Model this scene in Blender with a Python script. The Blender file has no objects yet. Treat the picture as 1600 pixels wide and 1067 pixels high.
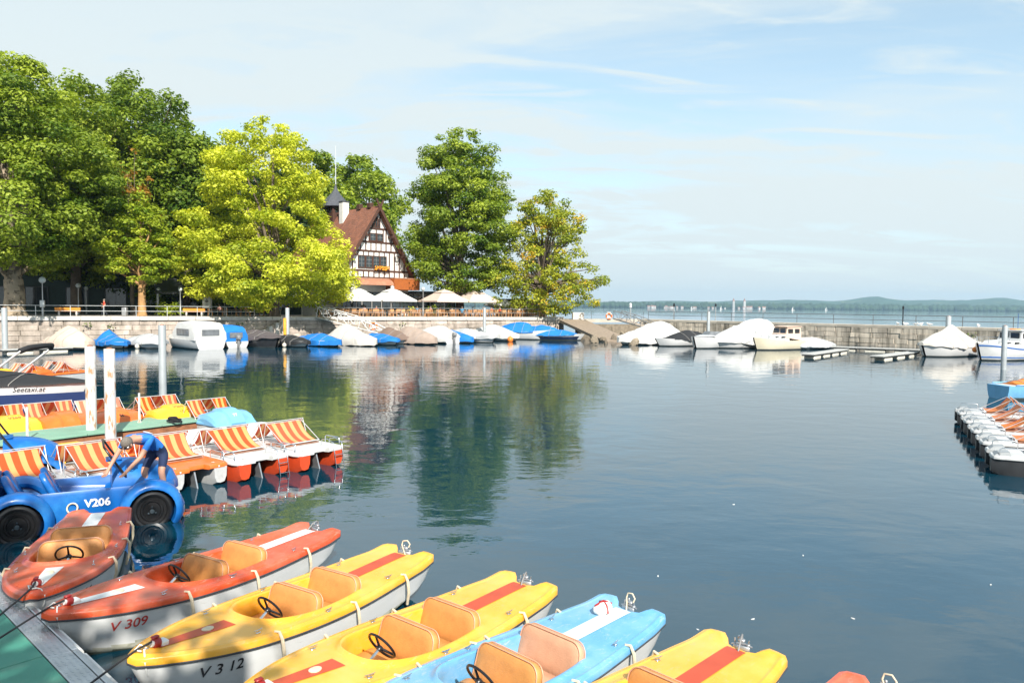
import bpy, bmesh, math, random
import numpy as np
from mathutils import Vector, Matrix, noise as mnoise

sc = bpy.context.scene
col = sc.collection
R = math.radians

# ------------------------------------------------------------------ camera, sky, sun, exposure
CAM_Z = 4.0
cam_data = bpy.data.cameras.new('camera')
cam_data.sensor_width = 36.0
cam_data.lens = 1150 / 1600 * 36.0
cam_data.clip_start = 0.05
cam_data.clip_end = 30000
cam = bpy.data.objects.new('camera', cam_data)
col.objects.link(cam)
CAM_ROT = Matrix.Rotation(R(90 - 2.765), 4, 'X') @ Matrix.Rotation(R(0.57), 4, 'Z')
cam.matrix_world = Matrix.Translation((0, 0, CAM_Z)) @ CAM_ROT
sc.camera = cam

SUN_EL, SUN_AZ = 40.0, 160.0          # azimuth clockwise from +Y (the view direction)
to_sun = Vector((math.sin(R(SUN_AZ)) * math.cos(R(SUN_EL)), math.cos(R(SUN_AZ)) * math.cos(R(SUN_EL)), math.sin(R(SUN_EL))))
sun_data = bpy.data.lights.new('sun', 'SUN')
sun_data.energy = 4.4
sun_data.angle = R(0.53)
sun_data.color = (1.0, 0.945, 0.86)
sun = bpy.data.objects.new('sun', sun_data)
sun.rotation_euler = to_sun.to_track_quat('Z', 'Y').to_euler()
sun.location = (20, -30, 60)
col.objects.link(sun)

world = bpy.data.worlds.new('World')
sc.world = world
world.use_nodes = True
wn, wl = world.node_tree.nodes, world.node_tree.links
wn.clear()
def wnode(t, **kw):
    n = wn.new(t)
    for k, v in kw.items():
        setattr(n, k, v)
    return n
w_out = wnode('ShaderNodeOutputWorld')
w_bg = wnode('ShaderNodeBackground')
w_bg.inputs['Strength'].default_value = 0.13
w_sky = wnode('ShaderNodeTexSky', sky_type='NISHITA', sun_disc=False)
w_sky.sun_elevation = R(SUN_EL)
w_sky.sun_rotation = R(SUN_AZ)
w_sky.altitude = 400
w_sky.air_density = 1.0
w_sky.dust_density = 1.6
w_sky.ozone_density = 2.0
# thin cirrus: noise on the plane the view ray meets high above
w_tc = wnode('ShaderNodeTexCoord')
w_sep = wnode('ShaderNodeSeparateXYZ')
wl.new(w_tc.outputs['Generated'], w_sep.inputs[0])
w_zz = wnode('ShaderNodeMath', operation='MAXIMUM'); wl.new(w_sep.outputs['Z'], w_zz.inputs[0]); w_zz.inputs[1].default_value = 0.0
w_za = wnode('ShaderNodeMath', operation='ADD'); wl.new(w_zz.outputs[0], w_za.inputs[0]); w_za.inputs[1].default_value = 0.16
w_dx = wnode('ShaderNodeMath', operation='DIVIDE'); wl.new(w_sep.outputs['X'], w_dx.inputs[0]); wl.new(w_za.outputs[0], w_dx.inputs[1])
w_dy = wnode('ShaderNodeMath', operation='DIVIDE'); wl.new(w_sep.outputs['Y'], w_dy.inputs[0]); wl.new(w_za.outputs[0], w_dy.inputs[1])
w_cmb = wnode('ShaderNodeCombineXYZ'); wl.new(w_dx.outputs[0], w_cmb.inputs[0]); wl.new(w_dy.outputs[0], w_cmb.inputs[1])
def cloud_layer(rot, scale, loc, nscale, detail, lo, hi, distort):
    mp = wnode('ShaderNodeMapping')
    mp.inputs['Rotation'].default_value = (0, 0, R(rot)); mp.inputs['Scale'].default_value = scale; mp.inputs['Location'].default_value = loc
    wl.new(w_cmb.outputs[0], mp.inputs[0])
    nz = wnode('ShaderNodeTexNoise'); nz.inputs['Scale'].default_value = nscale; nz.inputs['Detail'].default_value = detail
    nz.inputs['Roughness'].default_value = 0.58; nz.inputs['Distortion'].default_value = distort
    wl.new(mp.outputs[0], nz.inputs['Vector'])
    mr = wnode('ShaderNodeMapRange', interpolation_type='SMOOTHSTEP'); mr.inputs[1].default_value = lo; mr.inputs[2].default_value = hi
    wl.new(nz.outputs['Fac'], mr.inputs[0])
    return mr.outputs[0]
c1 = cloud_layer(24, (0.55, 1.3, 1), (3.1, 1.7, 0), 0.85, 6, 0.30, 0.68, 1.2)
c2 = cloud_layer(-28, (0.9, 2.8, 1), (7.3, 4.2, 0), 1.7, 9, 0.44, 0.74, 1.6)
w_add = wnode('ShaderNodeMath', operation='MULTIPLY_ADD', use_clamp=True)
wl.new(c2, w_add.inputs[0]); w_add.inputs[1].default_value = 0.85; wl.new(c1, w_add.inputs[2])
# haze veil: thick along the horizon, thinner overhead; the clouds lie over what is left
w_e1 = wnode('ShaderNodeMath', operation='MULTIPLY'); wl.new(w_zz.outputs[0], w_e1.inputs[0]); w_e1.inputs[1].default_value = -2.9
w_e2 = wnode('ShaderNodeMath', operation='EXPONENT'); wl.new(w_e1.outputs[0], w_e2.inputs[0])
w_e3 = wnode('ShaderNodeMath', operation='MULTIPLY'); wl.new(w_e2.outputs[0], w_e3.inputs[0]); w_e3.inputs[1].default_value = 0.80
w_cf = wnode('ShaderNodeMath', operation='MULTIPLY_ADD', use_clamp=True); wl.new(w_add.outputs[0], w_cf.inputs[0]); w_cf.inputs[1].default_value = 0.62; wl.new(w_e3.outputs[0], w_cf.inputs[2])
w_mix = wnode('ShaderNodeMixRGB'); wl.new(w_cf.outputs[0], w_mix.inputs['Fac'])
w_mix.inputs['Color2'].default_value = (3.55, 3.98, 4.08, 1)
w_hs = wnode('ShaderNodeHueSaturation'); w_hs.inputs['Hue'].default_value = 0.478; w_hs.inputs['Saturation'].default_value = 0.98; w_hs.inputs['Value'].default_value = 1.0
wl.new(w_sky.outputs[0], w_hs.inputs['Color'])
wl.new(w_hs.outputs[0], w_mix.inputs['Color1'])
wl.new(w_mix.outputs[0], w_bg.inputs['Color'])
wl.new(w_bg.outputs[0], w_out.inputs['Surface'])

sc.view_settings.view_transform = 'Standard'
sc.view_settings.look = 'None'
sc.view_settings.gamma = 1.0
sc.view_settings.exposure = 0.80
sc.view_settings.use_curve_mapping = False
sc.cycles.use_denoising = True
sc.cycles.max_bounces = 5
sc.cycles.diffuse_bounces = 2
sc.cycles.glossy_bounces = 3
sc.cycles.transmission_bounces = 4
sc.cycles.volume_bounces = 0
sc.cycles.transparent_max_bounces = 8
sc.cycles.sample_clamp_indirect = 6.0
sc.cycles.caustics_reflective = False
sc.cycles.caustics_refractive = False

# ------------------------------------------------------------------ measuring the place from the photograph
def ray(px, py):
    return (CAM_ROT.to_3x3() @ Vector(((px - 800) / 1150, (533.5 - py) / 1150, -1.0)))
def on_level(px, py, z=0.0):
    d = ray(px, py); t = (z - CAM_Z) / d.z
    return Vector((d.x * t, d.y * t, z))
def at_depth(px, py, depth):
    d = ray(px, py); t = depth / d.y
    return Vector((d.x * t, depth, CAM_Z + d.z * t))

# ------------------------------------------------------------------ objects and properties
def tag(o, label=None, cat=None, group=None, kind=None):
    if label: o['label'] = label
    if cat: o['category'] = cat
    if group: o['group'] = group
    if kind: o['kind'] = kind
    return o
def empty(name, loc=(0, 0, 0), rz=0.0, scale=None):
    o = bpy.data.objects.new(name, None)
    o.empty_display_size = 0.2
    o.location = loc; o.rotation_euler = (0, 0, rz)
    if scale: o.scale = (scale,) * 3 if not hasattr(scale, '__len__') else scale
    col.objects.link(o)
    return o
def inst(name, mesh, parent=None, loc=None, rot=None, scale=None):
    o = bpy.data.objects.new(name, mesh)
    if loc is not None: o.location = loc
    if rot is not None: o.rotation_euler = rot
    if scale is not None: o.scale = scale
    if parent is not None: o.parent = parent
    col.objects.link(o)
    return o
def copy_tree(o, parent=None):
    c = o.copy(); col.objects.link(c); c.parent = parent
    for ch in [x for x in bpy.data.objects if x.parent == o]:
        copy_tree(ch, c)
    return c
def rot_to(d):
    """z rotation that turns local +Y onto the flat direction d"""
    return math.atan2(-d[0], d[1])

def flat(d):
    v = Vector((d[0], d[1], 0)); v.normalize(); return v

class MB:
    def __init__(s):
        s.v = []; s.f = []; s.a = {}
    def add(s, vs, fs, m=None):
        b = len(s.v)
        if m is not None: vs = [m @ Vector(p) for p in vs]
        s.v.extend([tuple(p) for p in vs]); s.f.extend([tuple(i + b for i in f) for f in fs])
        return s
    def box(s, c, d, rz=0.0, m=None):
        hx, hy, hz = d[0] / 2, d[1] / 2, d[2] / 2
        ca, sa = math.cos(rz), math.sin(rz)
        vs = []
        for z in (-hz, hz):
            for x, y in ((-hx, -hy), (hx, -hy), (hx, hy), (-hx, hy)):
                vs.append((c[0] + x * ca - y * sa, c[1] + x * sa + y * ca, c[2] + z))
        return s.add(vs, [(3, 2, 1, 0), (4, 5, 6, 7), (0, 1, 5, 4), (1, 2, 6, 5), (2, 3, 7, 6), (3, 0, 4, 7)], m)
    def bbox(s, c, d, bev=0.02, rz=0.0, m=None):
        """box with chamfered edges"""
        hx, hy, hz = d[0] / 2, d[1] / 2, d[2] / 2
        b = min(bev, hx * .95, hy * .95, hz * .95)
        ca, sa = math.cos(rz), math.sin(rz)
        idx = {}; vs = []
        for sx in (-1, 1):
            for sy in (-1, 1):
                for sz in (-1, 1):
                    for k in range(3):
                        p = [sx * hx, sy * hy, sz * hz]
                        for j in range(3):
                            if j != k: p[j] -= (sx, sy, sz)[j] * b
                        idx[(sx, sy, sz, k)] = len(vs)
                        vs.append((c[0] + p[0] * ca - p[1] * sa, c[1] + p[0] * sa + p[1] * ca, c[2] + p[2]))
        fs = []
        for k in range(3):
            o = [j for j in range(3) if j != k]
            for sg in (-1, 1):
                q = []
                for a, bb in ((-1, -1), (1, -1), (1, 1), (-1, 1)):
                    t = [0, 0, 0]; t[k] = sg; t[o[0]] = a; t[o[1]] = bb
                    q.append(idx[(t[0], t[1], t[2], k)])
                fl = sg > 0
                if k == 1: fl = not fl
                fs.append(tuple(q) if fl else tuple(reversed(q)))
        for k in range(3):
            o = [j for j in range(3) if j != k]
            for a in (-1, 1):
                for bb in (-1, 1):
                    t1 = [0, 0, 0]; t1[o[0]] = a; t1[o[1]] = bb; t1[k] = -1
                    t2 = list(t1); t2[k] = 1
                    q = [idx[(*t1, o[0])], idx[(*t2, o[0])], idx[(*t2, o[1])], idx[(*t1, o[1])]]
                    fs.append(tuple(q))
        for sx in (-1, 1):
            for sy in (-1, 1):
                for sz in (-1, 1):
                    fs.append((idx[(sx, sy, sz, 0)], idx[(sx, sy, sz, 1)], idx[(sx, sy, sz, 2)]))
        return s.add(vs, fs, m)
    def cyl(s, p0, p1, r0, r1=None, n=10, caps=True, m=None):
        r1 = r0 if r1 is None else r1
        return s.tube([p0, p1], [r0, r1], n, caps, m)
    def tube(s, pts, r, n=6, caps=True, m=None, closed=False):
        pts = [Vector(p) for p in pts]
        rs = r if hasattr(r, '__len__') else [r] * len(pts)
        k = len(pts); vs = []; fs = []
        up = None
        for i, p in enumerate(pts):
            if closed: t = pts[(i + 1) % k] - pts[i - 1]
            else: t = pts[min(i + 1, k - 1)] - pts[max(i - 1, 0)]
            if t.length < 1e-9: t = Vector((0, 0, 1))
            t.normalize()
            if up is None:
                up = Vector((0, 0, 1)) if abs(t.z) < .9 else Vector((1, 0, 0))
            u = up - t * up.dot(t)
            if u.length < 1e-6: u = t.orthogonal()
            u.normalize(); up = u
            w = t.cross(u)
            for j in range(n):
                a = 2 * math.pi * j / n
                vs.append(p + (u * math.cos(a) + w * math.sin(a)) * rs[i])
        for i in range(k if closed else k - 1):
            i2 = (i + 1) % k
            for j in range(n):
                j2 = (j + 1) % n
                fs.append((i * n + j, i * n + j2, i2 * n + j2, i2 * n + j))
        if caps and not closed:
            fs.append(tuple(range(n - 1, -1, -1))); fs.append(tuple((k - 1) * n + j for j in range(n)))
        return s.add(vs, fs, m)
    def lathe(s, prof, n=16, c=(0, 0, 0), m=None, a0=0.0, caps=True):
        vs = []; fs = []; k = len(prof)
        for r, z in prof:
            for j in range(n):
                a = a0 + 2 * math.pi * j / n
                vs.append((c[0] + r * math.cos(a), c[1] + r * math.sin(a), c[2] + z))
        for i in range(k - 1):
            for j in range(n):
                j2 = (j + 1) % n
                fs.append((i * n + j, i * n + j2, (i + 1) * n + j2, (i + 1) * n + j))
        if caps:
            fs.append(tuple(range(n - 1, -1, -1))); fs.append(tuple((k - 1) * n + j for j in range(n)))
        return s.add(vs, fs, m)
    def sphere(s, c, r, n=12, k=8, sc_=(1, 1, 1), m=None):
        prof = [(max(1e-4, r * math.sin(math.pi * i / k)), -r * math.cos(math.pi * i / k)) for i in range(k + 1)]
        b = MB().lathe(prof, n)
        return s.add([(c[0] + p[0] * sc_[0], c[1] + p[1] * sc_[1], c[2] + p[2] * sc_[2]) for p in b.v], b.f, m)
    def torus(s, c, R0, r, n=24, k=8, m=None):
        pts = [(c[0] + R0 * math.cos(2 * math.pi * i / n), c[1] + R0 * math.sin(2 * math.pi * i / n), c[2]) for i in range(n)]
        return s.tube(pts, r, k, False, m, closed=True)
    def loops(s, lps, closed=True, cap0=False, cap1=False, m=None):
        n = len(lps[0]); vs = [p for l in lps for p in l]; fs = []
        for i in range(len(lps) - 1):
            for j in range(n if closed else n - 1):
                j2 = (j + 1) % n
                fs.append((i * n + j, i * n + j2, (i + 1) * n + j2, (i + 1) * n + j))
        if cap0: fs.append(tuple(range(n - 1, -1, -1)))
        if cap1: fs.append(tuple((len(lps) - 1) * n + j for j in range(n)))
        return s.add(vs, fs, m)
    def grid(s, fn, nu, nv, m=None):
        vs = [fn(i / nu, j / nv) for j in range(nv + 1) for i in range(nu + 1)]
        fs = [(j * (nu + 1) + i, j * (nu + 1) + i + 1, (j + 1) * (nu + 1) + i + 1, (j + 1) * (nu + 1) + i) for j in range(nv) for i in range(nu)]
        return s.add(vs, fs, m)
    def prism(s, poly, z0, z1, m=None):
        n = len(poly)
        vs = [(p[0], p[1], z0) for p in poly] + [(p[0], p[1], z1) for p in poly]
        fs = [tuple(range(n - 1, -1, -1)), tuple(range(n, 2 * n))] + [(i, (i + 1) % n, n + (i + 1) % n, n + i) for i in range(n)]
        return s.add(vs, fs, m)
    def mesh(s, name, mat=None, smooth=35, attrs=None):
        me = bpy.data.meshes.new(name)
        me.from_pydata(s.v, [], s.f)
        bm = bmesh.new(); bm.from_mesh(me)
        bmesh.ops.recalc_face_normals(bm, faces=bm.faces)
        bm.to_mesh(me); bm.free()
        if smooth:
            me.polygons.foreach_set('use_smooth', [True] * len(me.polygons))
            me.set_sharp_from_angle(angle=R(smooth))
        for k, vals in (attrs or s.a).items():
            at = me.attributes.new(k, 'FLOAT', 'POINT')
            at.data.foreach_set('value', [float(x) for x in vals])
        if mat is not None:
            for mm in (mat if isinstance(mat, (list, tuple)) else [mat]):
                me.materials.append(MAT[mm] if isinstance(mm, str) else mm)
        me.update()
        return me
    def build(s, name, mat=None, parent=None, smooth=35, loc=None, rot=None, attrs=None):
        return inst(name, s.mesh(name, mat, smooth, attrs), parent, loc, rot)

def interp(xs, ys, x):
    """smooth (monotone-ish) interpolation through points"""
    if x <= xs[0]: return ys[0]
    if x >= xs[-1]: return ys[-1]
    for i in range(len(xs) - 1):
        if x <= xs[i + 1]:
            t = (x - xs[i]) / (xs[i + 1] - xs[i])
            def slope(j):
                if j <= 0: return (ys[1] - ys[0]) / (xs[1] - xs[0])
                if j >= len(xs) - 1: return (ys[-1] - ys[-2]) / (xs[-1] - xs[-2])
                return (ys[j + 1] - ys[j - 1]) / (xs[j + 1] - xs[j - 1])
            h = xs[i + 1] - xs[i]
            m0, m1 = slope(i) * h, slope(i + 1) * h
            return ((2 * t**3 - 3 * t**2 + 1) * ys[i] + (t**3 - 2 * t**2 + t) * m0 + (-2 * t**3 + 3 * t**2) * ys[i + 1] + (t**3 - t**2) * m1)
def sstep(a, b, x):
    t = max(0.0, min(1.0, (x - a) / (b - a))); return t * t * (3 - 2 * t)
def nz(x, y, z=0.0):
    return mnoise.noise(Vector((x, y, z)))

def text_mesh(txt, size, shear=0.0, bold=0.0, align='CENTER'):
    """built-in lettering as flat triangles: lists of 2-D points and faces, origin at the middle of the word"""
    cu = bpy.data.curves.new('lettering', 'FONT')
    cu.body = txt; cu.size = size; cu.shear = shear; cu.align_x = align; cu.align_y = 'CENTER'; cu.offset = bold
    cu.resolution_u = 3
    o = bpy.data.objects.new('lettering', cu); col.objects.link(o)
    dg = bpy.context.evaluated_depsgraph_get()
    me = bpy.data.meshes.new_from_object(o.evaluated_get(dg))
    vs = [(v.co.x, v.co.y) for v in me.vertices]; fs = [tuple(p.vertices) for p in me.polygons]
    bpy.data.objects.remove(o); bpy.data.curves.remove(cu); bpy.data.meshes.remove(me)
    return vs, fs
def lettering(name, txt, size, fn, mat, parent, shear=0.0, bold=0.0):
    """fn maps the word's own (u, v) to a point on the surface that carries it"""
    vs, fs = text_mesh(txt, size, shear, bold)
    me = bpy.data.meshes.new(name)
    me.from_pydata([tuple(fn(u, v)) for u, v in vs], [], fs)
    me.materials.append(MAT[mat])
    return inst(name, me, parent)

# ------------------------------------------------------------------ materials
MAT = {}
def mat(name, c, rough=0.5, metal=0.0, var=0.10, scale=3.0, bump=0.0, bscale=40.0, coat=0.0, spec=0.5, c2=None, c2lo=0.5, c2hi=0.62, c2scale=2.0,
        rvar=0.0, orand=0.0, space='Object', stretch=None, scuff=None, scuff_lo=.555, scuff_hi=.67, scuff_scale=14.0):
    m = bpy.data.materials.new(name); m.use_nodes = True
    nt = m.node_tree; n, l = nt.nodes, nt.links
    b = n['Principled BSDF']
    tc = n.new('ShaderNodeTexCoord')
    vec = tc.outputs[space] if space != 'World' else None
    if space == 'World':
        g = n.new('ShaderNodeNewGeometry'); vec = g.outputs['Position']
    if stretch:
        mp = n.new('ShaderNodeMapping'); mp.inputs['Scale'].default_value = stretch; l.new(vec, mp.inputs[0]); vec = mp.outputs[0]
    no = n.new('ShaderNodeTexNoise'); no.inputs['Scale'].default_value = scale; no.inputs['Detail'].default_value = 5; no.inputs['Roughness'].default_value = 0.6
    l.new(vec, no.inputs['Vector'])
    mx = n.new('ShaderNodeMixRGB')
    mx.inputs['Color1'].default_value = (*[max(0, x * (1 - var)) for x in c], 1)
    mx.inputs['Color2'].default_value = (*[min(1, x * (1 + var)) for x in c], 1)
    rg = n.new('ShaderNodeMapRange'); rg.inputs[1].default_value = 0.3; rg.inputs[2].default_value = 0.7
    l.new(no.outputs['Fac'], rg.inputs[0]); l.new(rg.outputs[0], mx.inputs['Fac'])
    out = mx.outputs[0]
    if c2 is not None:
        n2 = n.new('ShaderNodeTexNoise'); n2.inputs['Scale'].default_value = c2scale; n2.inputs['Detail'].default_value = 8; n2.inputs['Roughness'].default_value = 0.65
        l.new(vec, n2.inputs['Vector'])
        r2 = n.new('ShaderNodeMapRange'); r2.inputs[1].default_value = c2lo; r2.inputs[2].default_value = c2hi
        l.new(n2.outputs['Fac'], r2.inputs[0])
        m2 = n.new('ShaderNodeMixRGB'); m2.inputs['Color2'].default_value = (*c2, 1)
        l.new(r2.outputs[0], m2.inputs['Fac']); l.new(out, m2.inputs['Color1']); out = m2.outputs[0]
    if scuff is not None:
        mp3 = n.new('ShaderNodeMapping'); mp3.inputs['Scale'].default_value = (1.0, .45, 1.6); l.new(tc.outputs['Object'], mp3.inputs[0])
        n3 = n.new('ShaderNodeTexNoise'); n3.inputs['Scale'].default_value = scuff_scale; n3.inputs['Detail'].default_value = 10; n3.inputs['Roughness'].default_value = 0.75; n3.inputs['Distortion'].default_value = .6
        l.new(mp3.outputs[0], n3.inputs['Vector'])
        r3 = n.new('ShaderNodeMapRange'); r3.inputs[1].default_value = scuff_lo; r3.inputs[2].default_value = scuff_hi; r3.inputs[4].default_value = .75
        l.new(n3.outputs['Fac'], r3.inputs[0])
        m3 = n.new('ShaderNodeMixRGB'); m3.inputs['Color2'].default_value = (*scuff, 1)
        l.new(r3.outputs[0], m3.inputs['Fac']); l.new(out, m3.inputs['Color1']); out = m3.outputs[0]
    if orand:
        oi = n.new('ShaderNodeObjectInfo')
        hs = n.new('ShaderNodeHueSaturation')
        mr = n.new('ShaderNodeMapRange'); mr.inputs[3].default_value = 1 - orand; mr.inputs[4].default_value = 1 + orand
        l.new(oi.outputs['Random'], mr.inputs[0]); l.new(mr.outputs[0], hs.inputs['Value']); l.new(out, hs.inputs['Color']); out = hs.outputs[0]
    l.new(out, b.inputs['Base Color'])
    b.inputs['Roughness'].default_value = rough
    b.inputs['Metallic'].default_value = metal
    b.inputs['Specular IOR Level'].default_value = spec
    b.inputs['Coat Weight'].default_value = coat
    b.inputs['Coat Roughness'].default_value = 0.12
    if rvar:
        rr = n.new('ShaderNodeMapRange'); rr.inputs[1].default_value = .3; rr.inputs[2].default_value = .7
        rr.inputs[3].default_value = max(0.02, rough - rvar); rr.inputs[4].default_value = min(1, rough + rvar)
        l.new(no.outputs['Fac'], rr.inputs[0]); l.new(rr.outputs[0], b.inputs['Roughness'])
    if bump:
        nb = n.new('ShaderNodeTexNoise'); nb.inputs['Scale'].default_value = bscale; nb.inputs['Detail'].default_value = 4
        l.new(vec, nb.inputs['Vector'])
        bp = n.new('ShaderNodeBump'); bp.inputs['Strength'].default_value = bump; bp.inputs['Distance'].default_value = 0.02
        l.new(nb.outputs['Fac'], bp.inputs['Height']); l.new(bp.outputs[0], b.inputs['Normal'])
    MAT[name] = m
    return m

# boat mouldings, faded by sun and water
mat('gel_red', (0.64, 0.085, 0.026), .34, var=.18, scale=1.6, coat=.2, c2=(0.56, 0.17, 0.10), c2lo=.48, c2hi=.72, c2scale=1.6, rvar=.12, scuff=(0.50, 0.27, 0.20))
mat('gel_yellow', (0.82, 0.40, 0.032), .34, var=.12, scale=1.6, coat=.2, c2=(0.80, 0.46, 0.12), c2lo=.46, c2hi=.74, c2scale=1.6, rvar=.12, scuff=(0.62, 0.42, 0.20))
mat('gel_blue', (0.12, 0.36, 0.62), .32, var=.10, scale=1.6, coat=.2, c2=(0.24, 0.44, 0.60), c2lo=.46, c2hi=.72, c2scale=1.6, rvar=.1, scuff=(0.42, 0.50, 0.52))
mat('hull_white', (0.64, 0.65, 0.645), .34, var=.05, scale=2, coat=.15, c2=(0.58, 0.60, 0.57), c2lo=.52, c2hi=.74, c2scale=2.4, stretch=(1, .35, 2.0), scuff=(0.36, 0.35, 0.30), scuff_lo=.62, scuff_hi=.72, scuff_scale=9)
mat('hull_stain', (0.46, 0.46, 0.38), .5, var=.25, scale=6, c2=(0.27, 0.27, 0.19), c2lo=.5, c2hi=.65, c2scale=7)
mat('hull_algae', (0.16, 0.17, 0.12), .6, var=.4, scale=5)
mat('rub_rail', (0.05, 0.055, 0.065), .55, var=.3)
mat('stripe_white', (0.66, 0.67, 0.66), .4, var=.05)
mat('stripe_red', (0.50, 0.07, 0.025), .4, var=.12)
mat('leather_tan', (0.62, 0.27, 0.075), .5, var=.14, scale=5, bump=.25, bscale=90, c2=(0.47, 0.18, 0.05), c2lo=.52, c2hi=.72, c2scale=3, scuff=(0.30, 0.13, 0.05), scuff_lo=.66, scuff_hi=.76, scuff_scale=9)
mat('leather_pale', (0.62, 0.33, 0.20), .48, var=.12, scale=5, bump=.25, bscale=90, c2=(0.52, 0.25, 0.14), c2lo=.56, c2hi=.75, c2scale=3)
mat('black_plastic', (0.012, 0.012, 0.014), .3, var=.2)
mat('black_rubber', (0.018, 0.018, 0.02), .55, var=.3, bump=.1)
mat('chrome', (0.72, 0.73, 0.74), .18, 1.0, var=.1, scale=20)
mat('steel_dull', (0.46, 0.48, 0.50), .42, .8, var=.15, scale=6)
mat('rope_cream', (0.66, 0.56, 0.40), .75, var=.15, scale=20)
mat('rope_white', (0.75, 0.75, 0.72), .8, var=.1, scale=20)
mat('plug_red', (0.33, 0.02, 0.02), .4, var=.15)
mat('plug_white', (0.75, 0.75, 0.73), .4, var=.08)
mat('letter_black', (0.015, 0.016, 0.02), .5, var=.1)
mat('letter_red', (0.50, 0.05, 0.04), .5, var=.2)
mat('letter_white', (0.8, 0.8, 0.8), .5, var=.03)
mat('letter_grey', (0.22, 0.22, 0.22), .5, var=.1)
# docks
mat('dock_green', (0.055, 0.24, 0.175), .6, var=.14, scale=1.3, bump=.15, bscale=120, space='World', c2=(0.15, 0.29, 0.21), c2lo=.55, c2hi=.8, c2scale=1.2)
mat('pier_green', (0.20, 0.37, 0.27), .65, var=.12, scale=1.3, bump=.1, bscale=120, space='World', c2=(0.26, 0.38, 0.28), c2lo=.5, c2hi=.8, c2scale=.7)
mat('aluminium', (0.55, 0.57, 0.59), .38, .85, var=.15, scale=5, bump=.08, bscale=60)
mat('dock_dark', (0.03, 0.033, 0.033), .8, var=.3)
mat('post_white', (0.60, 0.60, 0.585), .5, var=.06, scale=2, c2=(0.42, 0.22, 0.11), c2lo=.53, c2hi=.62, c2scale=9, stretch=(1, 1, .22))
mat('pile_grey', (0.38, 0.41, 0.42), .5, .2, var=.12, scale=2)
mat('wood_rust', (0.30, 0.12, 0.055), .8, var=.3, scale=6)
# ------------------------------------------------------------------ water
def water_material():
    m = bpy.data.materials.new('water'); m.use_nodes = True
    nt = m.node_tree; N, l = nt.nodes, nt.links; b = N['Principled BSDF']
    b.inputs['Base Color'].default_value = (0.002, 0.034, 0.058, 1)
    b.inputs['Roughness'].default_value = 0.015
    b.inputs['IOR'].default_value = 2.0
    g = N.new('ShaderNodeNewGeometry')
    def layer(scale, stretch, rot, detail, dist):
        mp = N.new('ShaderNodeMapping'); mp.inputs['Scale'].default_value = stretch; mp.inputs['Rotation'].default_value = (0, 0, R(rot))
        l.new(g.outputs['Position'], mp.inputs[0])
        no = N.new('ShaderNodeTexNoise'); no.inputs['Scale'].default_value = scale; no.inputs['Detail'].default_value = detail; no.inputs['Roughness'].default_value = .5; no.inputs['Distortion'].default_value = dist
        l.new(mp.outputs[0], no.inputs['Vector']); return no.outputs['Fac']
    big = layer(.55, (1, 1.25, 1), 12, 2, .4); mid = layer(2.0, (1, 1.5, 1), -9, 2, .3); fine = layer(7.0, (1, 1.6, 1), 5, 2, .2)
    # wind patches: ripples stronger in places and weaker in the sheltered corner
    pat = layer(.045, (1, 1, 1), 0, 2, .5)
    pr = N.new('ShaderNodeMapRange'); pr.inputs[1].default_value = .38; pr.inputs[2].default_value = .62; pr.inputs[3].default_value = .35; pr.inputs[4].default_value = 1.0
    l.new(pat, pr.inputs[0])
    def mul(a, k):
        q = N.new('ShaderNodeMath'); q.operation = 'MULTIPLY'; l.new(a, q.inputs[0])
        if isinstance(k, float): q.inputs[1].default_value = k
        else: l.new(k, q.inputs[1])
        return q.outputs[0]
    def add(a, c):
        q = N.new('ShaderNodeMath'); q.operation = 'ADD'; l.new(a, q.inputs[0]); l.new(c, q.inputs[1]); return q.outputs[0]
    hgt = add(mul(big, .020), add(mul(mul(mid, .0062), pr.outputs[0]), mul(mul(fine, .0017), pr.outputs[0])))
    bp = N.new('ShaderNodeBump'); bp.inputs['Strength'].default_value = 1.0; bp.inputs['Distance'].default_value = 1.0
    l.new(hgt, bp.inputs['Height']); l.new(bp.outputs[0], b.inputs['Normal'])
    MAT['water'] = m
water_material()
mb = MB(); mb.add([(-8900, -60, 0), (9800, -60, 0), (9800, 7000, 0), (-8900, 7000, 0)], [(0, 1, 2, 3)])
tag(mb.build('water', 'water', None, 0), kind='structure')
# bed under the harbour so that nothing hangs over a void
mat('lake_bed', (0.05, 0.06, 0.05), .9, var=.2, space='World', scale=.3)

# ------------------------------------------------------------------ walls, promenade, breakwater
def block_mat(name, c, var, c2, streak):
    mat(name, c, .85, var=var, scale=1.2, bump=.6, bscale=6, space='World', c2=c2, c2lo=.44, c2hi=.62, c2scale=.9, orand=.18, stretch=streak)
block_mat('wall_stone', (0.50, 0.42, 0.355), .2, (0.28, 0.235, 0.19), (1, 1, .6))
block_mat('pier_stone', (0.60, 0.52, 0.42), .25, (0.12, 0.105, 0.08), (1, 1, .10))
mat('coping', (0.60, 0.56, 0.51), .8, var=.12, scale=.8, bump=.3, bscale=10, space='World', c2=(0.42, 0.38, 0.33), c2lo=.55, c2hi=.75, c2scale=1.5, orand=.06)
mat('coping_dark', (0.46, 0.41, 0.34), .85, var=.2, scale=.8, bump=.3, bscale=10, space='World', orand=.08)
mat('mortar', (0.33, 0.28, 0.23), .9, var=.2, space='World')
mat('promenade', (0.44, 0.40, 0.36), .85, var=.12, scale=.4, space='World', c2=(0.33, 0.29, 0.24), c2lo=.5, c2hi=.7, c2scale=.2)
mat('moss', (0.10, 0.14, 0.03), .9, var=.4)
WZ = 2.55
WA = on_level(0, 494, WZ); WB = Vector((6.2, 98.6, WZ))
WU = flat(WB - WA); WNW = Vector((WU.y, -WU.x, 0))         # towards the water
WA = WA - WU * 22
BZ = 2.28
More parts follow.
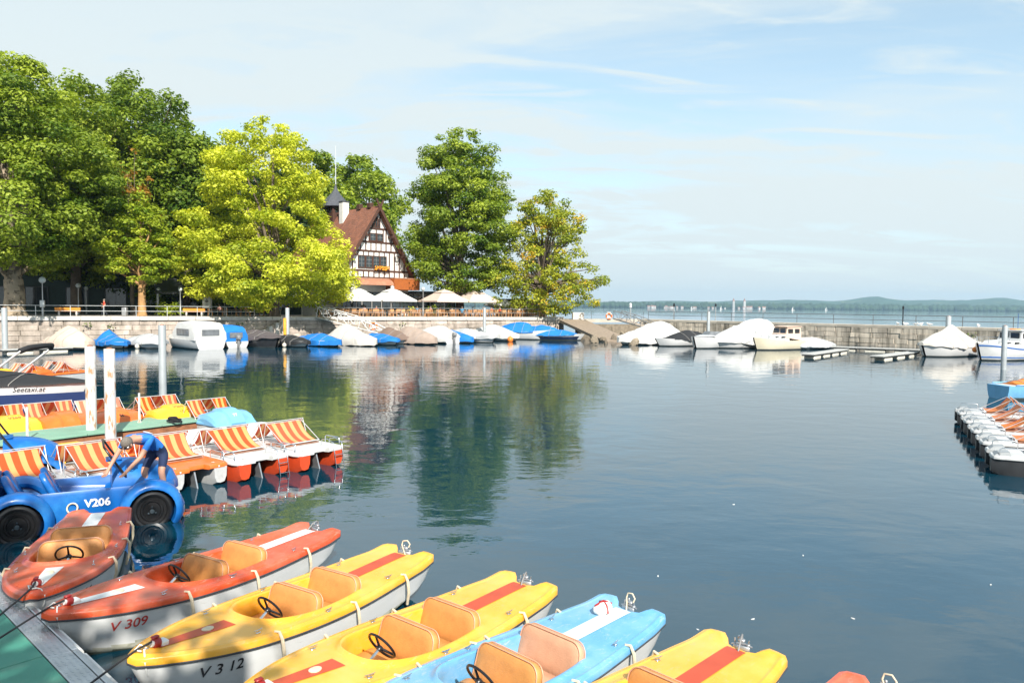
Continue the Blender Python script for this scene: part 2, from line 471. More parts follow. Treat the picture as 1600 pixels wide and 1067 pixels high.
B0 = Vector((8.5, 99.6, BZ)); B1 = on_level(1000, 498.5, BZ); B2 = on_level(1600, 513.5, BZ); B2 = B2 + flat(B2 - B1) * 26
rng = random.Random(5)
BLK = {}
def block_mesh(k, m):
    key = (k, m)
    if key not in BLK:
        r = random.Random(k * 7 + 1); mb = MB()
        mb.bbox((0, 0, 0), (1, .3, 1), .03)
        mb.v = [(x + r.uniform(-.012, .012), y + (r.uniform(-.05, .05) if y < 0 else 0), z + r.uniform(-.02, .02)) for x, y, z in mb.v]
        BLK[key] = mb.mesh('stone', m, 0)
    return BLK[key]
def stone_wall(name, a, b, z0, z1, courses, avg, m, label, cop, cop_h=.36, cop_w=.9, over=.22, cap_len=2.6, parent_tag=True):
    """wall from a to b, water on the right hand side of a->b"""
    u = flat(b - a); ln = (Vector((b.x, b.y)) - Vector((a.x, a.y))).length
    w = empty(name, (a.x, a.y, 0), math.atan2(u.y, u.x))
    tag(w, label, 'wall')
    MB().box((ln / 2, .60, (z0 + z1 - cop_h) / 2 - .4), (ln, 1.0, z1 - cop_h - z0 + .8)).build('core', 'mortar', w, 0)
    ch = (z1 - cop_h - z0) / courses
    r = random.Random(len(label))
    for c in range(courses):
        x = -r.random() * avg
        while x < ln:
            L = avg * r.uniform(.65, 1.35); x0 = max(0, x); x1 = min(ln, x + L)
            if x1 - x0 > .15:
                inst('stone', block_mesh(r.randrange(7), m), w, ((x0 + x1) / 2, r.uniform(-.02, .03), z0 + ch * (c + .5)), None, (x1 - x0 - .016, 1, ch - .016))
            x += L
    x = 0
    while x < ln - .05:
        L = min(cap_len, ln - x)
        MB().bbox((x + L / 2, cop_w / 2 - over, z1 - cop_h / 2), (L - .02, cop_w, cop_h), .025).build('coping_stone', cop, w, 0)
        x += L
    return w, u, ln
pw, _, _ = stone_wall('promenade_wall', Vector((WA.x, WA.y, 0)), Vector((WB.x, WB.y, 0)), -.3, WZ, 5, 1.7, 'wall_stone', 'long pale stone quay wall of the promenade with overhanging coping', 'coping', .40, 1.1, .30)
stone_wall('breakwater_wall', Vector((B1.x, B1.y, 0)), Vector((B2.x, B2.y, 0)), -.3, BZ, 4, 1.9, 'pier_stone', 'stained stone breakwater wall along the right side of the harbour', 'coping_dark', .32, 2.2, .16, 3.2)
# wall plants
def tuft(px, py, wall_a, wall_u, label):
    d = ray(px, py); n = Vector((wall_u.y, -wall_u.x, 0)); p0 = Vector((0, 0, CAM_Z)); t = (wall_a - p0).dot(n) / d.dot(n); p = p0 + d * t + n * .2
    r = random.Random(int(px)); mb = MB()
    for k in range(26):
        a = r.uniform(0, 6.28); q = Vector((math.cos(a) * .35, math.sin(a) * .35, r.uniform(-.5, .25))); s = r.uniform(.08, .16)
        e1 = Vector((r.uniform(-1, 1), r.uniform(-1, 1), r.uniform(-.3, 1))).normalized() * s; e2 = e1.orthogonal().normalized() * s * .6
        mb.add([q - e1, q + e2, q + e1, q - e2], [(0, 1, 2, 3)])
    o = empty('wall_plant', p); tag(o, label, 'plant'); tag(mb.build('leaves', 'moss', o, 0), kind='stuff'); MB().tube([-n * .35, (0, 0, -.1), (0, 0, .15)], .02, 5).build('stem', 'moss', o)
tuft(136, 507, WA, WU, 'small green tuft on the quay wall behind the peach tarpaulin')
tuft(174, 508, WA, WU, 'larger green tuft on the quay wall right of the peach tarpaulin')
tuft(373, 508, WA, WU, 'green tuft on the quay wall left of the stairs')
tuft(628, 508, WA, WU, 'green tuft on the quay wall right of the life ring')
tuft(1520, 523, B1, flat(B2 - B1), 'green tuft hanging on the breakwater wall left of the cabin boat')

# land sheets
land = [(WA.x, WA.y), (WB.x, WB.y), (WB.x + 1.0, WB.y + 4), (-1, 117), (-16, 128), (-60, 150), (-260, 190), (-260, -10)]
land = [Vector((p[0], p[1], 0)) - (WNW * .65 if i < 2 else Vector()) for i, p in enumerate(land)]
mb = MB(); mb.prism([(p.x, p.y) for p in land], -1.0, WZ - .012); tag(mb.build('promenade', 'promenade', None, 0), kind='structure')
# head of the breakwater: connecting slab, ramp and rocks
mb = MB(); q = [Vector((WB.x - .3, WB.y + .2, 0)), Vector((B0.x, B0.y - .6, 0)), Vector((B1.x + .3, B1.y - .25, 0)), Vector((B1.x + 1.5, B1.y + 1.6, 0)), Vector((B0.x, B0.y + 3, 0)), Vector((WB.x, WB.y + 4, 0))]
mb.prism([(p.x, p.y) for p in q], BZ - .42, BZ + .005); mb.build('pier_head', 'coping_dark', None, 0); tag(bpy.data.objects['pier_head'], kind='structure')
mb = MB(); mb.bbox((0, 0, 0), (1.5, 1.6, 1.2), .05); o = mb.build('stone_pillar', 'coping', None, 0); p = at_depth(903, 493, 98.4); o.location = (p.x, p.y, WZ + .05)
tag(o, 'pale stone pillar at the end of the promenade wall, before the spreading tree', 'pillar')
mat('ramp_dark', (0.27, 0.21, 0.155), .85, var=.2, space='World', bump=.3, bscale=8)
# concrete ramp down to the water
ra = at_depth(888, 497, 97.0); rb_ = at_depth(962, 530, 84)
mb = MB(); d = flat(rb_ - ra); s_ = Vector((-d.y, d.x, 0))
z0, z1 = BZ - .0, .12
pts = []
for w in (-1.3, 2.4):
    for (p, z) in ((ra, z0), (rb_, z1), (rb_, z1 - .30), (ra, z0 - .38)):
        pts.append((p.x + s_.x * w, p.y + s_.y * w, z))
mb.add(pts, [(0, 1, 2, 3), (7, 6, 5, 4), (0, 4, 5, 1), (1, 5, 6, 2), (2, 6, 7, 3), (3, 7, 4, 0)])
o = mb.build('boat_ramp', 'ramp_dark', None, 0); tag(o, 'sloping concrete boat ramp at the end of the promenade wall', 'ramp')
mat('rock', (0.22, 0.18, 0.13), .9, var=.35, scale=3, bump=.6, bscale=8, orand=.25)
RK = []
for k in range(4):
    r = random.Random(k); mb = MB(); mb.sphere((0, 0, 0), 1, 9, 6)
    mb.v = [tuple(Vector(p) * (1 + .45 * nz(p[0] * 1.3 + k * 5, p[1] * 1.3, p[2] * 1.3))) for p in mb.v]; RK.append(mb.mesh('rock', 'rock', 25))
r = random.Random(3)
for k in range(34):
    px = r.uniform(925, 1000); t = (px - 925) / 75
    p = on_level(px, r.uniform(526, 537) + 1.5 * t, .1)
    s = r.uniform(.25, .7)
    o = inst('rock', RK[k % 4], None, (p.x, p.y, r.uniform(-.1, .5)), (r.random() * 3, r.random() * 3, r.random() * 3), (s, s * .8, s * .55))
    tag(o, 'brown boulder in the heap at the foot of the pier head', 'rock', 'boulders at the pier head')
mb = MB(); mb.box((0, 0, 0), (1.2, 14, 2.0)); o = mb.build('embankment', 'rock', None, 0); o.location = (15.6, 103.0, .6); o.rotation_euler = (0, 0, R(-74)); tag(o, kind='structure')

# ------------------------------------------------------------------ railings, benches, lamps
mat('rail_grey', (0.42, 0.43, 0.44), .4, .6, var=.1)
mat('steel_rail', (0.16, 0.17, 0.18), .5, .5, var=.1)
mat('rail_pale', (0.62, 0.64, 0.64), .4, .3, var=.1)
mat('bench_orange', (0.80, 0.30, 0.035), .45, var=.12)
mat('concrete_pale', (0.55, 0.53, 0.49), .8, var=.12)
mat('lamp_glass', (0.55, 0.60, 0.60), .12, var=.1, coat=.5)
def railing(name, a, b, z, h, step, m, label, rails=(1.0, .5), r=.03, inset=.25):
    u = flat(b - a); ln = (Vector((b.x, b.y)) - Vector((a.x, a.y))).length
    o = empty(name, (a.x, a.y, z), math.atan2(u.y, u.x)); tag(o, label, 'railing')
    n = max(1, int(round(ln / step)))
    pm = MB().cyl((0, 0, 0), (0, 0, h), r, n=6).mesh('post', m, 50)
    for i in range(n + 1): inst('post', pm, o, (ln * i / n, inset, 0))
    for q in rails: MB().cyl((0, inset, h * q), (ln, inset, h * q), r * .85, n=6).build('rail', m, o, 50)
    return o
def wall_at(px, off=0.0, z=WZ):
    """point on the promenade wall's front edge seen at pixel column px"""
    d = ray(px, 490); n = WNW; p0 = Vector((0, 0, CAM_Z)); a = WA - n * off
    t = (a - p0).dot(n) / d.dot(n); p = p0 + d * t; p.z = z
    return p
def spot(px, off, z=WZ): return wall_at(px, off, z)
railing('promenade_railing', wall_at(-60), wall_at(398), WZ, 1.05, 3.0, 'rail_pale', 'pale two-bar steel railing along the promenade left of the stairs')
railing('terrace_railing', wall_at(505), wall_at(866), WZ, 1.05, 2.4, 'rail_grey', 'thin grey railing along the café terrace edge')
bu = flat(B2 - B1)
railing('breakwater_railing', Vector((B0.x, B0.y + 1.6, 0)), Vector((B1.x, B1.y, 0)) + Vector((.9, 1.3, 0)), BZ, 1.1, 3.2, 'steel_rail', 'thin railing on the pier head right of the spreading tree', r=.025)
off = Vector((-bu.y, bu.x, 0)) * 1.7
railing('breakwater_railing', Vector((B1.x, B1.y, 0)) + off, Vector((B2.x, B2.y, 0)) + off, BZ, 1.1, 4.6, 'steel_rail', 'long thin two-bar railing along the top of the breakwater', r=.04)
def bench(p, rz, label):
    o = empty('bench', p, rz); tag(o, label, 'bench', 'orange benches on the promenade')
    for k in range(3): MB().bbox((0, .22 + .02 * k, .52 + .13 * k), (2.2, .04, .11), .012).build('back_slat', 'bench_orange', o, 0)
    for k in range(4): MB().bbox((0, -.22 + .12 * k, .46), (2.2, .10, .04), .012).build('seat_slat', 'bench_orange', o, 0)
    for x in (-.75, .75): MB().bbox((x, 0, .22), (.16, .5, .44), .03).build('leg', 'concrete_pale', o, 40)
    return o
RZW = math.atan2(WU.y, WU.x)
bench(spot(106, 1.6), RZW + math.pi, 'orange slatted bench on concrete feet right of the globe lamp at the plane tree')
bench(spot(303, 1.6), RZW + math.pi, 'orange slatted bench by the hedge left of the yellow-leaved tree')
GL = {}
def globe_lamp(p, h, r, label, dark=False, m='rail_grey'):
    o = empty('globe_lamp', p); tag(o, label, 'lamp', 'globe lamps on the promenade')
    k = (round(h, 1), r)
    if k not in GL:
        GL[k] = (MB().lathe([(.10, 0), (.10, .9), (.055, 1.0), (.045, h - .1), (.08, h)], 10).mesh('pole', m, 50), MB().sphere((0, 0, h + r * .9), r, 16, 10).mesh('globe', 'lamp_glass', 60))
    inst('pole', GL[k][0], o); inst('globe', GL[k][1], o)
    return o
def lamp_px(px, py_top, off, r, label):
    p = spot(px, off); t = at_depth(px, py_top, p.y).z
    globe_lamp(p, t - WZ - 2 * r, r, label)
lamp_px(67, 432, 1.2, .32, 'tall globe lamp with a box on its pole beside the plane tree trunk')
lamp_px(123, 442, 9, .27, 'globe lamp in the shade behind the left orange bench')
lamp_px(135, 447, 14, .24, 'far globe lamp in the shade just right of another one')
lamp_px(248, 449, 6, .22, 'globe lamp right of the small light green tree trunk')
lamp_px(282, 449, 3, .22, 'globe lamp under the dark awning by the hedge')
lamp_px(351, 438, 8, .26, 'globe lamp between the dark awning and the yellow tree')
lamp_px(613, 446, 5, .26, 'globe lamp above the second white parasol')
lamp_px(661, 448, 5, .26, 'globe lamp right of the orange balcony box')
p = spot(67, 1.15); o = MB().bbox((0, -.06, 0), (.42, .24, .7), .04).build('lamp_box', 'rail_pale', None, 40); o.location = (p.x, p.y, WZ + 1.2); tag(o, 'small pale box fixed to the tall globe lamp pole', 'box')
def dark_lantern(px, top, off):
    p = spot(px, off); t = at_depth(px, top, p.y).z - WZ
    o = empty('street_lamp', p); tag(o, 'slim dark lantern post right of the parasols, before the wooden hut', 'lamp')
    MB().lathe([(.09, 0), (.06, .8), (.045, t - .7), (.06, t - .65)], 8).build('pole', 'black_plastic', o, 50)
    MB().lathe([(.06, t - .65), (.22, t - .35), (.24, t - .3), (.05, t - .08), (.02, t)], 8).build('lantern', 'black_plastic', o, 30)
dark_lantern(801, 451, 9)
# litter bin
p = spot(195, 2.2); o = MB().bbox((0, 0, .45), (.5, .45, .9), .06).build('litter_bin', 'rail_grey', None, 40); o.location = p; tag(o, 'grey litter bin between the walker and the light green tree', 'bin')
far_dir = RZW + R(90)
# stairs down from the promenade
def stairs(px, n, label, dirn=1):
    a = wall_at(px); o = empty('quay_stairs', (a.x, a.y, 0), math.atan2(WU.y, WU.x)); tag(o, label, 'stairs')
    for k in range(n):
        z = WZ - .25 - k * .19
        MB().bbox((dirn * (k * .34 + .17), -.75, z / 2), (.338, 1.3, z), .015).build('step', 'wall_stone' if k % 2 else 'coping', o, 0)
# (the stairs run down to the left, in front of the wall)
stairs(442, 11, 'stone stairs running down along the quay wall behind the dark covered boats', -1)
p = wall_at(444); mb = MB(); mb.cyl((0, 0, 0), (0, 0, 2.0), .16, n=12); o = mb.build('pile_fender', 'gel_yellow', None); q = at_depth(445, 500, 73.6); o.location = (q.x, q.y, .55); tag(o, 'yellow fender tube at the pile by the stairs', 'fender')
# truss gangways
def gangway(pa, pb, za, zb, w, h, m, label):
    a, b_ = Vector((*pa[:2], za)), Vector((*pb[:2], zb)); d = (b_ - a); ln = d.length; ux = d.normalized(); uy = Vector((-ux.y, ux.x, 0)).normalized(); uz = ux.cross(uy)
    o = empty('gangway', a); tag(o, label, 'gangway')
    def P(x, y, z): return ux * x + uy * y + uz * z
    n = 7
    for y in (0, w):
        t = MB()
        t.tube([P(0, y, 0), P(ln, y, 0)], .05, 5)
        top = [P(ln * i / n, y, h * (1 - .9 * (i / n) ** 3)) for i in range(n + 1)]; t.tube(top, .05, 5)
        for i in range(n + 1): t.tube([P(ln * i / n, y, 0), top[i]], .035, 5)
        for i in range(n): t.tube([P(ln * (i + (0 if i % 2 else 1)) / n, y, 0), top[i + (1 if i % 2 else 0)]], .035, 5)
        t.build('truss', m, o, 60)
    k = int(ln / .5)
    for i in range(k):
        c = P(ln * (i + .5) / k, w / 2, .06); e = MB(); hx = ux * (ln / k * .45); hy = uy * (w / 2); hz = uz * .03
        e.add([c - hx - hy - hz, c + hx - hy - hz, c + hx + hy - hz, c - hx + hy - hz, c - hx - hy + hz, c + hx - hy + hz, c + hx + hy + hz, c - hx + hy + hz], [(3, 2, 1, 0), (4, 5, 6, 7), (0, 1, 5, 4), (1, 2, 6, 5), (2, 3, 7, 6), (3, 0, 4, 7)])
        e.build('tread_plank', 'dock_plank2', o, 0)
mat('dock_plank2', (0.36, 0.30, 0.24), .85, var=.2); mat('truss_white', (0.74, 0.74, 0.72), .5, var=.06)
ga = wall_at(492) + WNW * .6; gb = at_depth(612, 524, 79.5)
gangway(ga, gb, WZ - .05, .55, 1.3, 1.15, 'truss_white', 'white truss gangway sloping down from the promenade by the yellow tree')
ga = at_depth(958, 502, 99); gb = at_depth(1036, 515, 88)
gangway(ga, gb, BZ + .1, .9, 1.2, 1.1, 'rail_grey', 'grey truss gangway sloping down beside the large white tarpaulin')
def life_ring(px, py, depth, label):
    o = empty('life_ring', at_depth(px, py, depth)); tag(o, label, 'life ring', 'orange life rings')
    MB().torus((0, 0, 0), .36, .10, 22, 8, Matrix.Rotation(R(90), 4, 'X')).build('ring', 'orange_ring', o, 60)
    for k in range(4):
        a = R(45 + 90 * k); MB().lathe([(.108, -.06), (.108, .06)], 8, m=Matrix.Rotation(R(90), 4, 'X') @ Matrix.Translation((.36 * math.cos(a), .36 * math.sin(a), 0)) @ Matrix.Rotation(a, 4, 'Z') @ Matrix.Rotation(R(90), 4, 'X')).build('band', 'plug_white', o, 60)
    MB().bbox((0, .14, 0), (.5, .06, 1.1), .03).build('holder', 'rail_pale', o, 40)
mat('orange_ring', (0.78, 0.17, 0.03), .5, var=.1)
life_ring(583.5, 509.5, 80.6, 'orange life ring hanging on the white truss gangway')
life_ring(951.5, 494, 98, 'orange life ring at the head of the grey gangway')

# ------------------------------------------------------------------ far shore
mat('hill_forest', (0.035, 0.080, 0.045), .95, var=.35, scale=.010, space='World', c2=(0.16, 0.19, 0.07), c2lo=.58, c2hi=.66, c2scale=.006)
mat('far_tree', (0.03, 0.06, 0.025), .95, var=.4, scale=.02, space='World')
FAR = 4200.0
prof_px = [-700, 0, 300, 600, 800, 900, 945, 1000, 1050, 1100, 1150, 1200, 1260, 1300, 1330, 1365, 1400, 1450, 1500, 1540, 1565, 1600, 1700, 1900, 2400]
prof_h = [10, 14, 12, 11, 9, 7, 7, 9, 11, 10, 12, 13, 14, 13, 16, 21, 16, 16, 16, 19, 21, 17, 16, 18, 14]
def hill(u, v):
    px = -700 + 3100 * u
    y = FAR + 60 + 2400 * v
    x = (px - 800) / 1150 * y
    h = interp(prof_px, prof_h, px) / 1150 * y
    h *= .30 + .70 * sstep(.0, .7, v) if v < .75 else 1
    h *= 1 - sstep(.8, 1, v)
    h += 14 * nz(x * .004, y * .004) * (1 - v) * min(1, v * 6) + 6 * nz(x * .012, y * .012) * min(1, v * 6)
    return (x, y, max(-2, h) if v > 0 else -1)
tag(MB().grid(hill, 220, 26).build('hills', 'hill_forest', None, 60), kind='structure')
r = random.Random(11)
mb = MB(); ico = MB().sphere((0, 0, 0), 1, 6, 4)
for k in range(2300):
    px = r.uniform(700, 1750); y = FAR + r.uniform(-10, 700) * r.random()
    if 1000 < px < 1200 and r.random() < .55: continue
    x = (px - 800) / 1150 * y; s = r.uniform(7, 17); zb = 0 + (y - FAR) * .025
    mb.add([(x + p[0] * s * 1.2, y + p[1] * s, zb + s * .8 + p[2] * s * r.uniform(.9, 1.3)) for p in ico.v], ico.f)
tag(mb.build('far_woodland', 'far_tree', None, 60), 'wooded far shore of the lake', 'woodland', kind='stuff')
mat('far_wall', (0.50, 0.49, 0.46), .9, var=.15, orand=.2); mat('far_roof', (0.30, 0.14, 0.09), .9, var=.2, orand=.2)
r = random.Random(4)
towns = sorted([r.uniform(1000, 1210) for _ in range(30)] + [1318, 1330, 1345, 1350, 1358, 1420, 1433, 1475, 1520, 1560, 1572])
fm = [MB().box((0, 0, .5), (1, 1, 1)).mesh('wall', 'far_wall', 0), MB().add([(-.55, -.55, .98), (.55, -.55, .98), (.55, .55, .98), (-.55, .55, .98), (-.55, 0, 1.5), (.55, 0, 1.5)], [(0, 1, 5, 4), (2, 3, 4, 5), (0, 4, 3), (1, 2, 5)]).mesh('roof', 'far_roof', 0)]
ordn = ['first', 'second', 'third', 'fourth', 'fifth', 'sixth', 'seventh', 'eighth', 'ninth', 'tenth', 'eleventh', 'twelfth', 'thirteenth', 'fourteenth', 'fifteenth', 'sixteenth', 'seventeenth', 'eighteenth', 'nineteenth', 'twentieth',
        'twenty-first', 'twenty-second', 'twenty-third', 'twenty-fourth', 'twenty-fifth', 'twenty-sixth', 'twenty-seventh', 'twenty-eighth', 'twenty-ninth', 'thirtieth', 'thirty-first', 'thirty-second', 'thirty-third', 'thirty-fourth', 'thirty-fifth', 'thirty-sixth', 'thirty-seventh', 'thirty-eighth', 'thirty-ninth', 'fortieth', 'forty-first']
for i, px in enumerate(towns):
    y = FAR - 20 + r.uniform(0, 60) + (r.uniform(0, 250) if px > 1210 else 0); x = (px - 800) / 1150 * y
    o = empty('far_house', (x, y, (y - FAR) * .03), r.uniform(-.4, .4), (r.uniform(9, 22), r.uniform(9, 14), r.uniform(6, 11)))
    inst('wall', fm[0], o); inst('roof', fm[1], o)
    tag(o, f'{ordn[i]} pale house from the left on the far shore of the lake', 'house', 'houses on the far shore')
for px, lab in ((1136, 'left church tower of the town on the far shore'), (1153, 'right church tower of the town on the far shore')):
    y = FAR - 10; x = (px + 9 - 800) / 1150 * y
    o = empty('far_tower', (x, y, 0)); tag(o, lab, 'tower')
    MB().box((0, 0, 22), (12, 12, 44)).build('wall', 'far_wall', o, 0); MB().lathe([(8.5, 44), (5, 50), (.2, 62)], 4, a0=R(45)).build('roof', 'far_roof', o, 0)
# lake marks and small sails
for i, (px, top, dep, lab) in enumerate(((1053, 478, 190, 'first channel post in the lake beyond the pier head'), (1118, 478, 220, 'second channel post in the lake beyond the breakwater'), (1411, 482, 200, 'dark channel post in the lake beyond the right part of the breakwater'), (985, 479, 150, 'white channel post in the lake just right of the spreading tree'))):
    p = at_depth(px, 490, dep); t = at_depth(px, top, dep).z
    o = empty('channel_post', (p.x, p.y, 0)); tag(o, lab, 'post', 'channel posts in the lake')
    MB().cyl((0, 0, -1), (0, 0, t), .15, n=10).build('shaft', 'pile_grey' if i != 2 else 'black_plastic', o); MB().lathe([(.26, t - .2), (.26, t + .5), (.1, t + .7)], 10).build('top_mark', 'black_plastic' if i < 3 else 'plug_white', o)
for px, d_, lab in ((1080, 2100, 'tiny sailing boat left of the church towers'), (1126, 1900, 'tiny sailing boat below the church towers'), (1290, 2000, 'tiny sailing boat between the town and the wooded hill'), (1238, 1700, 'tiny sailing boat right of the town')):
    x = (px - 800) / 1150 * d_; o = empty('sailing_boat', (x, d_, 0)); tag(o, lab, 'sailing boat', 'sailing boats far out on the lake')
    MB().loops([[(-3.5, 0, .9), (0, 1, .9), (4, 0, 1.1), (0, -1, .9)], [(-3, 0, 0), (0, .7, 0), (3, 0, 0), (0, -.7, 0)]], cap0=True).build('hull', 'plug_white', o)
    MB().add([(0, -.05, 1.4), (.3, -.05, 9), (-3.2, -.05, 1.5), (0, .05, 1.4), (.3, .05, 9), (-3.2, .05, 1.5)], [(0, 1, 2), (5, 4, 3), (0, 3, 4, 1), (1, 4, 5, 2)]).build('sail', 'plug_white', o, 0)
# gulls on the breakwater
gm = MB(); gm.sphere((0, 0, .2), .14, 8, 6, (.8, 1.7, .9)); gm.sphere((0, .24, .32), .075, 8, 6); gm.tube([(0, -.18, .2), (0, -.42, .22)], [.08, .02], 6); gm.cyl((-.04, 0, 0), (-.04, 0, .1), .012, n=4); gm.cyl((.04, 0, 0), (.04, 0, .1), .012, n=4); gm.tube([(0, .30, .32), (0, .38, .31)], [.02, .004], 5)
gme = gm.mesh('gull', 'plug_white', 60)
for k, px in enumerate((1403, 1415, 1431, 1439, 1452, 1529)):
    d_ = ray(px, 506); n = Vector((bu.y, -bu.x, 0)); p0 = Vector((0, 0, CAM_Z)); a = B1 + Vector((-bu.y, bu.x, 0)) * .5; t = (a - p0).dot(n) / d_.dot(n); p = p0 + d_ * t
    o = inst('gull', gme, None, (p.x, p.y, BZ), (0, 0, k * 1.7)); tag(o, ['first', 'second', 'third', 'fourth', 'fifth', 'rightmost'][k] + ' white gull from the left resting on the breakwater', 'gull', 'gulls on the breakwater')

# a few leaves and feathers afloat
fm_ = MB(); fm_.loops([[(-.06, 0, .0), (0, -.03, .0), (.07, 0, .0), (0, .03, .0)], [(-.06, 0, .012), (0, -.028, .014), (.07, 0, .03), (0, .028, .014)]], cap0=True, cap1=True); fme = fm_.mesh('floating_feather', 'plug_white', 0)
for k, (px, py) in enumerate(((1146, 788), (1028, 900), (1333, 966), (1548, 913), (1090, 983), (1176, 967), (1255, 868))):
    o = inst('floating_feather', fme, None, on_level(px, py, .001), (0, 0, k * 1.3), (.4, .4, .4)); tag(o, ['topmost', 'leftmost', 'middle', 'rightmost', 'lower left', 'lowest middle', 'upper right'][k] + ' of the white feathers floating on the open water', 'feather', 'feathers afloat')
# ------------------------------------------------------------------ half-timbered restaurant
mat('plaster', (0.74, 0.72, 0.68), .85, var=.06, scale=1.5)
mat('timber', (0.075, 0.032, 0.020), .7, var=.25, scale=6, stretch=(1, 1, .3))
mat('copper', (0.40, 0.18, 0.11), .45, var=.2, scale=2, c2=(0.42, 0.22, 0.14), c2lo=.5, c2hi=.7)
mat('soffit_orange', (0.36, 0.10, 0.02), .55, var=.15)
mat('slate', (0.07, 0.075, 0.085), .5, var=.2)
mat('window_glass', (0.03, 0.04, 0.045), .05, var=.2, spec=.8)
mat('flower', (0.85, 0.32, 0.02), .7, var=.4, scale=20)
mat('steel_dark', (0.05, 0.055, 0.06), .5, .3, var=.2)
mat('brown_hut', (0.45, 0.20, 0.12), .7, var=.12, scale=2)
mat('louvre', (0.66, 0.66, 0.64), .6, var=.06)
def roof_tile_mat():
    m = mat('roof_tile', (0.25, 0.10, 0.058), .8, var=.25, scale=2, c2=(0.17, 0.075, 0.05), c2lo=.5, c2hi=.7, c2scale=1.2)
    nt = m.node_tree; N, l = nt.nodes, nt.links
    tc = N.new('ShaderNodeTexCoord'); br = N.new('ShaderNodeTexBrick'); br.inputs['Scale'].default_value = 1.0; br.inputs['Brick Width'].default_value = .22; br.inputs['Row Height'].default_value = .26; br.inputs['Mortar Size'].default_value = .02
    mp = N.new('ShaderNodeMapping'); mp.inputs['Rotation'].default_value = (0, R(90), R(90)); 
    sx = N.new('ShaderNodeSeparateXYZ'); cb = N.new('ShaderNodeCombineXYZ'); l.new(tc.outputs['Object'], sx.inputs[0]); l.new(sx.outputs['Y'], cb.inputs[0]); l.new(sx.outputs['Z'], cb.inputs[1]); l.new(cb.outputs[0], br.inputs['Vector'])
    bp = N.new('ShaderNodeBump'); bp.inputs['Strength'].default_value = .9; bp.inputs['Distance'].default_value = .05; bp.invert = True
    l.new(br.outputs['Fac'], bp.inputs['Height']); l.new(bp.outputs[0], N['Principled BSDF'].inputs['Normal'])
roof_tile_mat()
HO = Vector((-17.7, 95.43, WZ))
house = empty('timber_house', HO, R(45)); tag(house, 'half-timbered restaurant with steep red tiled roof and small onion turret', 'house')
HW_, AP, HL = 5.2, 14.1, 14.0
sl = (AP - 4.8) / 6.0
zw = AP - sl * HW_ - .2
mb = MB(); pent = [(-HW_, 0), (HW_, 0), (HW_, zw), (0, AP - .25), (-HW_, zw)]
mb.loops([[(x, 0, z) for x, z in pent], [(x, HL, z) for x, z in pent]], cap0=True, cap1=True); mb.build('wall', 'plaster', house, 0)
def roofline(x): return AP - sl * abs(x)
for s in (-1, 1):
    a = [(0, AP), (s * 6.0, 4.8), (s * 6.0 - s * .05, 4.58), (0, AP - .30)]
    mb = MB(); mb.loops([[(x, -.9, z) for x, z in a], [(x, HL + .4, z) for x, z in a]], cap0=True, cap1=True); rf = mb.build('roof_slope', 'roof_tile', house, 0)
    # verge board with scalloped underside and its crossed horn
    t = Vector((s * 6.0, 4.8 - AP)).normalized(); n = Vector((-t.y * s, t.x * s)); n = n if n.y < 0 else -n
    mb = MB(); L0 = [];
    p0 = Vector((0, AP)) - t * .95; p1 = Vector((s * 6.05, 4.75))
    for (q, w) in ((p0, .16), (Vector((0, AP)), .34), (p1, .40)):
        L0.append([(q.x, -.97 - .045 * (s > 0), q.y + .05), (q.x + n.x * w, -.97 - .045 * (s > 0), q.y + .05 + n.y * w), (q.x + n.x * w, -.905 - .045 * (s > 0), q.y + .05 + n.y * w), (q.x, -.905 - .045 * (s > 0), q.y + .05)])
    mb.loops(L0, cap0=True, cap1=True); mb.build('verge_board', 'timber', house, 0)
    for k in (.35, .62, .93):
        q = Vector((0, AP)).lerp(Vector((s * 6, 4.8)), k)
        MB().bbox((q.x - s * .12, -.55, q.y - .62), (.26, 1.1, .30), .03).build('purlin_end', 'timber', house, 0)
# timber frame of the gable
def beam(x0, z0, x1, z1, w=.19, d=.07):
    c = ((x0 + x1) / 2, -d / 2, (z0 + z1) / 2); ln = math.hypot(x1 - x0, z1 - z0); a = math.atan2(z1 - z0, x1 - x0)
    m = Matrix.Translation(c) @ Matrix.Rotation(-a, 4, 'Y')
    MB().bbox((0, 0, 0), (ln, d, w), .012, m=m).build('beam', 'timber', house, 0)
for z in (4.9, 5.80, 8.3, 9.45, 11.2):
    xm = min(HW_, (AP - .35 - z) / sl)
    beam(-xm, z, xm, z, .22, .085)
wins = [(-2.2, 6.15, .95, 1.5), (-1.1, 6.15, .95, 1.5), (0, 6.15, .95, 1.5), (1.1, 6.15, .95, 1.5), (-.5, 9.6, .9, .95), (.58, 9.6, .9, .95)]
x = -5.1
while x < 5.2:
    ztop = min(8.3, roofline(x) - .45)
    segs = [(4.9, 5.8), (5.8, ztop)] if -2.9 < x < 1.8 else [(4.9, ztop)]
    for k, (a, b_) in enumerate(segs):
        if k == 1 and -2.75 < x < 1.65: beam(x, 7.75, x, b_, .14)
        else: beam(x, a, x, b_, .17)
    x += .80
x = -3.1
while x < 3.2:
    zt = min(11.2, roofline(x) - .45)
    if zt > 8.6:
        if -1.1 < x < 1.2: beam(x, 8.3, x, 9.45, .14)
        else: beam(x, 8.3, x, zt, .16)
    x += .78
for x in (-1.05, .05, 1.13): beam(x, 9.45, x, 11.2, .15)
for x in (-.62, .62): beam(x, 11.2, x, roofline(x) - .45, .14)
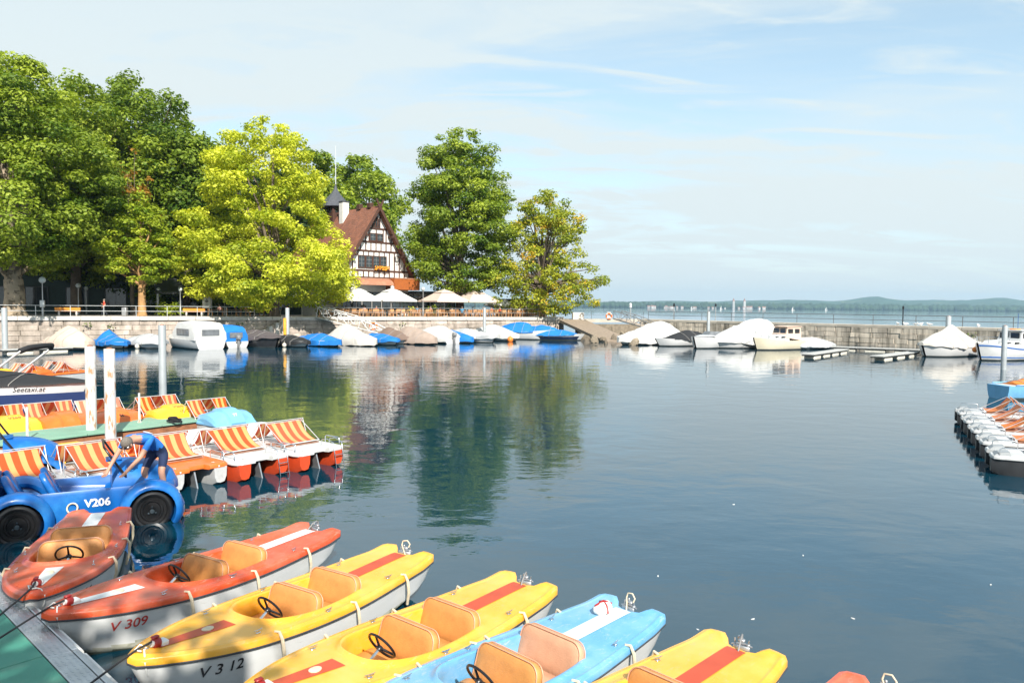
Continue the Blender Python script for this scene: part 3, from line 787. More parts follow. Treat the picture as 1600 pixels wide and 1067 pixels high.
def window(parent, x, y, z, w, h, nx=2, nz_=2, fm='timber', nm='window'):
    o = inst(nm, MB().bbox((x, y - .06, z + h / 2), (w, .10, h), .02).mesh(nm, 'window_glass', 0), parent)
    f = MB()
    for xx in (x - w / 2, x + w / 2): f.bbox((xx, y - .09, z + h / 2), (.11, .12, h + .11), .01)
    for zz in (z, z + h): f.bbox((x, y - .092, zz), (w - .1, .12, .11), .01)
    f.build('frame', fm, o, 0)
    g = MB()
    for i in range(1, nx): g.bbox((x - w / 2 + w * i / nx, y - .115, z + h / 2), (.035, .03, h - .1), .005)
    for j in range(1, nz_): g.bbox((x, y - .117, z + h * j / nz_), (w - .1, .03, .035), .005)
    g.build('glazing_bar', 'rail_grey' if fm == 'timber' else fm, o, 0)
    return o
for x, z, w, h in wins: window(house, x, 0, z, w, h, 2, 3 if h > 1.2 else 2)
for x in (-.34, 0.04, .42): window(house, x, 0, 11.45, .30, 1.0 if abs(x - .04) > .2 else 1.25, 1, 2)
# flower boxes
for x in (.2, 1.35):
    o = inst('flower_box', MB().bbox((x, -.30, 5.95), (.95, .3, .22), .03).mesh('flower_box', 'timber', 0), house)
    r = random.Random(int(x * 10)); mb = MB()
    for k in range(60):
        p = (x + r.uniform(-.55, .55), -.32 + r.uniform(-.25, .2), 6.1 + r.uniform(-.2, .28)); mb.sphere(p, r.uniform(.05, .10), 5, 4)
    mb.build('flowers', 'flower', o, 0)
# copper canopy, orange soffit box, ground floor
mb = MB(); L0 = []
for i in range(9):
    a = math.pi * i / 8 * .5; L0.append([(-3.6, -1.9 * math.sin(a) - .02, 3.9 + .95 * math.cos(a)), (1.5, -1.9 * math.sin(a) - .02, 3.9 + .95 * math.cos(a))])
mb.loops(L0, closed=False); mb.add([p for l in L0 for p in (l[1],)] + [(1.5, -.02, 3.9)], [tuple(range(10))]); mb.build('copper_canopy', 'copper', house, 40)
mb = MB(); mb.bbox((3.6, -1.0, 4.1), (4.1, 1.95, 1.45), .03); mb.build('balcony_box', 'soffit_orange', house, 0)
MB().bbox((3.6, -1.99, 4.86), (4.2, .06, .14), .01).build('balcony_trim', 'copper', house, 0)
for k, x in enumerate((-4.4, -2.9, -1.4, .1, 1.6, 3.1, 4.5)):
    window(house, x, -.02, .5, 1.25, 2.5, 2, 2, 'steel_dark', 'shop_window')
# turret
tw = inst('turret', MB().bbox((0, 9.6, 12.9), (2.3, 2.3, 3.6), .03).mesh('turret', 'timber', 0), house)
for s in (-1, 1):
    for x in (-.6, 0, .6): MB().bbox((x, 9.6 - 1.17, 14.25), (.34, .05, .7), .02).build('louvre_opening', 'window_glass', tw, 0); 
    break
for y in (9.0, 9.6, 10.2): MB().bbox((-1.17, y, 14.25), (.05, .34, .7), .02).build('louvre_opening', 'window_glass', tw, 0)
dm = MB(); prof = [(2.15, 14.75), (1.95, 14.95), (1.55, 15.45), (1.30, 15.9), (.95, 16.25), (.55, 16.7), (.22, 17.3), (.08, 17.9), (.02, 18.1)]
dm.lathe(prof, 8, (0, 9.6, 0), a0=R(22.5)); dm.build('turret_roof', 'slate', tw, 30)
MB().cyl((0, 9.6, 17.9), (0, 9.6, 23.2), .07, .03, 8).build('flag_pole', 'rail_pale', tw)
ch = inst('chimney', MB().bbox((-.75, 6.3, 13.4), (.95, .95, 3.2), .03).mesh('chimney', 'plaster', 0), house)
MB().bbox((-.75, 6.3, 15.1), (1.05, 1.05, .22), .03).build('chimney_cap', 'slate', ch, 0)
for y in (1.2, 3.6): MB().bbox((-.05, y, 14.25), (.6, .7, .7), .03).build('ridge_vent', 'timber', house, 0)

# terrace buildings around it
def at_off(px, off, z=WZ): return spot(px, off, z)
def pavilion(pxa, pxb, off, depth, h, label, roofm, wallm, glassy=True, cat='pavilion', name='pavilion'):
    a = at_off(pxa, off); b_ = at_off(pxb, off); d = flat(b_ - a); ln = (b_ - a).length
    o = empty(name, a, math.atan2(d.y, d.x)); tag(o, label, cat)
    MB().bbox((ln / 2, depth / 2, h + .16), (ln + .5, depth + .6, .32), .03).build('roof', roofm, o, 0)
    MB().box((ln / 2, depth * .75, h / 2), (ln - .2, depth * .45, h)).build('wall', wallm, o, 0)
    n = max(2, int(ln / 2.0))
    for i in range(n + 1): MB().bbox((ln * i / n, .1, h / 2), (.12, .12, h), .01).build('column', 'steel_dark', o, 0)
    if glassy:
        for i in range(n): MB().bbox((ln * (i + .5) / n, depth * .5, h * .48), (ln / n - .3, .06, h * .82), .01).build('pane', 'window_glass', o, 0)
    return o
pavilion(505, 612, 10.0, 3.0, 3.2, 'low terrace front with dark steel canopy under the timber house', 'steel_dark', 'louvre')
pavilion(646, 724, 10.5, 5.0, 3.0, 'flat roofed glass pavilion right of the timber house', 'steel_dark', 'louvre')
hut = pavilion(787, 842, 11.0, 3.0, 2.15, 'low wooden hut with dark flat roof left of the spreading tree trunk', 'steel_dark', 'brown_hut', False, 'hut', 'wooden_hut')
a = at_off(803, 10.9); b_ = at_off(840, 10.9); d = flat(b_ - a)
for k in range(4): 
    q = a.lerp(b_, (k + .5) / 4); o = MB().bbox((0, 0, 1.05), ((b_ - a).length / 4 - .03, .08, 2.05), .01).build('panel', 'brown_hut', hut, 0)
    o.location = hut.matrix_world.inverted() @ q if False else ((at_off(803, 10.9) - at_off(787, 11)).length + (b_ - a).length * (k + .5) / 4, .02, 0)
lv = empty('louvre_wall', at_off(498, 8.5), RZW); tag(lv, 'white slatted screen wall behind the yellow tree, left of the parasols', 'screen')
for k in range(9): MB().bbox((2.1, 0, .25 + k * .24), (4.4, .06, .17), .01).build('slat', 'louvre', lv, 0)
for x in (0, 2.1, 4.2): MB().bbox((x, .06, 1.3), (.12, .06, 2.6), .01).build('post', 'steel_dark', lv, 0)

# parasols
mat('parasol_white', (0.62, 0.62, 0.59), .8, var=.05); mat('parasol_pink', (0.60, 0.48, 0.41), .8, var=.08)
def parasol(px, off, w, zb, zt, m, label, tilt=0, seg=4):
    p = at_off(px, off); o = empty('parasol', p, RZW + R(8)); tag(o, label, 'parasol', 'parasols on the terrace'); o.rotation_euler[1] = tilt
    h = zt - zb
    MB().cyl((0, 0, 0), (0, 0, zt + .1), .05, n=8).build('pole', 'rail_pale', o)
    MB().bbox((0, 0, .08), (.8, .8, .16), .03).build('base', 'concrete_pale', o, 0)
    def sq(r_, z, n=8):
        pts = []
        for k in range(4 * n):
            t = k / n; s = int(t) % 4; f = t - int(t)
            c = [(1, -1), (1, 1), (-1, 1), (-1, -1), (1, -1)]
            x = c[s][0] + (c[s + 1][0] - c[s][0]) * f; y = c[s][1] + (c[s + 1][1] - c[s][1]) * f
            sag = 1 - .06 * math.sin(math.pi * f)
            pts.append((x * r_ * sag, y * r_ * sag, z))
        return pts
    mb = MB(); mb.loops([sq(w / 2, zb - .16), sq(w / 2, zb), sq(w * .33, zb + h * .36), sq(w * .17, zb + h * .72)]); mb.build('canopy', m, o, 30)
    mb = MB(); mb.loops([sq(w * .21, zb + h * .70), sq(w * .10, zb + h * .88), sq(.02, zb + h)], cap1=True); mb.build('vent_cap', m, o, 30)
    return o
parasol(557, 4.5, 4.7, 2.0, 3.5, 'parasol_white', 'leftmost white square parasol on the terrace')
parasol(612, 4.5, 4.7, 2.0, 3.5, 'parasol_white', 'white square parasol in front of the orange balcony box')
parasol(694, 4.5, 5.0, 2.0, 3.5, 'parasol_pink', 'pinkish parasol left of its pink neighbour, under the round green tree')
parasol(742, 4.8, 5.0, 2.0, 3.5, 'parasol_pink', 'pinkish parasol on the right, next to the trunk of the round green tree')
parasol(784, 6, 4.0, 1.2, 2.4, 'parasol_white', 'white parasol tilted low beside the wooden hut', tilt=R(14))
# rattan chairs and tables
mat('rattan', (0.52, 0.27, 0.12), .7, var=.2, orand=.2); mat('table_top', (0.35, 0.27, 0.2), .6, var=.15)
ch = MB(); ch.bbox((0, 0, .45), (.5, .5, .05), .01)
for x in (-.22, .22):
    for y in (-.22, .22): ch.box((x, y, .22), (.04, .04, .44))
    ch.box((x, 0, .66), (.05, .46, .04)); ch.box((x, -.20, .68), (.04, .04, .46))
ch.bbox((0, -.24, .74), (.48, .04, .34), .01)
chm = ch.mesh('cafe_chair', 'rattan', 0)
tb = MB(); tb.bbox((0, 0, .73), (.8, .8, .04), .01); tb.cyl((0, 0, .02), (0, 0, .72), .03, n=6); tb.bbox((0, 0, .02), (.5, .5, .04), .01); tbm = tb.mesh('cafe_table', 'table_top', 0)
r = random.Random(21)
for row, off in enumerate((1.7, 3.9, 6.0)):
    px = 512 + row * 7
    while px < 852:
        p = at_off(px, off + r.uniform(-.2, .2))
        if not (850 > px > 835 and off > 3):
            t = inst('cafe_table', tbm, None, p, (0, 0, RZW + r.uniform(-.15, .15))); tag(t, 'small square table among the rattan chairs on the terrace', 'table', 'terrace tables')
            for k, (dx, dy) in enumerate(((-.75, 0), (.75, 0), (0, -.75))):
                if r.random() < .12: continue
                q = p + WU * dx - WNW * -dy * -1
                rz = RZW + math.atan2(-dy, -dx) - R(90) + r.uniform(-.4, .4)
                c = inst('cafe_chair', chm, None, q, (0, 0, rz)); tag(c, 'tan rattan armchair on the terrace behind the grey railing', 'chair', 'terrace chairs')
        px += 19 + r.uniform(-2, 3)
# tables and chairs in the shade left of the big yellow tree
for px in (340, 362, 383, 398):
    p = at_off(px, 1.9); t = inst('cafe_table', tbm, None, p, (0, 0, RZW)); tag(t, 'small table in the shade left of the yellow tree trunk', 'table', 'tables in the shade')
    for dx in (-.75, .75):
        c = inst('cafe_chair', chm, None, p + WU * dx, (0, 0, RZW + (R(-90) if dx < 0 else R(90)))); tag(c, 'chair in the shade left of the yellow tree trunk', 'chair', 'chairs in the shade')
# people on the promenade and terrace are added further down
# dark awnings, tents, hedge and garden buildings on the left
mat('awning_dark', (0.035, 0.04, 0.042), .7, var=.2); mat('tent_grey', (0.30, 0.34, 0.33), .6, var=.1); mat('green_board', (0.012, 0.035, 0.03), .6, var=.25)
def awning(pxa, pxb, offa, offb, za, zb, m, label, poles=True):
    a, b_ = at_off(pxa, offa), at_off(pxb, offa); d = flat(b_ - a); ln = (b_ - a).length
    o = empty('awning', a, math.atan2(d.y, d.x)); tag(o, label, 'awning', 'awnings of the garden café')
    dep = offb - offa
    mb = MB(); mb.loops([[(0, 0, za - .12), (ln, 0, za - .12)], [(0, 0, za), (ln, 0, za)], [(0, dep * .5, (za + zb) / 2 + .1), (ln, dep * .5, (za + zb) / 2 + .1)], [(0, dep, zb), (ln, dep, zb)], [(0, dep, zb - .1), (ln, dep, zb - .1)]], closed=False); mb.build('cloth', m, o, 60)
    if poles:
        for x in (.2, ln - .2): MB().cyl((x, .1, 0), (x, .1, za), .05, n=8).build('pole', 'rail_pale', o)
    return o
awning(243, 330, 5, 11, 2.5, 4.3, 'awning_dark', 'dark awning sloping down right of the light green tree')
awning(328, 392, 6, 12, 2.3, 3.8, 'tent_grey', 'grey translucent tent roof left of the yellow tree')
awning(436, 475, 6, 12, 2.4, 3.7, 'tent_grey', 'grey tent roof seen below the right side of the yellow tree')
sb = empty('sign_board', at_off(323, 3.5), RZW); tag(sb, 'white upright sign board with a dark emblem before the grey tent', 'sign')
MB().bbox((0, 0, 1.45), (.85, .08, 1.25), .02).build('panel', 'plug_white', sb, 0)
for x in (-.3, .3): MB().cyl((x, 0, 0), (x, 0, .9), .03, n=6).build('leg', 'rail_pale', sb)
mb = MB(); mb.lathe([(.17, 0), (.17, .012)], 14, (0, 0, 0), m=Matrix.Translation((0, -.045, 1.62)) @ Matrix.Rotation(R(90), 4, 'X')); mb.bbox((0, -.047, 1.30), (.3, .012, .06), .003); mb.bbox((0, -.047, 1.15), (.42, .012, .05), .003); mb.bbox((0, -.047, 1.88), (.12, .012, .16), .003); mb.build('emblem', 'letter_grey', sb, 0)
gb = empty('garden_building', at_off(-60, 16), RZW); tag(gb, 'long dark green garden building in the shade behind the plane tree', 'building')
MB().box((25, 3, 2.4), (50, 5.5, 4.8)).build('wall', 'green_board', gb, 0)
MB().bbox((25, 3, 4.9), (51, 6.6, .25), .03).build('roof', 'steel_dark', gb, 0)
for k in range(12): window(gb, 3 + k * 4.0, .23, .9, 2.2, 2.2, 2, 1, 'steel_dark')
of = at_off(53, 15.7); lx = (of - at_off(-60, 16)).dot(WU)
lettering('sign_letters', 'OHREN', .75, lambda u, v: (lx + u, .22, 1.35 + v), 'letter_white', gb)
mb = MB(); mb.torus((0, 0, 0), .32, .06, 18, 6, Matrix.Translation((lx - .1, .2, 2.3)) @ Matrix.Rotation(R(90), 4, 'X')); mb.build('sign_ring', 'letter_white', gb)
# pale garden-side facades that glint through the leaves
for px, off, w, h, lab in ((230, 26, 9, 5, 'pale villa glimpsed behind the light green tree'), (120, 32, 10, 7, 'pale house glimpsed through the dark trees behind the walker')):
    q = at_off(px, off); o = empty('garden_villa', q, RZW); tag(o, lab, 'building')
    MB().box((0, 3, h / 2), (w, 6, h)).build('wall', 'plaster', o, 0); MB().bbox((0, 3, h + .3), (w + 1, 7, .6), .1).build('roof', 'roof_tile', o, 0)
    for k in range(3): window(o, -w / 3 + k * w / 3, 0, 1.0, 1.2, 1.6)
# ------------------------------------------------------------------ trees
def leaf_mat(name, ca, cb, cc=None, trans=.35):
    m = bpy.data.materials.new(name); m.use_nodes = True
    nt = m.node_tree; N, l = nt.nodes, nt.links; b = N['Principled BSDF']
    at = N.new('ShaderNodeAttribute'); at.attribute_name = 'tint'
    rp = N.new('ShaderNodeValToRGB'); e = rp.color_ramp.elements
    e[0].position = 0.0; e[0].color = (*ca, 1); e[1].position = .8 if cc else 1.0; e[1].color = (*cb, 1)
    if cc: q = e.new(1.0); q.color = (*cc, 1)
    l.new(at.outputs['Fac'], rp.inputs[0]); l.new(rp.outputs[0], b.inputs['Base Color']); b.inputs['Roughness'].default_value = .5; b.inputs['Specular IOR Level'].default_value = .3
    tr = N.new('ShaderNodeBsdfTranslucent'); mx = N.new('ShaderNodeMixRGB'); mx.blend_type = 'MULTIPLY'; mx.inputs[0].default_value = 1; mx.inputs[2].default_value = (1.5, 1.55, .5, 1); l.new(rp.outputs[0], mx.inputs[1]); l.new(mx.outputs[0], tr.inputs[0])
    ms = N.new('ShaderNodeMixShader'); ms.inputs[0].default_value = trans
    l.new(b.outputs[0], ms.inputs[1]); l.new(tr.outputs[0], ms.inputs[2]); l.new(ms.outputs[0], N['Material Output'].inputs[0])
    MAT[name] = m
leaf_mat('leaf_plane', (0.080, 0.150, 0.012), (0.40, 0.47, 0.055))
leaf_mat('leaf_dark', (0.055, 0.115, 0.012), (0.28, 0.36, 0.04))
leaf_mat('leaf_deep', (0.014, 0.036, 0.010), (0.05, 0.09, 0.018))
leaf_mat('leaf_yellow', (0.19, 0.27, 0.012), (0.76, 0.75, 0.080), trans=.36)
leaf_mat('leaf_light', (0.16, 0.25, 0.015), (0.48, 0.52, 0.05), trans=.38)
leaf_mat('leaf_mid', (0.080, 0.155, 0.014), (0.40, 0.47, 0.055))
leaf_mat('leaf_autumn', (0.13, 0.20, 0.018), (0.46, 0.46, 0.04), (0.55, 0.34, 0.03))
leaf_mat('leaf_rust', (0.22, 0.11, 0.014), (0.38, 0.20, 0.03))
mat('bark', (0.15, 0.115, 0.085), .9, var=.3, scale=2, bump=.8, bscale=6, space='World')
mat('bark_plane', (0.34, 0.27, 0.19), .85, var=.2, scale=1.5, bump=.4, bscale=6, space='World', c2=(0.13, 0.10, 0.065), c2lo=.48, c2hi=.56, c2scale=1.6)
mat('bark_light', (0.42, 0.24, 0.10), .85, var=.25, scale=2, bump=.5, bscale=6, space='World')

def leaf_cloud(rs, clumps, dens, size, flat_=.75, up=.55, shell=.62, jit=.45):
    """clumps: array (n, 5) x y z radius tint. returns verts, tints"""
    C, T = [], []
    Dd = []
    for x, y, z, rc, tn in clumps:
        n = max(6, int(dens * rc * rc))
        d = rs.normal(size=(n, 3)); d /= np.linalg.norm(d, axis=1)[:, None] + 1e-9
        rr = rc * (shell + (1 - shell) * rs.random(n) ** .6) * (1 + .18 * rs.normal(size=n))
        p = d * rr[:, None]; p[:, 2] *= flat_
        C.append(p + np.array([x, y, z])); Dd.append(d); T.append(np.clip(tn + rs.normal(0, .16, n), 0, 1))
    C = np.concatenate(C); D = np.concatenate(Dd); T = np.concatenate(T); n = len(C)
    nr = D * .8 + np.array([0, 0, up]) + rs.normal(size=(n, 3)) * jit
    nr /= np.linalg.norm(nr, axis=1)[:, None]
    a = np.cross(nr, rs.normal(size=(n, 3))); a /= np.linalg.norm(a, axis=1)[:, None] + 1e-9
    b = np.cross(nr, a)
    s = size * rs.uniform(.65, 1.35, n)[:, None]
    a *= s * .62; b *= s * .42
    fold = nr * s * .16
    V = np.stack([C - a, C + b + fold, C + a * 1.1, C - b + fold], axis=1).reshape(-1, 3)
    return V, np.repeat(T, 4)
def leaves_object(name, V, T, m, parent):
    n = len(V) // 4
    me = bpy.data.meshes.new(name)
    me.vertices.add(len(V)); me.vertices.foreach_set('co', V.astype(np.float32).ravel())
    idx = np.arange(n)[:, None] * 4
    tri = np.concatenate([idx + np.array([0, 1, 2]), idx + np.array([0, 2, 3])], axis=1).reshape(-1).astype(np.int32)
    me.loops.add(len(tri)); me.loops.foreach_set('vertex_index', tri)
    me.polygons.add(len(tri) // 3)
    me.polygons.foreach_set('loop_start', np.arange(0, len(tri), 3, dtype=np.int32)); me.polygons.foreach_set('loop_total', np.full(len(tri) // 3, 3, dtype=np.int32))
    at = me.attributes.new('tint', 'FLOAT', 'POINT'); at.data.foreach_set('value', T.astype(np.float32))
    me.materials.append(MAT[m]); me.update(calc_edges=True); me.validate()
    return inst(name, me, parent)
TREE_N = 0
def tree(base, H, env, label, leafm, barkm='bark', seed=1, nclump=150, crad=1.5, dens=34, size=.42, trunk_r=.4, fork=.28, bias=.5, rust=None, squash=None, asym=None, group=None, inner=.25, nlimb=26, flat_=.6, up=.8, jit=.45, lean=(0, 0), name='tree', cat='tree', tint0=.45):
    """env: list of (height fraction, radius) of the crown outline"""
    rs = np.random.RandomState(seed)
    o = empty(name, base); tag(o, label, cat, group)
    hs = [e[0] for e in env]; rr = [e[1] for e in env]
    w = np.array([max(.05, interp(hs, rr, hs[0] + (hs[-1] - hs[0]) * (i + .5) / 40)) for i in range(40)]); w = w / w.sum()
    cl = []
    for k in range(nclump):
        hi = rs.choice(40, p=w); h = hs[0] + (hs[-1] - hs[0]) * (hi + rs.random()) / 40
        rad = max(.1, interp(hs, rr, h)); a = rs.random() * 2 * math.pi
        q = inner + (1 - inner) * rs.random() ** bias
        lob = 1 + .16 * math.sin(a * 3 + seed) * math.sin(h * 9 + seed * 2) + .10 * math.sin(a * 5 + h * 14 + seed)
        r_ = max(0, rad * lob - crad * .55) * q
        x, y = r_ * math.cos(a), r_ * math.sin(a)
        if asym: x += asym[0] * rad * sstep(0, 1, (h - hs[0]) / (hs[-1] - hs[0])); y += asym[1] * rad
        rc = crad * rs.uniform(.6, 1.25) * (1 - .25 * (h > .9))
        rc = min(rc, rad * .8 + .4)
        cl.append([x + lean[0] * h, y + lean[1] * h, h * H, rc, tint0 + rs.normal(0, .22)])
    cl = np.array(cl)
    if rust:
        pass
    V, T = leaf_cloud(rs, cl, dens, size, flat_, up, .62, jit)
    leaves_object('crown', V, T, leafm, o)
    # trunk and limbs
    mb = MB()
    fz = fork * H
    r0 = trunk_r
    pts = [(0, 0, -.3), (0, 0, .0), (lean[0] * .05, 0, fz * .15), (lean[0] * .1 + .1 * math.sin(seed), .1 * math.cos(seed), fz * .55), (lean[0] * fork, lean[1] * fork, fz)]
    mb.tube(pts, [r0 * 1.45, r0 * 1.3, r0 * 1.02, r0 * .92, r0 * .85], 12)
    order = np.argsort(-cl[:, 3])[:nlimb]
    top = Vector((lean[0] * .8, lean[1] * .8, H * .80))
    mb.tube([(lean[0] * fork, lean[1] * fork, fz * .95), (lean[0] * .45 + .2 * math.sin(seed * 3), .2, H * .45), (lean[0] * .6, -.1, H * .62), tuple(top)], [r0 * .8, r0 * .55, r0 * .35, r0 * .1], 8)
    for i in order:
        c = Vector(cl[i, :3]); z0 = min(fz * rs.uniform(.85, 1.0) + max(0, c.z - fz) * rs.uniform(0, .45), c.z * .9); s = Vector((lean[0] * z0 / H, lean[1] * z0 / H, z0))
        mid = s.lerp(c, .5) + Vector((rs.normal() * .3, rs.normal() * .3, .10 * (c - s).length))
        rl = r0 * .40 * (1 - .6 * max(0, (z0 - fz) / H))
        mb.tube([s, s.lerp(mid, .5) + Vector((0, 0, .1)), mid, c], [rl, rl * .8, rl * .5, rl * .18], 6)
    mb.build('trunk', barkm, o, 60)
    return o
def px_tree(px, base_off, H_top_py, **kw):
    """trunk stands at pixel column px, base_off behind the quay edge; top seen at H_top_py"""
    p = spot(px, base_off); top = at_depth(px, H_top_py, p.y).z
    return p, top - WZ
TG = 'trees on the promenade'
# 1 great plane tree at the left edge
p, H = px_tree(22, 2.6, 82)
tree(p, H, [(.20, 4.0), (.26, 8.0), (.36, 10.8), (.50, 10.6), (.66, 8.6), (.82, 6.2), (.94, 3.8), (1.0, 1.5)], 'huge plane tree with mottled trunk at the left edge of the promenade', 'leaf_plane', 'bark_plane', 1, 420, 1.45, 112, .27, .95, .14, group=TG, asym=(.0, 0), nlimb=34, flat_=.5, up=.9)
# 2 tall dark trees behind
p, H = px_tree(215, 20, 120)
tree(p, H, [(.08, 5), (.2, 8.5), (.4, 10.0), (.6, 9.5), (.8, 7.5), (.93, 5), (1, 2)], 'tall dark green tree behind the light green small one', 'leaf_dark', 'bark', 2, 380, 1.6, 62, .35, .6, .2, group=TG, asym=(.1, 0))
p, H = px_tree(120, 14, 122)
tree(p, H, [(.14, 4), (.3, 8), (.5, 9.5), (.7, 8.5), (.86, 6), (1, 2)], 'tall green tree between the plane tree and the dark one', 'leaf_plane', 'bark', 3, 330, 1.6, 62, .35, .6, .2, group=TG)
p, H = px_tree(292, 16, 190)
tree(p, H, [(.06, 4), (.2, 6.5), (.45, 7.2), (.7, 6.0), (.9, 3.6), (1, 1.5)], 'dark tree squeezed behind the left side of the yellow tree', 'leaf_dark', 'bark', 4, 240, 1.6, 44, .42, .5, .2, group=TG)
p, H = px_tree(208, 9.5, 222)
tree(p, H, [(.38, 1.5), (.5, 3.0), (.65, 3.4), (.8, 3.0), (.92, 2.0), (1, .8)], 'slender tree with rusty brown leaves above the small light green tree', 'leaf_rust', 'bark', 5, 22, .9, 30, .36, .25, .2, group=TG, inner=.1)
# 3 small light green tree
p, H = px_tree(222, 1.9, 300)
tree(p, H, [(.28, 2.2), (.34, 4.4), (.45, 4.2), (.62, 3.4), (.78, 2.5), (.9, 1.5), (1, .5)], 'small light green tree with bright trunk between the benches', 'leaf_light', 'bark_light', 6, 160, .85, 120, .25, .40, .24, group=TG, nlimb=22, flat_=.40, up=1.0)
# 4 yellow-green chestnut
p, H = px_tree(428, 2.0, 184)
tree(p, H, [(.05, 3.2), (.10, 8.2), (.19, 10.2), (.30, 10.2), (.42, 8.8), (.56, 7.3), (.70, 6.5), (.83, 5.6), (.93, 3.8), (1, 1.5)], 'big bright yellow-green chestnut tree hanging over the stairs', 'leaf_yellow', 'bark', 7, 400, 1.2, 150, .26, .60, .16, group=TG, asym=(-.27, 0), inner=.35, nlimb=28, flat_=.55, up=.9, jit=.55, tint0=.58)
# 5 trees behind the house
p, H = px_tree(560, 42, 244)
tree(p, H, [(.1, 5), (.3, 8.5), (.55, 9.5), (.75, 8.0), (.9, 5.5), (1, 2)], 'dark green tree rising behind the timber house', 'leaf_mid', 'bark', 8, 280, 1.8, 44, .46, .6, .2, group=TG)
p, H = px_tree(492, 36, 236)
tree(p, H, [(.1, 4), (.3, 7), (.55, 7.6), (.75, 6.4), (.9, 4.2), (1, 1.6)], 'green tree behind the house turret, right of the yellow tree', 'leaf_mid', 'bark', 18, 230, 1.7, 44, .46, .6, .2, group=TG)
# 6 round green tree right of the house
p, H = px_tree(718, 7.5, 206)
tree(p, H, [(.14, 2.5), (.19, 5.8), (.32, 7.1), (.50, 7.6), (.66, 7.2), (.80, 6.0), (.92, 4.4), (1.0, 2.0)], 'large round green tree right of the timber house', 'leaf_mid', 'bark', 9, 430, 1.25, 125, .265, .62, .12, group=TG, inner=.3, nlimb=30, flat_=.5, up=.9)
# 7 sparse spreading tree at the pier head
p, H = px_tree(846, 3.2, 300)
tree(p, H, [(.05, 5.5), (.12, 7.6), (.30, 8.4), (.50, 7.4), (.68, 5.8), (.84, 4.2), (.95, 2.4), (1.0, 1.0)], 'sparse yellow-green spreading tree at the end of the promenade', 'leaf_autumn', 'bark', 10, 330, .95, 90, .27, .50, .22, group=TG, asym=(.14, 0), inner=.2, nlimb=70, tint0=.5)
# further trees closing the background on the left
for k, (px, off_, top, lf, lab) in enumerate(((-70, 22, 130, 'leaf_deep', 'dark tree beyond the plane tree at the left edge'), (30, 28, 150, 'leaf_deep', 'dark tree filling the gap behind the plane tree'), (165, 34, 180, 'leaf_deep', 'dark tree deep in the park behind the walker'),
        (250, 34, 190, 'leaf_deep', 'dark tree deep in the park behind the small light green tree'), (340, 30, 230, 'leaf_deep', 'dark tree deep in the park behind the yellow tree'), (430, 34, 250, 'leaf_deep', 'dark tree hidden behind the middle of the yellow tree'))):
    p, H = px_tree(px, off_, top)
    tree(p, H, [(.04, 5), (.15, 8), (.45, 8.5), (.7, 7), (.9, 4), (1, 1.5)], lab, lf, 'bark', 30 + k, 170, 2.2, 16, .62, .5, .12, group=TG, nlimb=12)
# shrubs and hedges
def hedge(pxa, pxb, off_, h, depth, lf, label, seed, size=.22, dens=90, crad=.55):
    a, b_ = spot(pxa, off_), spot(pxb, off_); ln = (b_ - a).length; rs = np.random.RandomState(seed)
    o = empty('hedge', a, RZW); tag(o, label, 'hedge')
    n = int(ln * depth * h / (crad ** 2) * .9) + 4
    cl = np.stack([rs.random(n) * ln, rs.random(n) * depth, rs.random(n) * (h - crad * .6) + crad * .3, crad * rs.uniform(.7, 1.2, n), rs.normal(.45, .15, n)], axis=1)
    V, T = leaf_cloud(rs, cl, dens, size, .8, .5, .5); leaves_object('leaves', V, T, lf, o)
    mb = MB(); 
    for k in range(max(2, int(ln / .8))): mb.tube([(.3 + k * .8, depth / 2, -.1), (.3 + k * .8 + .1, depth / 2, h * .7)], [.04, .02], 5)
    mb.build('stems', 'bark', o, 60)
hedge(250, 291, 2.6, 1.35, 1.2, 'leaf_light', 'low clipped yellow-green hedge left of the right orange bench', 41)
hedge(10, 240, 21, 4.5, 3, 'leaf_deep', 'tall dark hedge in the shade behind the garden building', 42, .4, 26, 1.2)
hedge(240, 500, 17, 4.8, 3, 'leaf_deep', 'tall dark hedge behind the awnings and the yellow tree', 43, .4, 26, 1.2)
hedge(665, 705, 9.3, 1.4, .8, 'leaf_mid', 'dark green planter hedge before the glass pavilion', 44)
for k, (px, lf, lab) in enumerate(((497, 'leaf_dark', 'potted shrub beside the white slatted screen'), (617, 'leaf_mid', 'green potted bush between the white parasol poles'), (641, 'leaf_yellow', 'yellow flowering potted bush before the glass pavilion'))):
    hedge(px, px + 9, 5.5, 1.2, .7, lf, lab, 50 + k, .2, 110, .4)
# the tree that shades the near dock, on the near quay
mat('quay_paving', (0.42, 0.39, 0.35), .85, var=.12, scale=.6, space='World')
mb = MB(); mb.box((-6, -13.5, 1.0), (60, 28, 3.1)); tag(mb.build('near_quay', 'quay_paving', None, 0), kind='structure')
SC = Vector((-6.9, 9.3, .6)); tz = 11.0
sh = SC + to_sun * ((tz - SC.z) / to_sun.z)
o = tree(Vector((sh.x + .6, sh.y - 1.2, 2.55)), 14.0, [(.42, 2.0), (.52, 3.4), (.64, 3.7), (.78, 3.3), (.9, 2.4), (1, 1.0)], 'leafy tree on the near quay that shades the lower left boats', 'leaf_mid', 'bark', 60, 42, 1.0, 24, .34, .3, .35, inner=.1, nlimb=20)
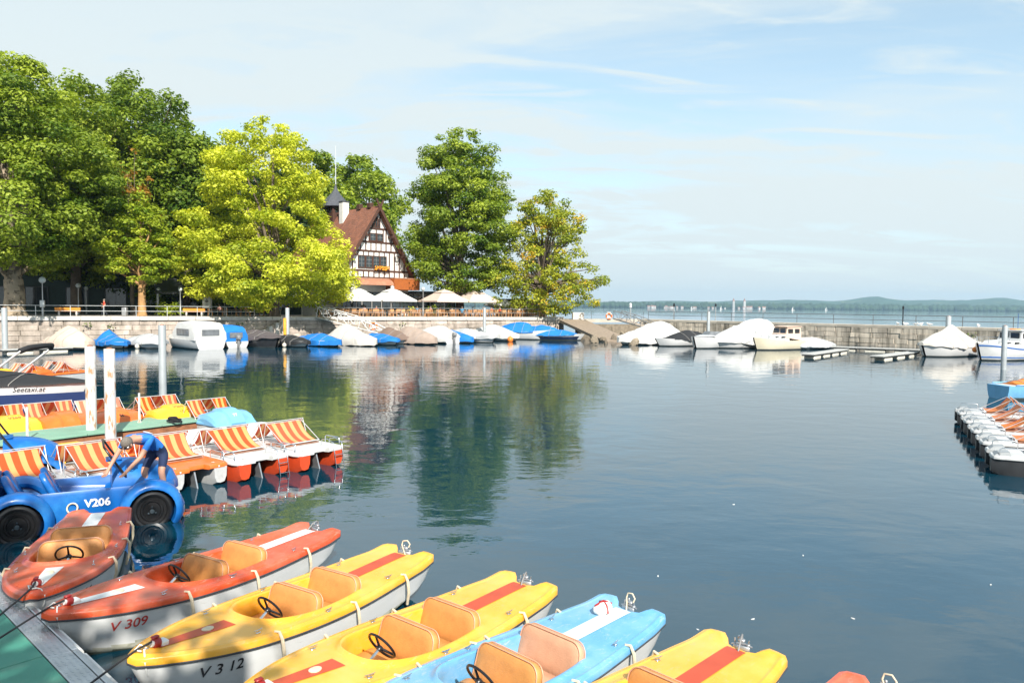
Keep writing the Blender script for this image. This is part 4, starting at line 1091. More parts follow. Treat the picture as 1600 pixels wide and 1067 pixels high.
# ------------------------------------------------------------------ docks and piers
DZ = .46
e0 = on_level(0, 898, DZ); e1 = on_level(178, 1067, DZ)
DU = flat(e1 - e0); DN = Vector((DU.y, -DU.x, 0))          # along the edge; DN points inland (towards the dock)
if DN.x > 0: DN = -DN
dock = empty('near_dock', e0 + Vector((0, 0, -DZ)), math.atan2(DU.y, DU.x))
tag(dock, 'green floating dock with ribbed metal edge in the lower left corner', 'dock')
SGN = 1 if (Matrix.Rotation(math.atan2(DU.y, DU.x), 3, 'Z') @ Vector((0, 1, 0))).dot(DN) > 0 else -1
def dk(x, y): return (x, y * SGN)
mb = MB(); mb.box((2, SGN * 1.6, .20), (16, 2.9, .44)); mb.build('frame', 'dock_dark', dock, 0)
for k in range(7):
    x0 = -6.5 + k * 2.35
    mb = MB(); mb.bbox((x0 + 1.17, SGN * (.285 + 1.25), DZ - .012), (2.335, 2.5, .03), .006); mb.build('deck_panel', 'dock_green', dock, 0)
for k in range(8):
    x0 = -6.5 + k * 1.9
    mb = MB(); mb.bbox((x0 + .95, SGN * .17, DZ - .008), (1.89, .215, .03), .005); p = mb.build('edge_plate', 'aluminium', dock, 0)
    tr = MB()
    for i in range(38):
        for j in range(4):
            tr.bbox((x0 + .04 + i * .049 + (.024 if j % 2 else 0), SGN * (.095 + j * .05), DZ + .0085), (.034, .010, .005), .002, rz=R(35 if (i + j) % 2 else -35))
    tag(tr.build('tread', 'aluminium', p, 0), kind='stuff')
    mb = MB(); mb.bbox((x0 + .95, SGN * .03, DZ - .03), (1.88, .055, .10), .008); mb.build('edge_bar', 'aluminium', dock, 0)
    mb = MB(); mb.cyl((x0 + .05, SGN * -.03, DZ - .06), (x0 + 1.85, SGN * -.03, DZ - .06), .035, n=8); mb.build('bumper', 'rope_white', dock)

# pier between the two rows of pedal boats
PZ = .50
a = on_level(0, 694, PZ); b_ = on_level(345, 652, PZ)
PU = flat(b_ - a); PN = Vector((-PU.y, PU.x, 0))            # PN points to the far side
pier = empty('pedal_boat_pier', Vector((a.x, a.y, 0)), math.atan2(PU.y, PU.x))
tag(pier, 'pale green walkway pier between the two rows of pedal boats', 'pier')
PLEN = (b_ - a).length
mb = MB(); mb.box((PLEN / 2 - 4, .8, .23), (PLEN + 8, 1.5, .36)); mb.build('frame', 'wood_rust', pier, 0)
k = 0; x = -8.0
while x < PLEN - .1:
    w = min(2.0, PLEN - x)
    MB().bbox((x + w / 2, .8, PZ - .03), (w - .012, 1.62, .06), .008).build('deck_panel', 'pier_green', pier, 0)
    x += w
def pier_pt(px, py, z=PZ): return on_level(px, py, z)

def pile(px, py_base, z_base, top_py, r, matname, label, name='mooring_post', cap='wood_rust', group=None, depth=None):
    p = on_level(px, py_base, z_base) if depth is None else at_depth(px, 500, depth)
    top = at_depth(px, top_py, p.y).z
    o = empty(name, (p.x, p.y, z_base if depth is None else 0))
    zb = (z_base if depth is None else 0)
    mb = MB(); mb.lathe([(r, -1.0), (r, top - zb - .02), (r * .96, top - zb)], 18); mb.build('shaft', matname, o, 50)
    mb = MB(); mb.lathe([(r * .55, top - zb - .01), (r * .5, top - zb + .03), (.01, top - zb + .04)], 12); mb.build('cap', cap, o)
    tag(o, label, 'post', group)
    return o
pile(143, 671, PZ, 541, .135, 'post_white', 'white rusty mooring post standing on the pier, left of the pair', group='white posts on the pier')
pile(173, 681, PZ, 545, .135, 'post_white', 'white rusty mooring post standing on the pier, right of the pair', group='white posts on the pier')
pile(253, 0, 0, 508, .14, 'pile_grey', 'grey steel pile behind the striped seats, right of the white posts', depth=29)
pile(7, 0, 0, 481, .20, 'pile_grey', 'grey steel pile at the left edge before the promenade wall', depth=56)
pile(449, 0, 0, 481, .20, 'pile_grey', 'grey steel pile beside the stairs with a yellow fender', depth=74)
pile(757, 0, 0, 481, .17, 'pile_grey', 'grey steel pile rising behind the white covered boats, before the parasols', depth=84)
pile(1107, 0, 0, 487, .18, 'pile_grey', 'grey steel pile before the breakwater, behind the white speedboat', depth=84)
pile(1482, 0, 0, 494, .24, 'pile_grey', 'thick grey steel pile behind the grey tent-covered boat', depth=72)
pile(1571, 0, 0, 509, .17, 'pile_grey', 'slim grey steel pile in front of the blue and white cabin boat', depth=50)
# thin mooring rods on the pier
for px, py, top, lab in ((43, 686, 636, 'thin white mooring rod on the pier before the yellow pedal boat'), (218, 660, 614, 'thin white mooring rod on the pier before the orange pedal boats')):
    p = on_level(px, py, PZ); t = at_depth(px, top, p.y).z
    mb = MB(); mb.cyl((0, 0, 0), (0, 0, t - PZ), .035, .03, 8); mb.lathe([(.06, 0), (.06, .03), (.03, .04)], 10)
    o = mb.build('mooring_rod', 'post_white', None); o.location = p; tag(o, lab, 'rod')
# black coil of rope on the pier
p = on_level(272, 660, PZ)
mb = MB()
for k in range(5):
    mb.torus((random.Random(k).uniform(-.06, .06), random.Random(k + 9).uniform(-.05, .05), .03 + .03 * k), .17 - .015 * k, .022, 16, 5)
o = mb.build('rope_coil', 'black_rubber', None); o.location = p; tag(o, 'coiled black rope lying on the green pier', 'rope')
# ------------------------------------------------------------------ electric boats
EL = 4.1                                    # length over deck
_vs = [0, .04, .2, .4, .55, .7, .82, .91, .97, 1.0]
_ws = [.44, .465, .54, .615, .63, .58, .47, .315, .165, .05]
def e_hw(y):
    return interp(_vs, _ws, (y + EL / 2) / EL)
def e_sheer(y):
    return interp([0, .1, .4, .7, 1], [.49, .485, .47, .52, .62], (y + EL / 2) / EL)
def e_deck(x, y):
    w = max(.05, e_hw(y)); q = min(1, abs(x) / w)
    z = e_sheer(y) + .026 * (1 - q * q)
    v = (y + EL / 2)
    if v < .35: z += .035 * sstep(.35, .0, v) * sstep(.15, .27, abs(x)) - .05 * sstep(.24, .05, v) * sstep(.21, .11, abs(x))
    return z
def outline(N=120):
    """deck outline, counter-clockwise from the middle of the stern, with the motor notch"""
    half = []
    half += [(0.0, -EL / 2 + .135), (.08, -EL / 2 + .134), (.145, -EL / 2 + .122), (.18, -EL / 2 + .095), (.20, -EL / 2 + .05), (.22, -EL / 2 + .012),
             (.25, -EL / 2), (.34, -EL / 2 - .004), (.425, -EL / 2 + .002), (.445, -EL / 2 + .015), (.455, -EL / 2 + .045)]
    for i in range(1, 60):
        y = -EL / 2 + .06 + (EL - .06) * (i / 60) ** .93
        half.append((e_hw(y), y))
    half += [(.045, EL / 2 + .006), (.022, EL / 2 + .016), (0, EL / 2 + .02)]
    return resample(half, N // 2)
def resample(pts, k):
    """k+1 points at equal arc length along an open polyline"""
    d = [0]
    for a, b in zip(pts, pts[1:]): d.append(d[-1] + math.hypot(b[0] - a[0], b[1] - a[1]))
    out = []; j = 0
    for i in range(k + 1):
        t = d[-1] * i / k
        while j < len(d) - 2 and d[j + 1] < t: j += 1
        u = (t - d[j]) / max(1e-9, d[j + 1] - d[j])
        out.append((pts[j][0] + (pts[j + 1][0] - pts[j][0]) * u, pts[j][1] + (pts[j + 1][1] - pts[j][1]) * u))
    return out
def mirror_loop(half):
    return half + [(-x, y) for x, y in reversed(half[1:-1])]
OY0, OY1, OW = -.66, .80, .465
def opening(N=120):
    half = [(0, OY0), (.2, OY0), (.34, OY0 + .005), (.385, OY0 + .035), (.42, OY0 + .10), (.435, OY0 + .2), (.46, -.2), (OW, .15), (.445, .38), (.40, .56), (.32, .685), (.22, .765), (.10, .795), (0, OY1)]
    # smooth it by resampling twice
    h = resample(half, N // 2)
    for _ in range(3):
        h = [h[0]] + [((a[0] + 2 * b[0] + c[0]) / 4, (a[1] + 2 * b[1] + c[1]) / 4) for a, b, c in zip(h, h[1:], h[2:])] + [h[-1]]
    return resample(h, N // 2)
E_OUT = mirror_loop(outline()); E_IN = mirror_loop(opening())
def offset_loop(lp, d):
    n = len(lp); out = []
    for i in range(n):
        a, b = lp[i - 1], lp[(i + 1) % n]
        t = Vector((b[0] - a[0], b[1] - a[1])); t.normalize()
        out.append((lp[i][0] + t.y * d, lp[i][1] - t.x * d))
    return out
FLOOR = .06
def eboat_deck_mesh(matname, name='deck'):
    mb = MB(); n = len(E_OUT)
    L = []
    eo = offset_loop(E_OUT, .018)
    L.append([(x, y, e_deck(x0, y0) - .075) for (x, y), (x0, y0) in zip(E_OUT, E_OUT)])
    L.append([(x, y, e_deck(x0, y0) - .07) for (x, y), (x0, y0) in zip(eo, E_OUT)])
    L.append([(x, y, e_deck(x0, y0) - .014) for (x, y), (x0, y0) in zip(eo, E_OUT)])
    L.append([(x, y, e_deck(x0, y0) - .002) for (x, y), (x0, y0) in zip(offset_loop(E_OUT, .011), E_OUT)])
    L.append([(x, y, e_deck(x, y)) for (x, y) in offset_loop(E_OUT, -.012)])
    L.append([(x, y, e_deck(x, y) + .007) for (x, y) in offset_loop(E_OUT, -.030)])
    L.append([(x, y, e_deck(x, y) + .008) for (x, y) in offset_loop(E_OUT, -.045)])
    a = offset_loop(E_OUT, -.058); b = offset_loop(E_IN, .075)
    K = 12
    for k in range(K + 1):
        t = k / K
        lp = []
        for (x0, y0), (x1, y1) in zip(a, b):
            x, y = x0 + (x1 - x0) * t, y0 + (y1 - y0) * t
            lp.append((x, y, e_deck(x, y)))
        L.append(lp)
    def lip(off, dz, low=None):
        lp = []
        for (x, y), (x0, y0) in zip(offset_loop(E_IN, off), E_IN):
            f = .35 + .65 * sstep(.0, .75, y0)
            lp.append((x, y, (e_deck(x0, y0) + dz * f) if low is None else low))
        return lp
    L += [lip(.042, .010), lip(.022, .036), lip(.004, .046), lip(-.010, .040), lip(-.022, .02), lip(-.026, -.06), lip(-.03, 0, .30), lip(-.05, 0, FLOOR + .05), lip(-.08, 0, FLOOR)]
    mb.loops(L)
    return mb.mesh(name, matname, 40)
def hull_pt(i, q):
    """hull point below outline point i; q = 0 at the rail, 1 at the keel"""
    x0, y0 = E_OUT[i]
    v = (y0 + EL / 2) / EL
    zt = e_deck(x0, y0) - .072
    keel = interp([0, .12, .35, .8, 1], [.12, -.02, -.16, -.16, -.05], v)
    z = zt + (keel - zt) * q
    flare = 1 - .17 * q - .55 * max(0, q - .72) / .28 * .9
    x = x0 * flare
    y = y0 - .34 * q ** 1.25 * sstep(.72, 1.0, v) + .16 * q * sstep(.10, 0, v)
    return Vector((x, y, z))
def eboat_hull_mesh():
    n = len(E_OUT); qs = [0, .08, .2, .35, .5, .58, .63, .68, .73, .80, .90, 1.0]
    mb = MB()
    mb.loops([[hull_pt(i, q) for i in range(n)] for q in qs], cap1=True)
    me = mb.mesh('hull', ['hull_white', 'hull_algae', 'hull_stain'], 50)
    for p in me.polygons:
        if p.center.z < .035: p.material_index = 1
        elif p.center.z < .10: p.material_index = 2
    return me
def rail_mesh():
    n = len(E_OUT)
    mb = MB()
    eo = offset_loop(E_OUT, .012)
    mb.tube([(eo[i][0], eo[i][1], e_deck(*E_OUT[i]) - .082) for i in range(n)], .013, 5, closed=True)
    return mb.mesh('rub_rail', 'rub_rail', 60)
def stripe_mesh(y0, y1, w0, w1, matname):
    def fn(u, v):
        y = y0 + (y1 - y0) * v; w = w0 + (w1 - w0) * v; x = (u - .5) * w
        return (x, y, e_deck(x, y) + .005)
    return MB().grid(fn, 4, 20).mesh('stripe', matname, 60)
def slab_mesh(name, w, h, t, matname, r_top=.12, r_bot=.04, bulge=.02):
    """upholstered cushion standing in the x-z plane, thickness along y, origin bottom middle"""
    out = []
    def arc(cx, cz, r, a0, a1, k=6):
        for i in range(k + 1):
            a = R(a0 + (a1 - a0) * i / k); out.append((cx + r * math.cos(a), cz + r * math.sin(a)))
    arc(w / 2 - r_bot, r_bot, r_bot, -90, 0); arc(w / 2 - r_top - .03, h - r_top, r_top, 0, 90)
    arc(-w / 2 + r_top + .03, h - r_top, r_top, 90, 180); arc(-w / 2 + r_bot, r_bot, r_bot, 180, 270)
    c = (0, h / 2)
    def ins(d, y):
        lp = []
        for x, z in out:
            sx = max(0, (w / 2 - d) / (w / 2)); sz = (h / 2 - d) / (h / 2)
            lp.append((x * sx, y, c[1] + (z - c[1]) * sz))
        return lp
    e = .028
    lps = [ins(h * .32, -t / 2 - bulge), ins(.12, -t / 2 - bulge * .8), ins(e, -t / 2 - .003), ins(e * .35, -t / 2 + e * .4), ins(0, -t / 2 + e), ins(0, t / 2 - e), ins(e * .35, t / 2 - e * .4), ins(e, t / 2), ins(.12, t / 2), ins(h * .32, t / 2)]
    return MB().loops(lps, cap0=True, cap1=True).mesh(name, matname, 50)
def wheel_mesh():
    mb = MB()
    mb.torus((0, 0, 0), .165, .0135, 28, 7)
    for k in range(3):
        a = R(90 + 120 * k)
        mb.tube([(0, 0, -.03), (.09 * math.cos(a), .09 * math.sin(a), -.012), (.16 * math.cos(a), .16 * math.sin(a), 0)], [.016, .013, .011], 6)
    mb.lathe([(.035, -.055), (.04, -.03), (.03, -.012), (.012, -.006)], 12)
    return mb.mesh('steering_wheel', 'black_plastic', 45)
def cleat_mesh():
    mb = MB()
    mb.bbox((0, 0, .006), (.05, .03, .012), .004)
    mb.cyl((-.012, 0, .008), (-.012, 0, .03), .006, n=6); mb.cyl((.012, 0, .008), (.012, 0, .03), .006, n=6)
    mb.tube([(-.055, 0, .040), (-.03, 0, .033), (0, 0, .031), (.03, 0, .033), (.055, 0, .040)], [.004, .007, .008, .007, .004], 6)
    return mb.mesh('cleat', 'chrome', 45)
EB = {}
def eboat_library():
    EB['hull'] = eboat_hull_mesh(); EB['rail'] = rail_mesh(); EB['wheel'] = wheel_mesh(); EB['cleat'] = cleat_mesh()
    for k in ('gel_red', 'gel_yellow', 'gel_blue'): EB[k] = eboat_deck_mesh(k)
    for s in ('stripe_white', 'stripe_red'):
        EB['f_' + s] = stripe_mesh(.95, 1.80, .21, .13, s)
        EB['a_' + s] = stripe_mesh(-EL / 2 + .20, OY0 - .09, .21, .21, s)
    for s in ('leather_tan', 'leather_pale'):
        EB['back_' + s] = slab_mesh('backrest', .87, .41, .10, s)
        EB['seat_' + s] = slab_mesh('seat', .85, .42, .10, s, .05, .05)
    def pip(w, h, y, rt=.12):
        o_ = [(w / 2 - .012, .05)]
        for sx in (1, -1):
            for i in range(9):
                a = R(90 * i / 8) if sx > 0 else R(90 + 90 * i / 8)
                o_.append((sx * (w / 2 - rt - .03) + rt * math.cos(a), h - rt + rt * math.sin(a)))
        o_.append((-w / 2 + .012, .05))
        return [(x * .985, y, z) for x, z in o_]
    pm = MB()
    for yy in (-.045, .045): pm.tube(pip(.87, .41, yy), .0065, 5)
    EB['piping'] = pm.mesh('piping', 'leather_pale', 60)
    fl = MB(); fl.prism(list(offset_loop(E_IN, -.06)), FLOOR - .02, FLOOR + .004); EB['floor'] = fl.mesh('cockpit_floor', 'dock_dark', 0)
    dm = MB(); dm.bbox((0, .30, .22), (.7, .06, .3), .02); EB['dash'] = dm.mesh('seat_base', 'rope_cream', 40)
    col_ = MB(); col_.cyl((0, 0, -.25), (0, 0, -.03), .02, .016, 8); EB['column'] = col_.mesh('steering_column', 'chrome', 40)
    pl = MB(); pl.lathe([(.034, 0), (.036, .05), (.036, .06), (.030, .065), (.030, .11)], 14, m=Matrix.Rotation(R(-75), 4, 'X')); EB['plug'] = pl.mesh('plug', 'plug_white', 40)
    pr = MB(); pr.lathe([(.052, .05), (.054, .06), (.054, .10), (.05, .11)], 14, m=Matrix.Rotation(R(-75), 4, 'X')); pr.bbox((0, .085, .085), (.05, .075, .022), .008); EB['plugring'] = pr.mesh('socket_ring', 'plug_red', 40)
    bs = MB(); bs.bbox((0, .18, .028), (.11, .10, .075), .02); EB['plugbase'] = bs.mesh('socket_base', 'plug_white', 40)
    cp = MB(); cp.lathe([(.052, 0), (.052, .010), (.04, .016), (.001, .017)], 18, m=Matrix.Diagonal((1.0, 1.25, 1, 1))); EB['cap'] = cp.mesh('deck_cap', 'rope_cream', 40)
    # steering motor in the notch: clamp, head, swivel
    mo = MB()
    mo.bbox((0, .035, -.005), (.20, .035, .10), .008); mo.tube([(-.12, .0, .035), (-.03, -.01, .05), (.05, -.01, .045), (.13, .01, .03)], [.012, .016, .016, .010], 7); mo.cyl((.02, -.04, -.35), (.02, -.04, .07), .02, n=8)
    mo.bbox((.02, -.04, .075), (.085, .06, .05), .014); mo.bbox((-.07, .0, .05), (.045, .05, .04), .01); mo.cyl((-.07, .0, .06), (-.085, .01, .12), .010, .006, 6); mo.cyl((.09, -.01, .03), (.10, -.03, .10), .009, .012, 6)
    mo.bbox((.06, -.065, .10), (.03, .03, .05), .008)
    EB['motor'] = mo.mesh('motor', 'steel_dull', 45)
    mc = MB(); mc.tube([(0, .22, -.03), (0, .16, .06), (.0, .07, .145), (.01, -.02, .165), (.02, -.06, .135), (.02, -.05, .09)], .012, 7); EB['mcable'] = mc.mesh('motor_cable', 'letter_grey', 60)
    mc2 = MB(); mc2.tube([(-.10, .20, -.02), (-.02, .10, .03), (.05, .0, .07), (.10, -.06, .12), (.08, -.07, .19), (.0, -.06, .205), (-.05, -.05, .15), (-.03, -.04, .09)], .011, 7); EB['mcable2'] = mc2.mesh('motor_cable', 'rope_cream', 60)
eboat_library()
E_COUNT = len(E_OUT)
def hull_side(u_y, z, side=-1):
    """point on the hull's side at local y and height z (side -1: port)"""
    best = None
    for i in range(E_COUNT):
        x0, y0 = E_OUT[i]
        if x0 * side <= 0.01 or y0 < -1.7: continue
        zt = hull_pt(i, 0).z
        q = max(0, min(.7, (zt - z) / max(.1, zt + .12)))
        p = hull_pt(i, q)
        if best is None or abs(p.y - u_y) < best[0]: best = (abs(p.y - u_y), i, q)
    i, q = best[1], best[2]
    a = hull_pt(i, q); b = hull_pt(min(i + 1, E_COUNT - 1), q)
    c = hull_pt(max(i - 1, 0), q)
    # interpolate between neighbours
    nb = b if (b.y - u_y) * (a.y - u_y) <= 0 else c
    t = 0 if abs(nb.y - a.y) < 1e-6 else max(0, min(1, (u_y - a.y) / (nb.y - a.y)))
    p = a.lerp(nb, t); p.z = z
    return p
def eboat(stern, heading, deck, stripe, leather, number, numcol, label, seed=0, cable=1, numy=1.36, plug=True, back2=None, fenders=(-1.25, -.25, .72), z=0.0, inner=None):
    """stern: world point of the middle of the stern at deck level; heading: flat direction towards the bow"""
    rnd = random.Random(seed)
    h = Vector((heading[0], heading[1], 0)); h.normalize()
    c = Vector((stern[0], stern[1], z)) + h * (EL / 2)
    b = empty('electric_boat', c, rot_to(h))
    tag(b, label, 'boat', 'electric rental boats tied to the near dock')
    inst('hull', EB['hull'], b); inst('deck', EB[deck], b); inst('rub_rail', EB['rail'], b)
    inst('stripe', EB['f_' + stripe], b); inst('stripe', EB['a_' + stripe], b)
    inst('cockpit_floor', EB['floor'], b)
    for k, y in enumerate((.10, -.53)):
        lt = leather if k == 0 or back2 is None else back2
        bk = inst('backrest', EB['back_' + lt], b, (0, y, .235), (R(14), 0, 0))
        inst('piping', EB['piping'], bk)
        inst('seat', EB['seat_' + lt], b, (0, y + .07, .255), (R(-88), 0, 0))
    w = inst('steering_wheel', EB['wheel'], b, (-.06, .46, .56), (R(58), 0, 0))
    inst('steering_column', EB['column'], w)
    for x, y in ((.44, .93), (-.44, .93), (.565, .05), (-.565, .05), (.44, -1.1), (-.44, -1.1), (.0, 1.90)):
        inst('cleat', EB['cleat'], b, (x, y, e_deck(x, y)), (0, 0, R(90 + rnd.uniform(-15, 15))))
    inst('deck_cap', EB['cap'], b, (0, 1.22, e_deck(0, 1.22) + .006))
    m = None if seed == 1 else inst('motor', EB['motor'], b, (0.0, -EL / 2 + .08, e_deck(0, -EL / 2 + .2) - .02), (0, 0, R(rnd.uniform(-25, 25))), (.85, .85, .8))
    if m: inst('motor_cable', EB['mcable2' if seed % 2 else 'mcable'], m)
    if plug:
        s = inst('charging_socket', EB['plugbase'], b, (0, 1.55, e_deck(0, 1.6)), (0, 0, 0))
        inst('plug', EB['plug'], s, (0, .19, .03)); inst('socket_ring', EB['plugring'], s, (0, .17, .03))
        # black charging cable down to the dock
        z0 = e_deck(0, 1.75) + .07
        cb = MB().tube([(0, 1.84, z0 - .005), (.0, 1.98, z0 - .02), (-.02 * cable, 2.2, z0 - .07), (-.06 * cable, 2.55, z0 - .16), (-.12 * cable, 2.9, z0 - .20), (-.2 * cable, 3.3, .475)], .012, 6)
        cb.build('charging_cable', 'black_rubber', b)
        rp = MB().tube([(-.02, 1.93, z0 - .04), (-.09, 1.97, z0 - .05), (-.13, 1.99, z0 - .12), (-.12, 1.97, z0 - .22), (-.10, 1.95, z0 - .27)], .008, 6)
        rp.tube([(-.01, 1.90, z0 - .04), (.05, 1.93, z0 - .01), (.02, 2.0, z0 - .03), (-.05, 1.98, z0 - .03)], .008, 6)
        rp.build('bow_rope', 'rope_white', b)
    for sd in (-1, 1):
        for y in fenders:
            yy = y + rnd.uniform(-.08, .08)
            w0 = e_hw(yy) * sd
            zt = e_deck(w0, yy)
            pts = [(w0 * .93, yy, zt + .012), (w0 + .02 * sd, yy - .01, zt + .02), (w0 + .055 * sd, yy - .02, zt - .06), (w0 + .05 * sd, yy - .05, zt - .22), (w0 + .0 * sd, yy - .08, zt - .40)]
            MB().tube(pts, [.014, .016, .02, .02, .018], 7).build('fender', 'rope_cream', b)
    if number:
        n = len(number)
        def fn(u, v):
            yy = numy - u
            p = hull_side(yy, .335 + v + (numy - yy) * -.03, -1)
            return p + Vector((-.006, .003, 0))
        lettering('number', number, .155, fn, numcol, b, shear=.12, bold=.002)
    return b

# deck colours, positions measured on the photograph at deck level
def eb_pos(stern_px, bow_px):
    s = on_level(*stern_px, .5); b_ = on_level(*bow_px, .60)
    return s, (b_ - s)
s, h = eb_pos((158, 797), (50, 927))
eboat(s, h, 'gel_red', 'stripe_white', 'leather_tan', 'V314', 'letter_black', 'faded red electric boat V314 moored leftmost, its stern against the blue car boat', 1, numy=1.42, cable=-4)
s, h = eb_pos((500, 824), (75, 958))
eboat(s, h, 'gel_red', 'stripe_white', 'leather_tan', 'V 309', 'letter_red', 'red electric boat V 309 with white deck stripe next to the yellow one', 2)
s, h = eb_pos((640, 860), (183, 1038))
H0 = h.normalized()
eboat(s, h, 'gel_yellow', 'stripe_red', 'leather_tan', 'V 3 12', 'letter_black', 'yellow electric boat V 312 beside the red V 309', 3)
s, h = eb_pos((828, 906), (395, 1140))
eboat(s, (-.635, -.775), 'gel_yellow', 'stripe_red', 'leather_tan', None, None, 'yellow electric boat in the sun between V 312 and the light blue boat', 4)
s, h = eb_pos((990, 946), (640, 1200))
eboat(s, (-.70, -.715), 'gel_blue', 'stripe_white', 'leather_tan', None, None, 'light blue electric boat with white stripe between two yellow boats', 5, back2='leather_pale')
s, h = eb_pos((1166, 1006), (840, 1300))
eboat(s, (-.72, -.695), 'gel_yellow', 'stripe_red', 'leather_tan', None, None, 'yellow electric boat cut by the lower frame edge, right of the light blue boat', 6)
s, h = eb_pos((1395, 1078), (1000, 1400))
eboat(s, (-.72, -.695), 'gel_red', 'stripe_white', 'leather_tan', None, None, 'red electric boat of which only the stern tip shows at the lower edge', 7)

# cloth bundle left on the light blue boat's stern
q = [o for o in bpy.data.objects if o.name.startswith('electric_boat') and 'light blue electric' in o.get('label', '')][0]
bp_ = Matrix.Translation(q.location) @ Matrix.Rotation(q.rotation_euler[2], 4, 'Z') @ Vector((.12, -1.62, e_deck(.12, -1.62)))
cb = empty('cloth_bundle', bp_, .6); tag(cb, 'white cloth bundle with a red tie on the stern of the light blue boat', 'cloth')
mb = MB(); mb.sphere((0, 0, .05), .10, 14, 10, (1.3, .95, .75)); mb.v = [tuple(Vector(v) * (1 + .22 * nz(v[0] * 14, v[1] * 14, v[2] * 14))) for v in mb.v]; mb.build('cloth', 'rope_white', cb, 60)
MB().tube([(-.02, -.11, .03), (-.01, -.07, .11), (0, 0, .135), (.02, .08, .10), (.03, .11, .03)], .012, 6).tube([(-.10, .03, .09), (0, 0, .14), (.11, -.02, .09)], .012, 6).build('tie', 'plug_red', cb, 60)
# ------------------------------------------------------------------ pedal boats
def stripe_mat(name, ca, cb, n=3.0, ph=0.0):
    m = bpy.data.materials.new(name); m.use_nodes = True
    nt = m.node_tree; N, l = nt.nodes, nt.links; b = N['Principled BSDF']
    at = N.new('ShaderNodeAttribute'); at.attribute_name = 'su'
    mu = N.new('ShaderNodeMath'); mu.operation = 'MULTIPLY_ADD'; mu.inputs[1].default_value = n; mu.inputs[2].default_value = ph
    l.new(at.outputs['Fac'], mu.inputs[0])
    fr = N.new('ShaderNodeMath'); fr.operation = 'FRACT'; l.new(mu.outputs[0], fr.inputs[0])
    gt = N.new('ShaderNodeMath'); gt.operation = 'GREATER_THAN'; gt.inputs[1].default_value = .54; l.new(fr.outputs[0], gt.inputs[0])
    mx = N.new('ShaderNodeMixRGB'); mx.inputs[1].default_value = (*ca, 1); mx.inputs[2].default_value = (*cb, 1); l.new(gt.outputs[0], mx.inputs[0])
    nzn = N.new('ShaderNodeTexNoise'); nzn.inputs['Scale'].default_value = 3; tc = N.new('ShaderNodeTexCoord'); l.new(tc.outputs['Object'], nzn.inputs[0])
    oi = N.new('ShaderNodeObjectInfo'); hs2 = N.new('ShaderNodeHueSaturation'); m4 = N.new('ShaderNodeMapRange'); m4.inputs[3].default_value = .90; m4.inputs[4].default_value = 1.06; l.new(oi.outputs['Random'], m4.inputs[0]); l.new(m4.outputs[0], hs2.inputs['Saturation']); l.new(m4.outputs[0], hs2.inputs['Value']); l.new(mx.outputs[0], hs2.inputs['Color'])
    hs = N.new('ShaderNodeHueSaturation'); mr = N.new('ShaderNodeMapRange'); mr.inputs[3].default_value = .82; mr.inputs[4].default_value = 1.12
    l.new(nzn.outputs['Fac'], mr.inputs[0]); l.new(mr.outputs[0], hs.inputs['Value']); l.new(hs2.outputs[0], hs.inputs['Color'])
    l.new(hs.outputs[0], b.inputs['Base Color']); b.inputs['Roughness'].default_value = .8
    tr = N.new('ShaderNodeBsdfTranslucent'); l.new(hs.outputs[0], tr.inputs[0])
    ms = N.new('ShaderNodeMixShader'); ms.inputs[0].default_value = .28
    l.new(b.outputs[0], ms.inputs[1]); l.new(tr.outputs[0], ms.inputs[2]); l.new(ms.outputs[0], N['Material Output'].inputs[0])
    MAT[name] = m
stripe_mat('canvas', (0.74, 0.095, 0.012), (0.86, 0.44, 0.15), 4.0, .05)
stripe_mat('canvas_narrow', (0.74, 0.095, 0.012), (0.86, 0.44, 0.15), 2.5, .05)
stripe_mat('canvas_faded', (0.72, 0.20, 0.10), (0.80, 0.52, 0.36), 2.0)
mat('pedal_white', (0.58, 0.585, 0.58), .42, var=.10, c2=(0.44, 0.44, 0.42), c2lo=.48, c2hi=.72, scuff=(0.33, 0.32, 0.29))
mat('pedal_grey', (0.30, 0.32, 0.33), .5, var=.15)
mat('pedal_orange', (0.74, 0.15, 0.02), .35, var=.12, coat=.2, c2=(0.64, 0.20, 0.06), c2lo=.55, c2hi=.78)
mat('pedal_red', (0.62, 0.07, 0.02), .4, var=.15, coat=.1)
mat('pedal_yellow', (0.86, 0.48, 0.03), .35, var=.10, coat=.2)
mat('pedal_blue', (0.17, 0.42, 0.66), .35, var=.10, coat=.2)
mat('pedal_dark', (0.03, 0.032, 0.035), .55, var=.3)
mat('wood_deck', (0.30, 0.16, 0.11), .6, var=.25, scale=6)
mat('tube_white', (0.60, 0.60, 0.60), .35, var=.04)
PL, PW = 3.7, 1.62
PB = {}
def pontoon_mesh(matname):
    rows = []
    for i in range(15):
        v = i / 14; y = -PL / 2 + PL * v
        w = .22 * interp([0, .06, .3, .75, 1], [.78, .95, 1, .95, .35], v)
        zt = .42; zb = interp([0, .12, .3, .7, 1], [.06, -.12, -.2, -.2, .22], v)
        rows.append([(-w, y, zt), (w, y, zt), (w * .92, y, zt * .4 + zb * .6), (w * .6, y, zb + .02), (0, y, zb), (-w * .6, y, zb + .02), (-w * .92, y, zt * .4 + zb * .6)])
    return MB().loops(rows, cap0=True, cap1=True).mesh('pontoon', matname, 35)
